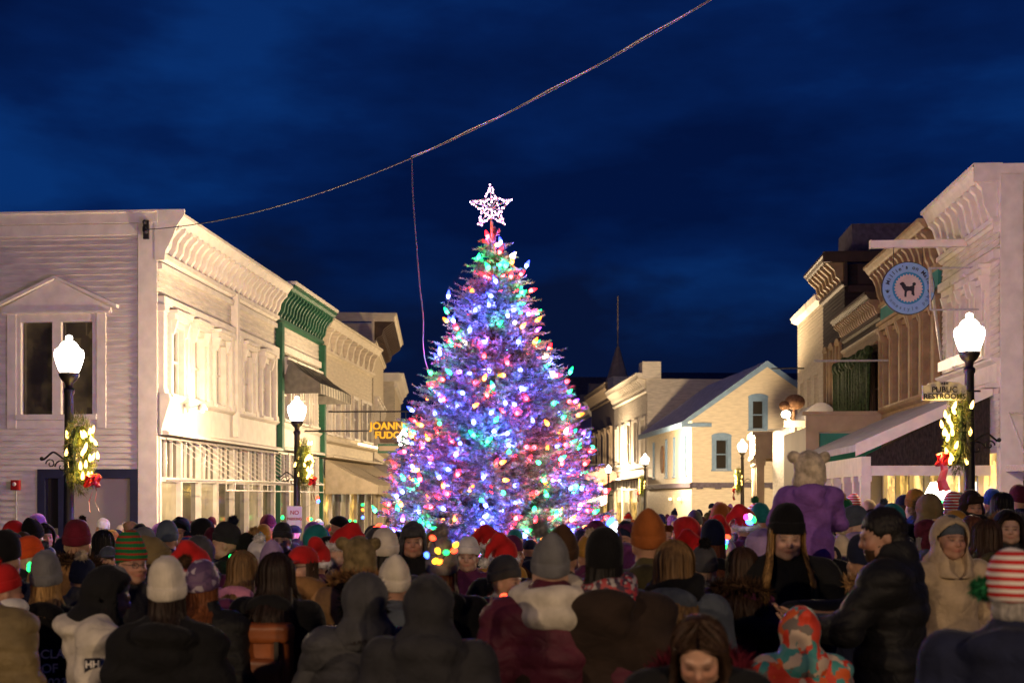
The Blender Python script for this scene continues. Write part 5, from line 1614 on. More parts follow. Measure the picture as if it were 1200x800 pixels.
def trouser_mesh(sit=False):
    key = ('trousers', sit)
    if key in TPL: return TPL[key]
    s = SDF((-.32, -.22, .02), (.32, .62 if sit else .24, 1.10), .014)
    s.ell((0, 0, .95), (.165, .115, .13), .05)
    for h, k, a, t in legs_joints(sit):
        s.cap(h, k, .095, .068, .04); s.cap(k, np.array(a) + (np.array(k) - np.array(a)) * .08, .068, .058, .03)
    s.disp(folds(3, .006)); TPL[key] = s.mesh('trousers', M['cloth']); return TPL[key]

def boot_mesh(side, sit=False):
    key = ('boot', side, sit)
    if key in TPL: return TPL[key]
    h, k, a, t = legs_joints(sit)[0 if side < 0 else 1]
    a, t, k = np.array(a), np.array(t), np.array(k)
    lo = np.minimum(a, t) - .14; hi = np.maximum(a, t) + np.array((.12, .14, .24))
    if not sit: lo[2] = -.02
    s = SDF(lo, hi, .011)
    s.cap(a + (k - a) * .40, a, .062, .054, .02); s.cap(a + np.array((0, -.02, -.02)), t + np.array((0, .03, .005)), .05, .046, .03)
    if not sit: s.box((0, 0, -.5), (2, 2, .503), .002, .004, True)
    TPL[key] = s.mesh('boot', M['leather']); return TPL[key]

# ---- things worn on the head, in head space (skull centre at the origin, face towards +Y)
def hat_beanie(tall=.14, tilt=.20, ribs=40, slouch=0.0, cuff=True, seed=1, pw=None):
    nphi, rg = 96, random.Random(seed)
    prof = []
    z0 = -.002
    if cuff: prof += [(1.13, z0), (1.19, z0 + .006), (1.20, z0 + .05), (1.17, z0 + .058), (1.12, z0 + .056)]
    else: prof += [(1.09, z0), (1.12, z0 + .005), (1.13, z0 + .04)]
    for t in np.linspace(.12, 1, 13):
        r = 1.13 * math.cos(t * math.pi / 2) ** (pw or (.62 if slouch else .42)); prof.append((max(r, .02), z0 + .055 + (tall - .03) * t))
    V, Fc = [], []
    for j, (r, z) in enumerate(prof):
        for i in range(nphi):
            w = 2 * math.pi * i / nphi
            rb = 1 + .018 * math.cos(ribs * w) + .02 * mnoise.noise((math.cos(w) * 2 + seed, math.sin(w) * 2, z * 18))
            x, y = .078 * r * rb * math.cos(w), .098 * r * rb * math.sin(w) - .008
            up = max(0, z - .06)
            y -= slouch * up * 1.2
            zz = z - (slouch * .35 * up * (1 if y < 0 else .2)) + .006 * mnoise.noise((x * 20, y * 20, seed))
            V.append((x, y * math.cos(tilt) + zz * 0 - zz * math.sin(tilt) * .5, zz * math.cos(tilt * .3) + y * math.sin(tilt)))
    n = nphi
    for j in range(len(prof) - 1):
        for i in range(n): Fc.append((j * n + i, j * n + (i + 1) % n, (j + 1) * n + (i + 1) % n, (j + 1) * n + i))
    Fc.append(tuple(range((len(prof) - 1) * n, len(prof) * n)))
    mb = MB(); mb.add(V, Fc)
    return mb.mesh('hat', M['cloth'], True)

def fuzz_ball(r, n, seed, ln=.55, w=.10):
    rg = np.random.default_rng(seed); mb = MB(); mb.ball((0, 0, 0), r * .72, 12, 8)
    V, Fc = [], []
    for i in range(n):
        d = rg.normal(0, 1, 3); d /= np.linalg.norm(d); t = np.cross(d, rg.normal(0, 1, 3)); t /= np.linalg.norm(t)
        b = d * r * .62; e = d * r * rg.uniform(.85, 1.12) + rg.normal(0, r * .12, 3); k = len(V)
        V += [tuple(b - t * r * w), tuple(b + t * r * w), tuple(e)]; Fc.append((k, k + 1, k + 2))
    mb.add(V, Fc); return mb

def fuzz_ring(path, rad, n, seed, ln=.03, out=None):
    """fur along a closed path"""
    rg = np.random.default_rng(seed); path = np.array(path); m = len(path); V, Fc = [], []
    c0 = path.mean(0)
    for i in range(n):
        u = rg.uniform(0, m); a = path[int(u) % m]; b = path[(int(u) + 1) % m]; p = a + (b - a) * (u % 1)
        t = (b - a); t /= np.linalg.norm(t) + 1e-9
        q = rg.normal(0, 1, 3); q -= t * (q @ t); q /= np.linalg.norm(q) + 1e-9
        d = q + rg.normal(0, .35, 3); d /= np.linalg.norm(d)
        s = np.cross(d, rg.normal(0, 1, 3)); s /= np.linalg.norm(s)
        base = p + q * rad * .6; e = p + q * rad + d * ln * rg.uniform(.6, 1.3); k = len(V)
        w = ln * .13
        V += [tuple(base - s * w), tuple(base + s * w), tuple(e)]; Fc.append((k, k + 1, k + 2))
    mb = MB(); mb.tube([tuple(p) for p in path] + [tuple(path[0])], rad * .8, 8); mb.add(V, Fc)
    return mb

def ellipse_path(rx, ry, z, cy=0, tilt=0, n=36):
    P = []
    for w in np.linspace(0, 2 * math.pi, n, endpoint=False):
        y = ry * math.sin(w); P.append((rx * math.cos(w), cy + y, z + y * math.sin(tilt)))
    return P

def hood_mesh(peak=.0, vox=.0105):
    s = SDF((-.22, -.25, -.30), (.22, .19, .22), vox)
    s.ell((0, -.020, .02), (.118, .140, .142), .03); s.ell((0, -.055, -.16), (.158, .130, .12), .05)
    if peak: s.cap((0, -.05, .10), (0, -.12, .13), .06, .03, .05)
    s.cap((0, .02, -.15), (0, .01, -.20), .12, .145, .05)
    s.ell((0, .07, -.01), (.086, .17, .112), .02, True); s.ell((0, .10, -.14), (.058, .12, .09), .02, True); s.ell((0, .0, .0), (.098, .118, .118), .01, True)
    s.box((0, 0, -.37), (1, 1, .14), .01, .02, True)
    s.disp(lambda X, Y, Z: .006 * np.clip(1 - np.abs(X) / .006, 0, 1)); s.disp(folds(9, .0045))
    return s.mesh('hood', M['cloth'])
HOOD_RIM = [(.092 * math.sin(w), .105 - .045 * (1 - math.cos(w)) * .6 + (.02 if math.cos(w) > 0 else 0), -.02 + .128 * math.cos(w)) for w in np.linspace(0, 2 * math.pi, 40, endpoint=False)]

def santa_mesh(seed=1):
    s = SDF((-.22, -.24, -.03), (.20, .16, .30), .010)
    s.ell((0, -.012, .05), (.094, .112, .10), .02); s.cap((0, -.02, .11), (-.035, -.075, .175), .078, .052, .04); s.cap((-.035, -.075, .175), (-.105, -.125, .115), .050, .030, .03); s.cap((-.105, -.125, .115), (-.135, -.145, .03), .030, .020, .02)
    s.box((0, 0, -.19), (1, 1, .21), .01, .01, True); s.disp(folds(seed, .005))
    return s.mesh('hat', M['cloth'])

def trapper_mesh():
    s = SDF((-.16, -.18, -.16), (.16, .18, .20), .010)
    s.ell((0, -.012, .055), (.100, .118, .112), .02); s.box((0, .10, .075), (.07, .022, .035), .02, .02)
    for q in (-1, 1): s.ell((q * .092, -.01, -.05), (.022, .06, .085), .02)
    s.ell((0, .03, -.10), (.088, .12, .115), .01, True); s.box((0, .16, -.08), (.07, .14, .12), .02, .02, True)
    s.disp(folds(6, .005)); return s.mesh('hat', M['cloth'])

def cap_mesh():
    s = SDF((-.14, -.15, -.02), (.14, .24, .16), .009)
    s.ell((0, -.010, .035), (.088, .108, .095), .01); s.ell((0, .14, .032), (.075, .085, .012), .02)
    s.box((0, 0, -.18), (1, 1, .20), .005, .006, True); return s.mesh('hat', M['cloth'])

def earhat_mesh():
    s = SDF((-.18, -.17, -.09), (.18, .17, .22), .010)
    s.ell((0, -.012, .035), (.100, .120, .120), .02); s.ell((0, -.02, -.05), (.108, .10, .06), .03)
    for q in (-1, 1): s.ell((q * .098, -.02, .105), (.042, .040, .042), .006)
    s.ell((0, .045, -.07), (.078, .12, .10), .01, True); s.disp(folds(4, .006)); return s.mesh('hat', M['cloth'])

def hair_cap():
    s = SDF((-.12, -.15, -.16), (.12, .15, .16), .008)
    s.ell((0, -.016, .030), (.086, .105, .104), .02); s.ell((0, -.05, -.05), (.074, .065, .06), .03)
    s.ell((0, .078, -.045), (.082, .085, .088), .02, True); s.ell((0, -.02, -.15), (.08, .08, .07), .02, True)
    s.disp(lambda X, Y, Z: .004 * np.sin(np.arctan2(X, Y + .1) * 46 + 9 * np.sin(Z * 30)) + .003 * np.sin(X * 90) * np.sin(Z * 70))
    return s.mesh('hair', M['hair'])

def hair_long(seed=1, length=.46, n=700, wave=.012, under=False):
    rg = np.random.default_rng(seed); V, Fc, tint = [], [], []
    for i in range(n):
        th = rg.uniform(-2.15, 2.15)         # 0 = back of the head
        top = rg.uniform(.05, 1.25) if not under else rg.uniform(1.30, 1.5)
        part = (not under) and rg.random() < .34
        if part: th = rg.choice((-1, 1)) * rg.uniform(1.75, 2.12); top = rg.uniform(.02, .85)
        L = length * rg.uniform(.72, 1.08); ph = rg.uniform(0, 6.28); wd = rg.uniform(.003, .0075); tn = rg.uniform(.55, 1.35)
        pts = []
        rx, ry = (.088 + rg.uniform(0, .018), .104 + rg.uniform(0, .018)) if not under else (.078 + rg.uniform(0, .010), .094 + rg.uniform(0, .010))
        for k in range(6):
            a = top + (1.62 - top) * k / 5
            t2 = th if not part else math.copysign(abs(th) + (3.02 - abs(th)) * (1 - (a - top) / (1.62 - top)) ** 1.3, th)
            pts.append((rx * math.sin(a) * math.sin(t2), -.012 - ry * math.sin(a) * math.cos(t2), .03 + .108 * math.cos(a)))
        x, y, z = pts[-1]
        m = 9
        for k in range(1, m + 1):
            t = k / m; drop = L * t
            spread = .10 * t * t if th * th < 3 else .05 * t
            sx = x * (1 + .55 * smooth(.05, .30, drop)); 
            yy = y - (.11 * smooth(.08, .26, drop) if abs(th) < 1.3 else -.125 * smooth(.08, .24, drop))
            w_ = wave * t * math.sin(t * 9 + ph)
            pts.append((sx + w_ * math.cos(th), yy + w_ * math.sin(th), z - drop))
        pts = np.array(pts); b = len(V)
        s = np.array([math.cos(th), math.sin(th), 0]) + rg.normal(0, .45, 3); s /= np.linalg.norm(s)
        for k, p in enumerate(pts):
            w2 = wd * (1 - .75 * (k / (len(pts) - 1)) ** 2)
            V += [tuple(p - s * w2), tuple(p + s * w2)]; tint += [tn * (.8 + .4 * k / len(pts))] * 2
        Fc += [(b + 2 * k, b + 2 * k + 1, b + 2 * k + 3, b + 2 * k + 2) for k in range(len(pts) - 1)]
    mb = MB(); mb.add(V, Fc); nb = len(mb.v)
    u_ = .92 if under else 1
    mb.ball((0, -.016, .025), (.086 * u_, .104 * u_, .10 * u_), 20, 12); mb.ball((0, -.045, -.06), (.078 * u_, .06, .10), 16, 10)
    # open the face: drop inner-shell faces in front
    keep = [j for j, f in enumerate(mb.f) if min(f) < nb or not (sum(mb.v[i][1] for i in f) / len(f) > .035 and sum(mb.v[i][2] for i in f) / len(f) < .068)]
    mb.f = [mb.f[j] for j in keep]; mb.m = [mb.m[j] for j in keep]
    me = mb.mesh('hair', M['hair'], True, recalc=False)
    tint += [.5] * (len(mb.v) - nb)
    c = np.ones((len(mb.v), 4), np.float32); c[:, :3] = np.array(tint)[:, None]
    a = me.color_attributes.new('tint', 'FLOAT_COLOR', 'POINT'); a.data.foreach_set('color', c.ravel())
    return me

def scarf_mesh(fat=1.0, seed=2):
    s = SDF((-.24, -.24, -.18), (.24, .24, .16), .011)
    n = 20
    for ring, (z, r, t) in enumerate(((-.05, .105, .052), (.02, .098, .05))):
        for i in range(n):
            a, b = 2 * math.pi * i / n, 2 * math.pi * (i + 1) / n
            P = lambda w: (r * math.cos(w) * fat, r * math.sin(w) * fat * .95, z + .02 * math.sin(w + ring) + .01 * math.sin(3 * w))
            s.cap(P(a), P(b), t * fat, t * fat, .012)
    s.disp(folds(seed, .009)); return s.mesh('scarf', M['cloth'])

# ---- materials with the wearer's colour
def cloth(name, c, rough=.85, sheen=.3, spec=.2, bs=130, bump=.25, var=.25, wr=.55):
    m = surf(name, c, rough, var, 9, bump, bs, spec, .004)
    nt = m.node_tree; b = nt.nodes['Principled BSDF']
    bp = next(n for n in nt.nodes if n.type == 'BUMP'); tc = next(n for n in nt.nodes if n.type == 'TEX_COORD')
    n3 = nt.nodes.new('ShaderNodeTexNoise'); n3.inputs['Scale'].default_value = 11; n3.inputs['Detail'].default_value = 4; n3.inputs['Distortion'].default_value = 1.2
    b3 = nt.nodes.new('ShaderNodeBump'); b3.inputs['Strength'].default_value = wr; b3.inputs['Distance'].default_value = .03
    nt.links.new(tc.outputs['Object'], n3.inputs['Vector']); nt.links.new(n3.outputs['Fac'], b3.inputs['Height']); nt.links.new(b3.outputs['Normal'], bp.inputs['Normal'])
    b.inputs['Sheen Weight'].default_value = sheen * .15; b.inputs['Sheen Roughness'].default_value = .5
    return m
def skin_mat(name, c):
    m, nt, b = new_mat(name)
    a = nt.nodes.new('ShaderNodeAttribute'); a.attribute_name = 'tint'
    n = nt.nodes.new('ShaderNodeTexNoise'); n.inputs['Scale'].default_value = 45
    tc = nt.nodes.new('ShaderNodeTexCoord'); nt.links.new(tc.outputs['Object'], n.inputs['Vector'])
    r = ramp(nt, [(.3, tuple(k * .9 for k in c)), (.7, c)]); nt.links.new(n.outputs['Fac'], r.inputs['Fac'])
    mx = nt.nodes.new('ShaderNodeMix'); mx.data_type = 'RGBA'; mx.blend_type = 'MULTIPLY'; mx.inputs['Factor'].default_value = 1
    nt.links.new(r.outputs['Color'], mx.inputs['A']); nt.links.new(a.outputs['Color'], mx.inputs['B']); nt.links.new(mx.outputs['Result'], b.inputs['Base Color'])
    b.inputs['Roughness'].default_value = .5; b.inputs['Subsurface Weight'].default_value = .08; b.inputs['Subsurface Radius'].default_value = (.01, .004, .002)
    return m
def hair_mat(name, c):
    m, nt, b = new_mat(name)
    a = nt.nodes.new('ShaderNodeAttribute'); a.attribute_name = 'tint'
    n = nt.nodes.new('ShaderNodeTexNoise'); n.inputs['Scale'].default_value = 18
    tc = nt.nodes.new('ShaderNodeTexCoord'); mp = nt.nodes.new('ShaderNodeMapping'); mp.inputs['Scale'].default_value = (5, 5, .5)
    nt.links.new(tc.outputs['Object'], mp.inputs['Vector']); nt.links.new(mp.outputs['Vector'], n.inputs['Vector'])
    r = ramp(nt, [(.3, tuple(k * .5 for k in c)), (.7, tuple(min(1, k * 1.3) for k in c))]); nt.links.new(n.outputs['Fac'], r.inputs['Fac'])
    nt.links.new(r.outputs['Color'], b.inputs['Base Color'])
    b.inputs['Roughness'].default_value = .55; b.inputs['Specular IOR Level'].default_value = .25
    return m
M['cloth'] = cloth('cloth', (.05, .05, .05)); M['leather'] = surf('leather', (.03, .022, .016), .6, .3, 12, .2, 60, .4, .004)
M['skin'] = skin_mat('skin', (.50, .29, .20)); M['hair'] = hair_mat('hair', (.05, .03, .018))

PAL = {'black': (.008, .008, .009), 'charcoal': (.03, .03, .034), 'navy': (.014, .018, .045), 'grey': (.16, .16, .17), 'darkgrey': (.06, .06, .065), 'cream': (.62, .52, .38), 'white': (.72, .70, .68),
       'red': (.50, .02, .02), 'maroon': (.085, .014, .028), 'plum': (.10, .02, .07), 'purple': (.23, .10, .40), 'lilac': (.36, .26, .46), 'pink': (.55, .22, .36), 'blue': (.03, .09, .34), 'royal': (.02, .10, .42), 'teal': (.02, .20, .20),
       'green': (.015, .13, .05), 'olive': (.07, .06, .025), 'khaki': (.20, .15, .07), 'tan': (.34, .20, .09), 'camel': (.28, .15, .06), 'rust': (.33, .10, .025), 'orange': (.65, .08, .02), 'mustard': (.42, .22, .04), 'brown': (.06, .032, .018), 'darkbrown': (.028, .017, .012),
       'steel': (.10, .13, .17), 'ivory': (.66, .60, .50), 'beige': (.48, .37, .24), 'wine': (.15, .015, .03), 'slate': (.07, .085, .11), 'yellow': (.7, .45, .05)}
HAIRC = {'black': (.012, .010, .009), 'brown': (.05, .026, .014), 'darkbrown': (.025, .014, .009), 'blonde': (.38, .22, .075), 'darkblonde': (.20, .115, .045), 'grey': (.30, .28, .26), 'ginger': (.20, .065, .02), 'auburn': (.10, .035, .015)}
CM = {}
def CL(c, kind='cloth'):
    k = (c, kind)
    if k not in CM:
        col = PAL[c]
        if kind == 'puffer': CM[k] = cloth('nylon_' + c, col, .62, .1, .25, 40, .3)
        elif kind == 'knit': CM[k] = cloth('knit_' + c, col, .95, .4, .1, 170, .7, wr=.2)
        elif kind == 'fur': CM[k] = surf('fur_' + c, col, .9, .45, 22, 0, spec=.15)
        else: CM[k] = cloth('cloth_' + c, col, .85, .25, .2)
    return CM[k]
def HM(c):
    k = ('hair', c)
    if k not in CM: CM[k] = hair_mat('hair_' + c, HAIRC[c])
    return CM[k]
SK = [skin_mat('skin_' + str(i), c) for i, c in enumerate(((.56, .33, .23), (.50, .28, .19), (.44, .24, .16), (.58, .37, .27), (.22, .115, .07)))]

def banded(name, a, b, scale, noise=0.0, axis='Z', lo=.48, hi=.52):
    m, nt, bs = new_mat(name)
    tc = nt.nodes.new('ShaderNodeTexCoord'); w = nt.nodes.new('ShaderNodeTexWave'); w.bands_direction = axis; w.inputs['Scale'].default_value = scale; w.inputs['Distortion'].default_value = noise; w.inputs['Detail'].default_value = 1
    nt.links.new(tc.outputs['Object'], w.inputs['Vector']); r = ramp(nt, [(lo, a), (hi, b)]); nt.links.new(w.outputs['Fac'], r.inputs['Fac']); nt.links.new(r.outputs['Color'], bs.inputs['Base Color'])
    n = nt.nodes.new('ShaderNodeTexNoise'); n.inputs['Scale'].default_value = 150; bp = nt.nodes.new('ShaderNodeBump'); bp.inputs['Strength'].default_value = .4; bp.inputs['Distance'].default_value = .004
    nt.links.new(tc.outputs['Object'], n.inputs['Vector']); nt.links.new(n.outputs['Fac'], bp.inputs['Height']); nt.links.new(bp.outputs['Normal'], bs.inputs['Normal'])
    bs.inputs['Roughness'].default_value = .9; bs.inputs['Specular IOR Level'].default_value = .15
    return m
def patchwork(name, cols, scale, dist=.0):
    m, nt, bs = new_mat(name)
    tc = nt.nodes.new('ShaderNodeTexCoord'); nz = nt.nodes.new('ShaderNodeTexNoise'); nz.inputs['Scale'].default_value = 14
    ad = nt.nodes.new('ShaderNodeMix'); ad.data_type = 'RGBA'; ad.blend_type = 'ADD'; ad.inputs['Factor'].default_value = dist
    nt.links.new(tc.outputs['Object'], nz.inputs['Vector']); nt.links.new(tc.outputs['Object'], ad.inputs['A']); nt.links.new(nz.outputs['Color'], ad.inputs['B'])
    v = nt.nodes.new('ShaderNodeTexVoronoi'); v.inputs['Scale'].default_value = scale; nt.links.new(ad.outputs['Result'], v.inputs['Vector'])
    sp = nt.nodes.new('ShaderNodeSeparateColor'); nt.links.new(v.outputs['Color'], sp.inputs[0])
    r = ramp(nt, [(i / len(cols), c) for i, c in enumerate(cols)], 'CONSTANT'); nt.links.new(sp.outputs[0], r.inputs['Fac']); nt.links.new(r.outputs['Color'], bs.inputs['Base Color'])
    bs.inputs['Roughness'].default_value = .65
    return m
SPECIAL = {
    'candy': banded('knit_candy_stripe', (.50, .02, .02), (.72, .66, .60), 11, .6),
    'elf': banded('knit_elf_stripe', (.015, .16, .05), (.34, .03, .02), 9, .8, lo=.72, hi=.76),
    'cubs': banded('knit_red_blue', (.02, .04, .22), (.45, .03, .04), 7, .2, lo=.62, hi=.66),
    'patterned': patchwork('knit_purple_white', [(.09, .05, .12), (.09, .05, .12), (.42, .36, .42), (.14, .08, .16)], 26, .05),
    'bluewhite': patchwork('knit_blue_white', [(.10, .13, .40), (.45, .45, .52), (.25, .28, .50)], 24, .05),
    'nordic': patchwork('knit_red_nordic', [(.40, .03, .04), (.40, .36, .34), (.05, .03, .05), (.38, .06, .06), (.05, .03, .05)], 58, .04),
    'flower': patchwork('nylon_floral', [(.62, .045, .015), (.05, .27, .25), (.58, .44, .33), (.66, .11, .02), (.16, .13, .11), (.10, .30, .28), (.6, .05, .02)], 15, .09),
    'snowsuit': patchwork('nylon_teal_print', [(.01, .09, .10), (.02, .025, .04), (.01, .09, .10), (.5, .48, .45), (.02, .03, .05), (.40, .04, .03)], 13, .12),
    'camo': patchwork('cloth_camo', [(.05, .045, .02), (.10, .08, .04), (.03, .03, .02), (.16, .13, .08)], 20, .1),
}
def WM(c, kind):
    if c in SPECIAL: return SPECIAL[c]
    return CL(c, kind)

# ---- shared shapes
print('people templates')
HAT = {'beanie': hat_beanie(), 'tall': hat_beanie(.20, .25, 36, .35, True, 3), 'smooth': hat_beanie(.145, .2, 0, .0, False, 4), 'slouch': hat_beanie(.185, .16, 30, .22, True, 5, .30),
       'santa': santa_mesh(), 'trapper': trapper_mesh(), 'cap': cap_mesh(), 'ears': earhat_mesh()}
HOOD = {0: hood_mesh(), 1: hood_mesh(1)}
POM = fuzz_ball(.048, 420, 2).mesh('pompom', M['cloth'])
BAND = fuzz_ring(ellipse_path(.094, .110, .026, -.010, .16), .031, 1100, 3, .016).mesh('fur_band', M['cloth'], recalc=False)
TRIM = fuzz_ring(HOOD_RIM, .020, 1500, 4, .042).mesh('fur_trim', M['cloth'], recalc=False)
COLLAR = fuzz_ring([(.15 * math.cos(w), -.07 + .11 * math.sin(w), 1.475 - .05 * math.sin(w)) for w in np.linspace(0, 2 * math.pi, 36, endpoint=False)], .035, 1800, 5, .05).mesh('fur_collar', M['cloth'], recalc=False)
HAIR = {'short': hair_cap(), 'long': hair_long(1), 'wavy': hair_long(2, .42, 900, .028), 'bob': hair_long(3, .22, 520, .010)}
HAIR.update({'long_u': hair_long(4, .46, 520, .014, True), 'wavy_u': hair_long(5, .42, 560, .028, True), 'bob_u': hair_long(6, .20, 420, .010, True), 'short_u': HAIR['short']})
SCARF = {0: scarf_mesh(1.0), 1: scarf_mesh(1.3, 7)}

_s = SDF((-.11, -.06, -.17), (.11, .15, .03), .007)
_s.ell((0, .024, -.052), (.0675, .0815, .083), .02); _s.ell((0, .070, -.102), (.032, .028, .026), .02)
_s.ell((0, .10, .015), (.075, .06, .062), .01, True); _s.box((0, 0, .06), (.2, .2, .065), .01, .02, True); _s.ell((0, .112, -.062), (.018, .02, .008), .004, True); _s.ell((0, -.06, -.05), (.2, .07, .2), .02, True)
_s.disp(lambda X, Y, Z: .002 * np.sin(X * 300) * np.sin(Z * 260)); BEARD = _s.mesh('beard', M['hair'])
GLASSES = MB()
for q in (-1, 1):
    GLASSES.tube([(q * .033 + .022 * math.cos(w), .112, .002 + .016 * math.sin(w)) for w in np.linspace(0, 2 * math.pi, 17)], .0022, 5)
    GLASSES.tube([(q * .055, .110, .005), (q * .078, .0, .008)], .002, 5)
GLASSES.tube([(-.011, .113, .004), (.011, .113, .004)], .002, 5)
GLASSES = GLASSES.mesh('glasses', M['iron'])

def person(label, px, ytop, d, face, hat=None, hair=None, coat=('parka', 'black'), arm='pocket', pitch=0.0, yaw=0.0, hood=None, trim=None, scarf=None, skin=None, sit=False, z0=None,
           scale=None, trousers=None, group=None, cat='person', glasses=False, collar=None, kid=False, xy=None, boots=True, fat=1.0, hs=None, beard=None, under=True):
    """FACE: 0 = back turned to the square's edge (looking up the street), 180 = towards the viewer; hats etc. are children"""
    x, y = xy or at(px, d)
    g = gz(x, y) if z0 is None else z0
    top = zat(ytop, d)
    hk = {None: .02, 'beanie': .03, 'tall': .075, 'smooth': .045, 'slouch': .07, 'santa': .10, 'trapper': .04, 'cap': .02, 'ears': .03}[hat[0] if hat else None]
    if hood: hk = max(hk, .045)
    if hat and len(hat) > 2 and hat[2]: hk += .055
    if scale is None:
        scale = (top - g) / (1.745 + hk)
        if not kid: scale = min(1.10, max(.80, scale))
        else: scale = min(.92, max(.45, scale))
    f, Rm, M4 = head_xf(pitch, yaw)
    me = body_mesh(arm, pitch, yaw, sit)
    p = link('person', me)
    p.location = (x, y, g - (.80 * scale if sit else 0)); p.rotation_euler = (0, 0, R(face) + YAW); p.scale = (scale, scale, scale)
    tag(p, label, cat, group)
    omat(p, SK[skin if skin is not None else rnd.randrange(4)])
    ck, cc = coat[0], coat[1]
    omat(link('coat', coat_mesh(ck, arm, sit), p, Matrix.Diagonal((1.03 * fat, 1.03 * fat, 1, 1))), WM(cc, 'puffer' if ck == 'puffer' else 'cloth'))
    omat(link('trousers', trouser_mesh(sit), p), CL(trousers or rnd.choice(('black', 'navy', 'charcoal', 'slate'))))
    if boots:
        for s in (-1, 1): link('boot', boot_mesh(s, sit), p)
    big = kid and 1.18 or 1.0
    HMx = M4 @ Matrix.Diagonal((big, big, big, 1)) if kid else M4
    if hair:
        omat(link('hair', HAIR[hair[0] + ('_u' if (hat or hood) and under else '')], p, M4 @ (Matrix.Scale(.93, 4) if (hat or hood) and hair[0] == 'short' else Matrix.Identity(4))), HM(hair[1]))
    if hat:
        h = omat(link('hat', HAT[hat[0]], p, M4 @ Matrix.Translation((0, -.004, .020 if hat[0] in ('beanie', 'tall', 'smooth', 'slouch') else 0)) @ Matrix.Scale(.88 if hood else hs or 1.0, 4)), WM(hat[1], 'fur' if hat[0] in ('ears', 'trapper') else 'knit'))
        tz = {'beanie': .165, 'tall': .215, 'smooth': .165, 'slouch': .16}.get(hat[0], .15)
        if hat[0] == 'santa':
            omat(link('fur_band', BAND, h), CL('white', 'fur'))
            omat(link('pompom', POM, h, Matrix.Translation((-.145, -.155, .005)) @ Matrix.Scale(.85, 4)), CL('white', 'fur'))
        elif len(hat) > 2 and hat[2]:
            po = hat[3] if len(hat) > 3 else (0, -.055, 0)
            omat(link('pompom', POM, h, Matrix.Translation((po[0], po[1], tz + po[2]))), CL(hat[2], 'fur'))
        if hat[0] == 'trapper' and len(hat) > 4:
            pass
    if hood:
        h = omat(link('hood', HOOD[1 if hood[1:] and hood[1] == 'peak' else 0], p, M4), WM(hood[0], 'cloth'))
        if trim: omat(link('fur_trim', TRIM, h), CL(trim, 'fur'))
    if scarf:
        sc = link('scarf', SCARF[scarf[1] if len(scarf) > 1 else 0], p, Matrix.Translation((0, .0, 1.50))); omat(sc, WM(scarf[0], 'knit'))
    if collar: omat(link('fur_collar', COLLAR, p), CL(collar, 'fur'))
    if beard: omat(link('beard', BEARD, p, M4), HM(beard))
    if glasses: link('glasses', GLASSES, p, M4)
    p['_s'] = scale
    return p
# ================================================================== THE CROWD
P = person
# ---- nearest row
p_olive = P('person in an olive quilted jacket cut by the picture edge, nearest at the far left', -26, 650, 6.2, 0, hat=('smooth', 'black'), coat=('puffer', 'khaki'), arm='down', fat=1.1)
p_white = P('person in a white jacket and black hood turning right to the cream hat wearer', 116, 659, 6.1, -72, hat=('smooth', 'grey'), coat=('parka', 'ivory'), hood=('black',), arm='down', pitch=.28, skin=2, fat=1.22)
P('person in a slouchy cream beanie and black jacket seen from behind', 196, 657, 5.7, 4, hat=('slouch', 'ivory'), coat=('parka', 'black'), arm='down', hair=('bob', 'darkbrown'), fat=1.08)
P('person with purple patterned bobble hat and ginger hair in black puffer jacket', 237, 650, 6.6, -12, hat=('beanie', 'patterned', 'brown', (-.10, -.02, -.02)), hair=('bob', 'ginger'), coat=('puffer', 'black'), arm='down')
p_pack = P('woman with long dark hair carrying a rust leather backpack', 324, 646, 6.8, -8, hair=('long', 'darkbrown'), coat=('parka', 'black'), arm='pocket')
P('person in a grey puffer with black fur edged hood up, seen from behind', 428, 669, 5.8, 10, hair=('bob', 'darkbrown'), coat=('puffer', 'darkgrey'), hood=('darkgrey',), trim='black', arm='clasp', fat=1.12)
P('person in a smooth charcoal hooded jacket seen from behind', 503, 673, 5.3, 0, coat=('parka', 'charcoal'), hood=('charcoal', 'peak'), hair=('bob', 'brown'), arm='pocket', fat=1.12)
P('woman in grey bobble hat, thick cream scarf and maroon puffer jacket', 645, 612, 5.9, 3, hat=('tall', 'grey', 'grey', (-.05, -.03, -.015)), scarf=('ivory', 1), coat=('puffer', 'maroon'), arm='pocket', fat=1.18)
P('person in dark brown beanie behind the cream scarf woman', 659, 615, 7.2, 0, hat=('tall', 'brown'), coat=('parka', 'darkbrown'))
P('person in nordic red patterned hat and dark brown coat seen from behind', 708, 622, 5.9, -6, hat=('smooth', 'black'), hair=('bob', 'black'), scarf=('nordic',), hood=None, coat=('long', 'darkbrown'), arm='pocket', fat=1.2)
P('woman with wavy dark blonde hair in slate blue hooded jacket', 790, 632, 6.4, -18, hair=('wavy', 'darkblonde'), scarf=('black',), coat=('parka', 'slate'), arm='pocket', fat=1.05)
P('woman with long brown hair bowing her head in a wine scarf, nearest to the viewer', 822, 703, 4.3, 168, hair=('wavy', 'brown'), coat=('parka', 'black'), collar='wine', pitch=.62, arm='clasp', skin=0, fat=1.04)
P('woman in black beanie with long dark blonde hair looking down', 921, 597, 7.6, 176, hat=('beanie', 'black'), hair=('long', 'blonde'), coat=('parka', 'black'), pitch=.16, arm='clasp', skin=3, fat=1.12, hs=1.10, under=False)
P('child in red, teal and cream floral hooded jacket', 937, 710, 5.9, 5, coat=('puffer', 'flower'), hood=('flower', 'peak'), hair=('short', 'brown'), arm='down', kid=True, fat=1.1)
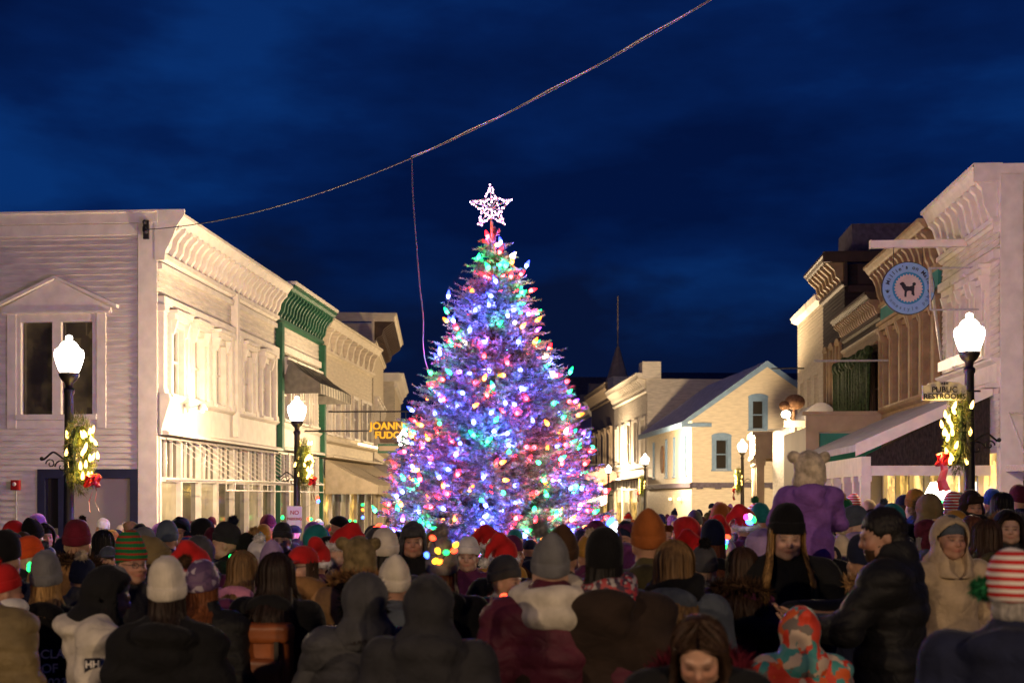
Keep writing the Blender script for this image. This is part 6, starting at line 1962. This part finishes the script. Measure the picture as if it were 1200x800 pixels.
P('dark haired bearded man in black puffer jacket reaching out to the child', 1046, 590, 6.5, 62, hair=('short', 'black'), coat=('puffer', 'black'), arm='reach', pitch=.22, yaw=.35, skin=2, fat=1.12, beard='brown')
P('child in navy jacket with tan fur trimmed hood beside the bearded man', 1010, 629, 7.6, 10, hat=('smooth', 'navy'), coat=('parka', 'navy'), collar='tan', arm='pocket')
P('woman in a cream hooded parka facing the viewer', 1113, 602, 8.0, 186, coat=('parka', 'beige'), hood=('beige',), trim=None, hat=('beanie', 'slate'), arm='pocket', skin=1)
P('person in red and white striped knit hat with green bobble, navy jacket', 1186, 634, 4.4, -22, hat=('beanie', 'candy', 'green', (-.10, -.04, -.15)), hair=('short', 'grey'), coat=('parka', 'navy'), arm='pocket', fat=1.15)
# father and the child on his shoulders
P('man in dark jacket carrying the purple suited child on his shoulders', 954, 605, 8.5, -4, hat=('smooth', 'black'), coat=('parka', 'black'), arm='hold')
P('child in purple snowsuit and tan bear ear hat riding on shoulders', 948, 538, 8.2, -6, hat=('ears', 'cream'), coat=('parka', 'purple'), arm='clasp', sit=True, z0=1.50, scale=.70, trousers='black', kid=True, hood=None, fat=1.12, hs=1.42)

# ---- second row, left to middle
P('person in round black beanie at the picture edge', 6, 624, 7.4, 4, hat=('smooth', 'black'), coat=('parka', 'navy'))
P('child in red bobble hat with white brim in purple light', 2, 655, 6.8, -50, hat=('beanie', 'red', 'red'), coat=('parka', 'pink'), scarf=('white',), kid=True)
P('person in bright red beanie near the fire alarm', 16, 613, 12, -30, hat=('beanie', 'red'), coat=('parka', 'olive'))
P('man in black knit beanie and olive jacket before the navy door frame', 39, 607, 12, -10, hat=('tall', 'black'), coat=('parka', 'olive'))
P('person in black hood watching from beside the navy door', 52, 612, 14, -140, hood=('black',), hat=('smooth', 'black'), coat=('parka', 'black'))
P('person in orange beanie facing right with a green glowing necklace', 33, 632, 9, -75, hat=('beanie', 'orange'), coat=('parka', 'charcoal'), skin=3)
P('child in blue and white patterned bobble hat', 54, 636, 9.6, 0, hat=('beanie', 'bluewhite', 'steel'), coat=('parka', 'slate'))
p_class = P('person in grey knit hood and black class jacket seen from behind', 54, 649, 7.0, 8, hat=('slouch', 'grey'), coat=('parka', 'black'), arm='pocket', hair=('bob', 'blonde'))
P('large person in tan canvas coat with brown fur collar and wine beanie', 90, 613, 8.8, 8, hat=('beanie', 'wine'), coat=('parka', 'camel'), collar='brown', hood=None, fat=1.15)
P('person with knit headband and tan bun before the grey panel', 94, 606, 14.5, 170, hat=('beanie', 'beige', 'darkbrown'), coat=('parka', 'beige'))
P('person with dark curly hair before the grey side door', 121, 620, 12, 10, hair=('bob', 'black'), coat=('parka', 'darkgrey'))
P('person in black cap showing an orange lit face', 127, 638, 11, -160, hat=('cap', 'slate'), coat=('parka', 'black'))
P('child in navy hat with cream bobble and grey coat', 97, 648, 8.0, 10, hat=('beanie', 'navy', 'cream'), coat=('puffer', 'darkgrey'))
P('man with glasses in a green and red elf hat facing right', 154, 626, 7.6, -138, hat=('slouch', 'elf'), hair=('short', 'grey'), coat=('parka', 'charcoal'), glasses=True, skin=1)
P('person in black hat before the first shop window', 164, 615, 15, 0, hat=('smooth', 'black'), coat=('parka', 'black'))
P('person in pale grey beanie behind the elf hat man', 169, 621, 10.5, -20, hat=('beanie', 'grey'), coat=('parka', 'steel'))
P('person in olive grey pointed knit hat facing right', 182, 628, 8.5, -60, hat=('tall', 'khaki'), coat=('parka', 'navy'), hair=('short', 'darkbrown'))
P('person in blue grey knit hat and navy jacket', 196, 613, 11, 10, hat=('beanie', 'steel'), coat=('parka', 'navy'))
P('man in navy hood facing the viewer before the shop window', 211, 605, 13.5, 178, hood=('navy',), hat=('smooth', 'black'), coat=('parka', 'navy'))
P('child in red and blue striped bobble hat', 220, 614, 12.4, 200, hat=('beanie', 'cubs', 'navy'), coat=('parka', 'navy'), kid=True)
P('bearded person in black hood turned left before the shop window', 236, 606, 13, 75, hood=('black',), coat=('parka', 'black'), hair=('short', 'black'), beard='black')
P('small child with an orange lit face in tan hood', 247, 622, 12.8, 176, hood=('tan',), coat=('parka', 'tan'), kid=True)
P('man in grey bobble hat with black band facing left', 266, 607, 10, 92, hat=('beanie', 'charcoal', 'navy'), coat=('parka', 'black'), skin=0)
P('person in hood edged with pale grey fur', 233, 626, 9.0, 20, hood=('darkgrey',), trim='grey', coat=('parka', 'plum'), hair=('bob', 'darkbrown'))
P('child in white edged red santa hat behind the cream beanie', 229, 641, 7.2, 0, hat=('santa', 'red'), coat=('parka', 'plum'), scale=.92)
P('girl with long yellowish hair in pink coat', 284, 645, 8.0, -10, hair=('long', 'darkblonde'), coat=('parka', 'pink'), scale=.92)
P('person in black knit hat with tan bobble facing left', 292, 620, 10, 70, hat=('beanie', 'black', 'tan'), coat=('parka', 'charcoal'))
P('person in white pompom hat and lilac coat', 303, 628, 9.3, 20, hat=('beanie', 'white', 'white'), coat=('parka', 'lilac'))
P('person in pink knit hat behind the backpack woman', 319, 633, 8.8, 10, hat=('tall', 'lilac'), coat=('parka', 'plum'))
P('laughing woman with glasses in red cap with white brim', 355, 640, 7.4, 150, hat=('cap', 'red'), hair=('bob', 'brown'), coat=('parka', 'tan'), glasses=True, skin=3, scale=.95, scarf=('camel',))
P('person in white edged santa hat right behind the laughing woman', 371, 629, 9.0, 30, hat=('santa', 'red'), coat=('parka', 'plum'))
p_phone = P('man in grey knit hat holding up a phone', 331, 615, 12, 176, hat=('beanie', 'charcoal'), coat=('parka', 'charcoal'), arm='phone', skin=3, hair=('short', 'grey'))
P('person in vivid blue hood facing left', 370, 614, 12, 70, hood=('royal',), coat=('parka', 'royal'), hair=('short', 'brown'))
P('person in yellow hat and teal coat before the shop', 309, 617, 14, 0, hat=('beanie', 'mustard'), coat=('parka', 'teal'))
P('person in red hat and red coat before the striped awning', 314, 605, 17, -30, hat=('beanie', 'maroon'), coat=('parka', 'red'))
P('man in black cap looking down beside the parking sign', 391, 601, 14, -90, hat=('cap', 'black'), coat=('parka', 'tan'), pitch=.35)
P('white bearded man in a red santa hat facing left', 402, 612, 9.5, 110, hat=('santa', 'red'), coat=('parka', 'plum'), hair=('short', 'grey'), skin=3, beard='grey')
P('person in tan fur bear ear hat with fur collar', 421, 628, 7.5, 5, hat=('ears', 'khaki'), coat=('parka', 'darkbrown'), collar='camel', scale=.97, hair=('bob', 'darkblonde'))
P('person in square cream knit hat with dark hair', 451, 623, 8.2, 6, hat=('beanie', 'ivory'), hair=('bob', 'black'), coat=('parka', 'darkgrey'))
P('child in cream knit hat behind the fur edged hood', 462, 652, 6.6, 10, hat=('tall', 'ivory'), coat=('parka', 'slate'), kid=True, scale=.90)
P('smiling man in dark fur trimmed trapper hat', 484, 611, 10, 184, hat=('trapper', 'darkgrey'), coat=('parka', 'black'), skin=1)
P('person in grey bobble hat hung with coloured toy bulbs', 518, 619, 6.9, 5, hat=('tall', 'grey', 'grey'), hair=('bob', 'auburn'), coat=('parka', 'black'))
P('smiling woman in white knit cap and maroon jacket', 549, 632, 10, 172, hat=('beanie', 'white'), hair=('short', 'darkblonde'), coat=('parka', 'plum'), skin=3)
P('woman with short fair hair in mustard jacket', 581, 628, 10.5, 188, hair=('short', 'darkblonde'), coat=('parka', 'mustard'), skin=0)
P('child in grey beanie and teal printed snowsuit', 591, 655, 7.4, -120, hat=('beanie', 'darkgrey'), coat=('parka', 'snowsuit'), skin=3, kid=True, trousers='teal')
# ---- second row, right
P('man in tall rust brown beanie and olive jacket', 760, 597, 7.0, -8, hat=('tall', 'rust'), coat=('parka', 'olive'))
P('person in navy hood with pink face near the mustard beanie', 734, 610, 10.5, 150, hood=('plum',), coat=('parka', 'plum'), hat=('smooth', 'navy'))
P('person in dark purple hood beside the nordic hat', 733, 636, 8.0, 5, hood=('plum', 'peak'), coat=('parka', 'plum'), hair=('bob', 'black'))
P('person in bright red hood', 803, 604, 11.5, 60, hood=('red',), coat=('parka', 'red'), hair=('short', 'black'))
P('person in santa hat with wide white band', 812, 620, 10, -20, hat=('santa', 'red'), coat=('parka', 'pink'))
P('child in black bobble hat with grey fur hood', 825, 630, 8.0, 0, hat=('beanie', 'darkgrey', 'black'), coat=('parka', 'darkbrown'), collar='grey', kid=True)
P('small child in white knit hat wearing a necklace of coloured lights', 851, 606, 10.0, 178, hat=('beanie', 'white'), coat=('parka', 'navy'), skin=3, kid=True, scale=.92)
P('person in red santa hat behind the child in white hat', 842, 603, 11.2, 20, hat=('santa', 'red'), coat=('parka', 'charcoal'))
P('person in santa hat and purple jacket', 874, 591, 12, -30, hat=('santa', 'red'), coat=('parka', 'plum'))
P('child in turquoise knit hat', 891, 592, 13, 0, hat=('beanie', 'teal'), coat=('parka', 'navy'))
P('person in candy striped hat with dark green bobble', 884, 580, 15.5, 0, hat=('tall', 'candy', 'green'), coat=('parka', 'charcoal'))
P('person with thick orange brown hair in camouflage jacket', 843, 586, 14, 10, hat=('slouch', 'rust'), coat=('parka', 'camo'))
P('person in lilac brimmed hood', 893, 618, 8.6, 30, hood=('lilac',), coat=('parka', 'darkbrown'), hair=('long', 'brown'))
P('person in lilac grey coat beside the blonde woman', 870, 640, 7.6, -20, hair=('long', 'brown'), coat=('parka', 'plum'), collar='brown')
P('young woman with goggles pushed up and a bare forehead', 1184, 600, 10, 160, hair=('long', 'darkbrown'), coat=('parka', 'charcoal'), skin=3, glasses=False)
P('person with brown hair in olive jacket behind the striped hat', 1156, 608, 9.0, 10, hair=('bob', 'brown'), coat=('parka', 'olive'))
P('person with ponytail between the cream parka and goggles woman', 1139, 602, 10.2, 20, hair=('short', 'auburn'), coat=('parka', 'olive'))
P('man in dark fur trapper hat with scarf across his mouth', 1138, 574, 12, 184, hat=('trapper', 'darkbrown'), coat=('parka', 'black'), scarf=('black',), skin=1)
P('child in red and white candy striped beanie', 1117, 579, 13, 0, hat=('beanie', 'candy'), coat=('parka', 'navy'))
P('person in navy cap before the yellow lit shop', 1060, 572, 14, 0, hat=('cap', 'navy'), hair=('short', 'brown'), coat=('parka', 'black'))
P('person in mustard beanie and blue jacket', 1073, 576, 13, 10, hat=('beanie', 'mustard'), coat=('parka', 'blue'))
P('person in brown fur edged hood before the lit window', 1089, 577, 12.5, 0, hood=('khaki',), trim='khaki', coat=('parka', 'black'), hair=('bob', 'darkbrown'))
P('person in green knit hat with yellow bobble', 989, 580, 13.5, -40, hat=('beanie', 'green', 'yellow'), coat=('parka', 'black'))
P('person in red and white striped tall hat by the white posts', 999, 578, 16, 0, hat=('tall', 'candy'), coat=('parka', 'charcoal'))
P('person in blue grey beanie looking right with lilac scarf', 1001, 596, 10.5, -110, hat=('beanie', 'slate'), scarf=('lilac',), coat=('parka', 'pink'), skin=3)
P('person with long brown hair beside the blue grey beanie', 1024, 596, 11.5, 80, hair=('long', 'brown'), coat=('parka', 'pink'), skin=3)
P('person in white knit hat with dark bobble by the posts', 1034, 586, 15, 10, hat=('beanie', 'grey', 'slate'), coat=('parka', 'mustard'))
P('person in peach hat between the striped hats', 1018, 588, 15.5, 0, hat=('beanie', 'beige'), coat=('parka', 'brown'))
P('person with dark curls before the shop with the awning frame', 1174, 576, 13, 0, hair=('bob', 'black'), coat=('parka', 'darkgrey'), collar='grey')
P('person in red beanie at the right edge before the shop', 1194, 569, 14, 10, hat=('beanie', 'maroon'), coat=('parka', 'navy'))
P('person in dark cap at the foot of the right lamp', 1124, 574, 15, 0, hat=('cap', 'darkgrey'), coat=('parka', 'black'))
P('person in blue hat behind the dark curls', 1163, 575, 15, 0, hat=('beanie', 'blue'), coat=('parka', 'navy'))

# ---- the crowd behind, up the street
HATS = ['beanie', 'tall', 'smooth', 'santa', 'cap', 'beanie', 'smooth', 'trapper', 'tall', None, None]
HCN = ['black', 'navy', 'charcoal', 'maroon', 'grey', 'cream', 'red', 'darkgrey', 'mustard', 'rust', 'teal', 'purple', 'brown', 'white', 'plum', 'black', 'charcoal', 'navy']
CCN = ['black', 'charcoal', 'navy', 'darkgrey', 'olive', 'plum', 'brown', 'slate', 'black', 'navy', 'maroon', 'tan', 'black', 'purple']
NICE = {'darkgrey': 'dark grey', 'darkbrown': 'dark brown'}
SHAPE = {'beanie': 'cuffed knit hat', 'tall': 'tall knit hat', 'smooth': 'close cap', 'santa': 'santa hat', 'cap': 'peaked cap', 'trapper': 'fur flap hat'}
def nice(c): return NICE.get(c, c)
def landmark(px, d):
    s = [(-999, 60, 'near the fire alarm end of the white wall'), (60, 165, 'before the navy framed side door'), (165, 250, 'before the first white shop windows'), (250, 345, 'under the folded awning frame'), (345, 460, 'between the parking sign and the tree'),
         (460, 590, 'behind the left side of the tree'), (590, 720, 'behind the right side of the tree'), (720, 790, 'before the far brick building'), (790, 850, 'below the corner of the cream gabled house'), (850, 905, 'near the small columned porch'), (905, 985, 'below the bright shop front'), (985, 1060, 'before the white pent roof posts'), (1060, 1130, 'before the yellow lit shop'), (1130, 2000, 'near the awning frame on the right')]
    return next(t for a, b, t in s if a <= px < b)
placed = [(o.location.x, o.location.y) for o in COL.objects if o.get('category') == 'person']
def filler(px, d, ytop, tries=0):
    x, y = at(px, d)
    if math.hypot(x - TX, y - TY) < 2.1 or x < XL + .9 or (y > 24 and x > 4.9) or x > 7.4: return False
    if any((x - a) ** 2 + (y - b) ** 2 < .30 for a, b in placed): return False
    for l in LP:
        a, b = at(l[1], l[2])
        if math.hypot(x - a, y - b) < .5: return False
    placed.append((x, y))
    face = rnd.choice((0, 0, 10, -15, 25, -40, 65, -75, 165, 190, 105, -110, 140, -145)) if y < TY else rnd.choice((180, 180, 170, 195, 0, 20, 150, 210, 90, -80))
    h = rnd.choice(HATS)
    if h == 'santa' and rnd.random() < .55: h = 'beanie'
    hc = rnd.choice(HCN); cc = rnd.choice(CCN)
    if h == 'santa': hc = 'red'
    hat = (h, hc) if h else None
    if h in ('beanie', 'tall') and rnd.random() < .45: hat = (h, hc, rnd.choice(('white', 'grey', hc, 'cream', 'black')))
    hood = trim = None; hr = None
    if not h:
        if rnd.random() < .5: hood = (cc,); trim = rnd.choice((None, 'grey', 'brown', 'tan')); hr = ('short', 'brown')
        else: hr = (rnd.choice(('short', 'long', 'bob', 'wavy', 'short')), rnd.choice(list(HAIRC)))
    elif rnd.random() < .4: hr = (rnd.choice(('long', 'bob', 'short')), rnd.choice(list(HAIRC)))
    ck = rnd.choice(('parka', 'puffer', 'parka', 'long'))
    jk = {'parka': 'hooded jacket', 'puffer': 'puffer jacket', 'long': 'long coat'}[ck]
    if hood: hd = '%s hood up%s' % (nice(cc), ' edged with %s fur' % trim if trim else '')
    elif hat: hd = '%s %s%s' % (nice(hc), SHAPE[h], ' with %s bobble' % nice(hat[2]) if len(hat) > 2 else '')
    else: hd = '%s %s hair' % (hr[1], {'short': 'short', 'long': 'long', 'bob': 'bobbed', 'wavy': 'wavy'}[hr[0]])
    turn = 'facing the viewer' if 120 < face % 360 < 240 else 'seen from behind' if (face % 360 < 50 or face % 360 > 310) else 'in profile'
    LM, CT = landmark(px, d), 'and %s %s' % (nice(cc), jk)
    for lab in ('person with %s %s, %s, %s' % (hd, CT, turn, LM), 'person with %s %s, %s' % (hd, CT, LM), 'person with %s, %s, %s' % (hd, turn, LM), 'person with %s, %s' % (hd, LM)):
        if len(re.findall(r"[A-Za-z0-9][A-Za-z0-9'-]*", lab)) <= 16: break
    else: lab = 'person with %s, %s' % (hd.split(' edged')[0].split(' with')[0], LM)
    far = d > 24
    P(lab, px, ytop, d, face, hat=hat, hair=hr, coat=(ck, cc), hood=hood, trim=trim, arm=rnd.choice(('pocket', 'down', 'pocket', 'clasp')), group=None, boots=not far)
    return True
def hgt(px):
    """where head tops sit at distance for this column of the picture"""
    return 608 if px < 500 else 606 - (px - 500) / 700 * 20
n = 0
for lo, hi, d0, d1, cnt in ((-30, 470, 9, 14, 26), (-30, 420, 14, 26, 34), (440, 720, 8.5, 15.5, 14), (440, 720, 21, 44, 14), (700, 1010, 9, 15, 26), (700, 960, 15, 30, 34), (715, 880, 30, 46, 24), (980, 1230, 10, 16, 24), (990, 1230, 16, 23, 22)):
    c = 0
    for _ in range(cnt * 14):
        if c >= cnt: break
        px, d = rnd.uniform(lo, hi), rnd.uniform(d0, d1)
        x, y = at(px, d)
        hh = rnd.gauss(1.72, .08) if rnd.random() > .12 else rnd.uniform(1.1, 1.4)
        yt = HOR - (gz(x, y) + hh - CAMZ) * FPX / d
        # keep the named faces of the picture in view
        if d < 16 and yt < hgt(px) + max(0, (14 - d)) * 3.0: yt = hgt(px) + max(0, (14 - d)) * 3.0
        if filler(px, d, yt): c += 1; n += 1
print('fillers', n)

# ---- what people carry and wear besides
def backpack(p):
    w = Matrix.LocRotScale(p.location, p.rotation_euler, p.scale)
    t = thing('backpack', 'rust leather backpack on the long haired woman, with top handle and front pocket', 'backpack', tuple(w @ Vector((0, -.19, 1.19))), p.rotation_euler.z)
    s = SDF((-.19, -.14, -.22), (.19, .10, .22), .009); s.box((0, 0, 0), (.145, .065, .18), .05, .01); s.disp(folds(5, .004)); link('body', s.mesh('body', M['rust_leather']), t)
    s = SDF((-.17, -.16, -.20), (.17, .02, .06), .009); s.box((0, -.075, -.08), (.118, .035, .085), .03, .01); s.disp(folds(6, .003)); link('pocket', s.mesh('pocket', M['rust_leather']), t)
    s = SDF((-.19, -.13, .0), (.19, .10, .22), .009); s.box((0, -.02, .125), (.15, .066, .052), .03, .01); s.disp(folds(7, .003)); link('flap', s.mesh('flap', M['rust_leather']), t)
    for q in (-1, 1):
        MB().tube([(q * .08, .05, .16), (q * .11, .11, .24), (q * .125, .19, .26)], [.018, .02, .016], 6).build('strap', M['rust_leather'], t, smoothf=True)
        MB().box(q * .09 - .012, q * .09 + .012, -.10, -.088, -.05, .09).build('buckle_strap', M['leather'], t)
    MB().tube([(.04 * math.cos(a), -.01, .175 + .032 * math.sin(a)) for a in np.linspace(0, math.pi, 9)], .009, 6).build('handle', M['rust_leather'], t, smoothf=True)
M['rust_leather'] = surf('rust_leather', (.30, .085, .022), .45, .25, 8, .15, 60, .4, .004)
backpack(p_pack)

def surface_at(p, o, dr):
    """where a ray in the person's own space meets the coat"""
    co = next(c for c in p.children if c.name.split('.')[0] == 'coat')
    Mc = co.matrix_local; iv = Mc.inverted()
    from mathutils.bvhtree import BVHTree
    bv = BVHTree.FromPolygons([v.co.copy() for v in co.data.vertices], [tuple(q.vertices) for q in co.data.polygons])
    h = bv.ray_cast(iv @ Vector(o), (iv.to_3x3() @ Vector(dr)).normalized())
    return Mc @ h[0]
def jacket_text():
    m = MB()
    for s, z, x in (('CLASS', 1.22, .10), ('OF', 1.135, .05), ('2023', 1.05, .08)):
        y = min(surface_at(p_class, (x + q, -1, z), (0, 1, 0)).y for q in (-.08, 0, .08)) - .006
        m.T = Matrix.Translation((x, y, z)) @ UPRIGHT; m.add(*text_mb(s, .075, bold=.001))
    m.build('lettering', M['sign_white'], p_class, recalc=False)
    x = max(surface_at(p_white, (1, y, 1.29), (-1, 0, 0)).x for y in (-.07, -.03, .01))
    k = MB(); k.box(x - .02, x + .003, -.07, .005, 1.255, 1.33); b = k.build('logo', M['ink'], p_white)
    k = MB(); k.T = Matrix.Translation((x + .007, -.0325, 1.300)) @ Matrix.Rotation(R(90), 4, 'Z') @ UPRIGHT; k.add(*text_mb('HH', .048, bold=.001)); k.build('lettering', M['sign_white'], b, recalc=False)
jacket_text()

def phone(p, label, lit):
    w = Matrix.LocRotScale(p.location, p.rotation_euler, p.scale)
    t = thing('phone', label, 'phone', tuple(w @ Vector((0, .39, 1.50))), p.rotation_euler.z)
    MB().box(-.075, .075, -.004, .006, -.037, .037).build('case', M['phone_case'], t)
    MB().box(-.070, .070, -.0065, -.0045, -.033, .033).build('screen', M['phone_screen'] if lit else M['glass_dark'], t)
    MB().box(.045, .068, .0065, .009, .008, .030).build('camera', M['ink'], t)
M['phone_case'] = surf('phone_case', (.02, .05, .30), .35, .1, 20, 0, spec=.5)
M['phone_screen'] = emit('phone_screen', (.75, .85, 1), 1.6)
phone(p_phone, 'blue cased phone held up by the man in the grey knit hat', False)
p_far = P('person holding a lit phone overhead below the cream gabled house', 814, 600, 17, 4, hat=('beanie', 'charcoal'), coat=('parka', 'black'), arm='phone')
for px_, d_, yt_, fc, hat_, co_, lb, pl in ((252, 10.6, 618, -12, ('tall', 'maroon'), 'navy', 'person in tall maroon hat raising a lit phone before the white shop posts', 'lit phone raised before the white shop posts'),
                                        (690, 9.4, 622, 16, ('beanie', 'mustard', 'cream'), 'plum', 'person in mustard bobble hat photographing the tree from close by', 'lit phone held up close to the foot of the tree'),
                                        (1046, 11.4, 592, 30, ('smooth', 'teal'), 'charcoal', 'person in teal cap raising a lit phone beside the white porch posts', 'lit phone raised beside the white porch posts')):
    phone(P(lb, px_, yt_, d_, fc, hat=hat_, coat=('parka', co_), arm='phone'), pl, True)
phone(p_far, 'phone with a bright screen held up before the cream gabled house', True)

GB = {'r': emit('toy_red', (1, .06, .02), 5), 'y': emit('toy_yellow', (1, .5, .02), 4.5), 'g': emit('toy_green', (.02, 1, .18), 3.5), 'b': emit('toy_blue', (.06, .16, 1), 6), 'o': emit('toy_orange', (1, .22, .02), 4.5), 'm': emit('toy_pink', (1, .05, .5), 4.5), 'w': emit('toy_white', (.8, .9, 1), 5)}
TB = MB().lathe([(.008, -.022), (.017, -.014), (.020, .0), (.014, .016), (.002, .026)], n=10).mesh('toy_bulb', M['ink'], True)
def toy_lights(label, d, pts, size=1.0):
    x0, y0 = at(pts[0][0], d); z0 = zat(pts[0][1], d)
    t = thing('bulb_necklace', label, 'toy lights', (x0, y0, z0))
    prev = None; w = MB()
    for px, py, c in pts:
        x, y = at(px, d); v = Vector((x - x0, y - y0, zat(py, d) - z0))
        omat(link('toy_bulb', TB, t, Matrix.Translation(v) @ Matrix.Rotation(rnd.uniform(0, 3), 4, 'Y') @ Matrix.Scale(size, 4)), GB[c])
        if prev is not None: w.tube([prev, (prev + v) / 2 + Vector((0, 0, -.01)), v], .003, 4)
        prev = v
    w.build('wire', M['ink'], t)
toy_lights('toy bulbs strung round the grey bobble hat', 6.72, [(507, 630, 'r'), (513, 645, 'y'), (510, 657, 'y'), (515, 658, 'o'), (523, 647, 'g'), (534, 638, 'y'), (532, 645, 'r'), (500, 650, 'b')], .75)
toy_lights('red and yellow toy bulbs on the teal snowsuit child', 7.15, [(590, 699, 'r'), (594, 709, 'y'), (592, 713, 'g')], 1.0)
toy_lights('necklace of tiny coloured lights on the child in white hat', 9.75, [(852, 629, 'r'), (850, 635, 'b'), (849, 640, 'g'), (837, 640, 'r'), (847, 645, 'o'), (840, 647, 'o'), (841, 653, 'g'), (839, 657, 'r')], 1.1)
toy_lights('green toy light under the chin of the orange beanie wearer', 8.7, [(36, 665, 'g'), (37, 662, 'g')], 1.3)
toy_lights('green toy light on the black coat of the grey bobble hat man', 9.7, [(272, 653, 'g'), (273, 655, 'g')], 1.2)
toy_lights('bright red and pink toy light beside the cream knit hat', 12.0, [(444, 617, 'r'), (449, 619, 'm'), (440, 620, 'r')], 1.6)
toy_lights('white, blue and green toy lights at the purple jacketed santa hat', 11.7, [(876, 606, 'm'), (879, 606, 'w'), (882, 608, 'g'), (878, 611, 'b')], 1.6)
toy_lights('blue white toy lights above the nordic scarf wearer', 7.6, [(716, 612, 'b'), (718, 616, 'w'), (717, 622, 'w'), (720, 628, 'b')], 1.4)
# small coloured lights hung in the shop windows
toy_lights('tiny coloured window lights beside the parking sign', 37.0, [(362, 608, 'r'), (364, 608, 'g'), (372, 583, 'r'), (373, 587, 'b'), (331, 606, 'g')], 2.6)
toy_lights('tiny green window lights behind the black cap man', 44.0, [(404, 610, 'g'), (410, 610, 'g'), (416, 611, 'g'), (425, 597, 'o'), (425, 606, 'b'), (425, 591, 'g')], 2.6)

# people nothing tells apart share a group
by = {}
for o in COL.objects:
    if o.get('category') == 'person': by.setdefault(o['label'], []).append(o)
for k, v in by.items():
    if len(v) > 1:
        for o in v: o['group'] = 'alike people in the crowd'
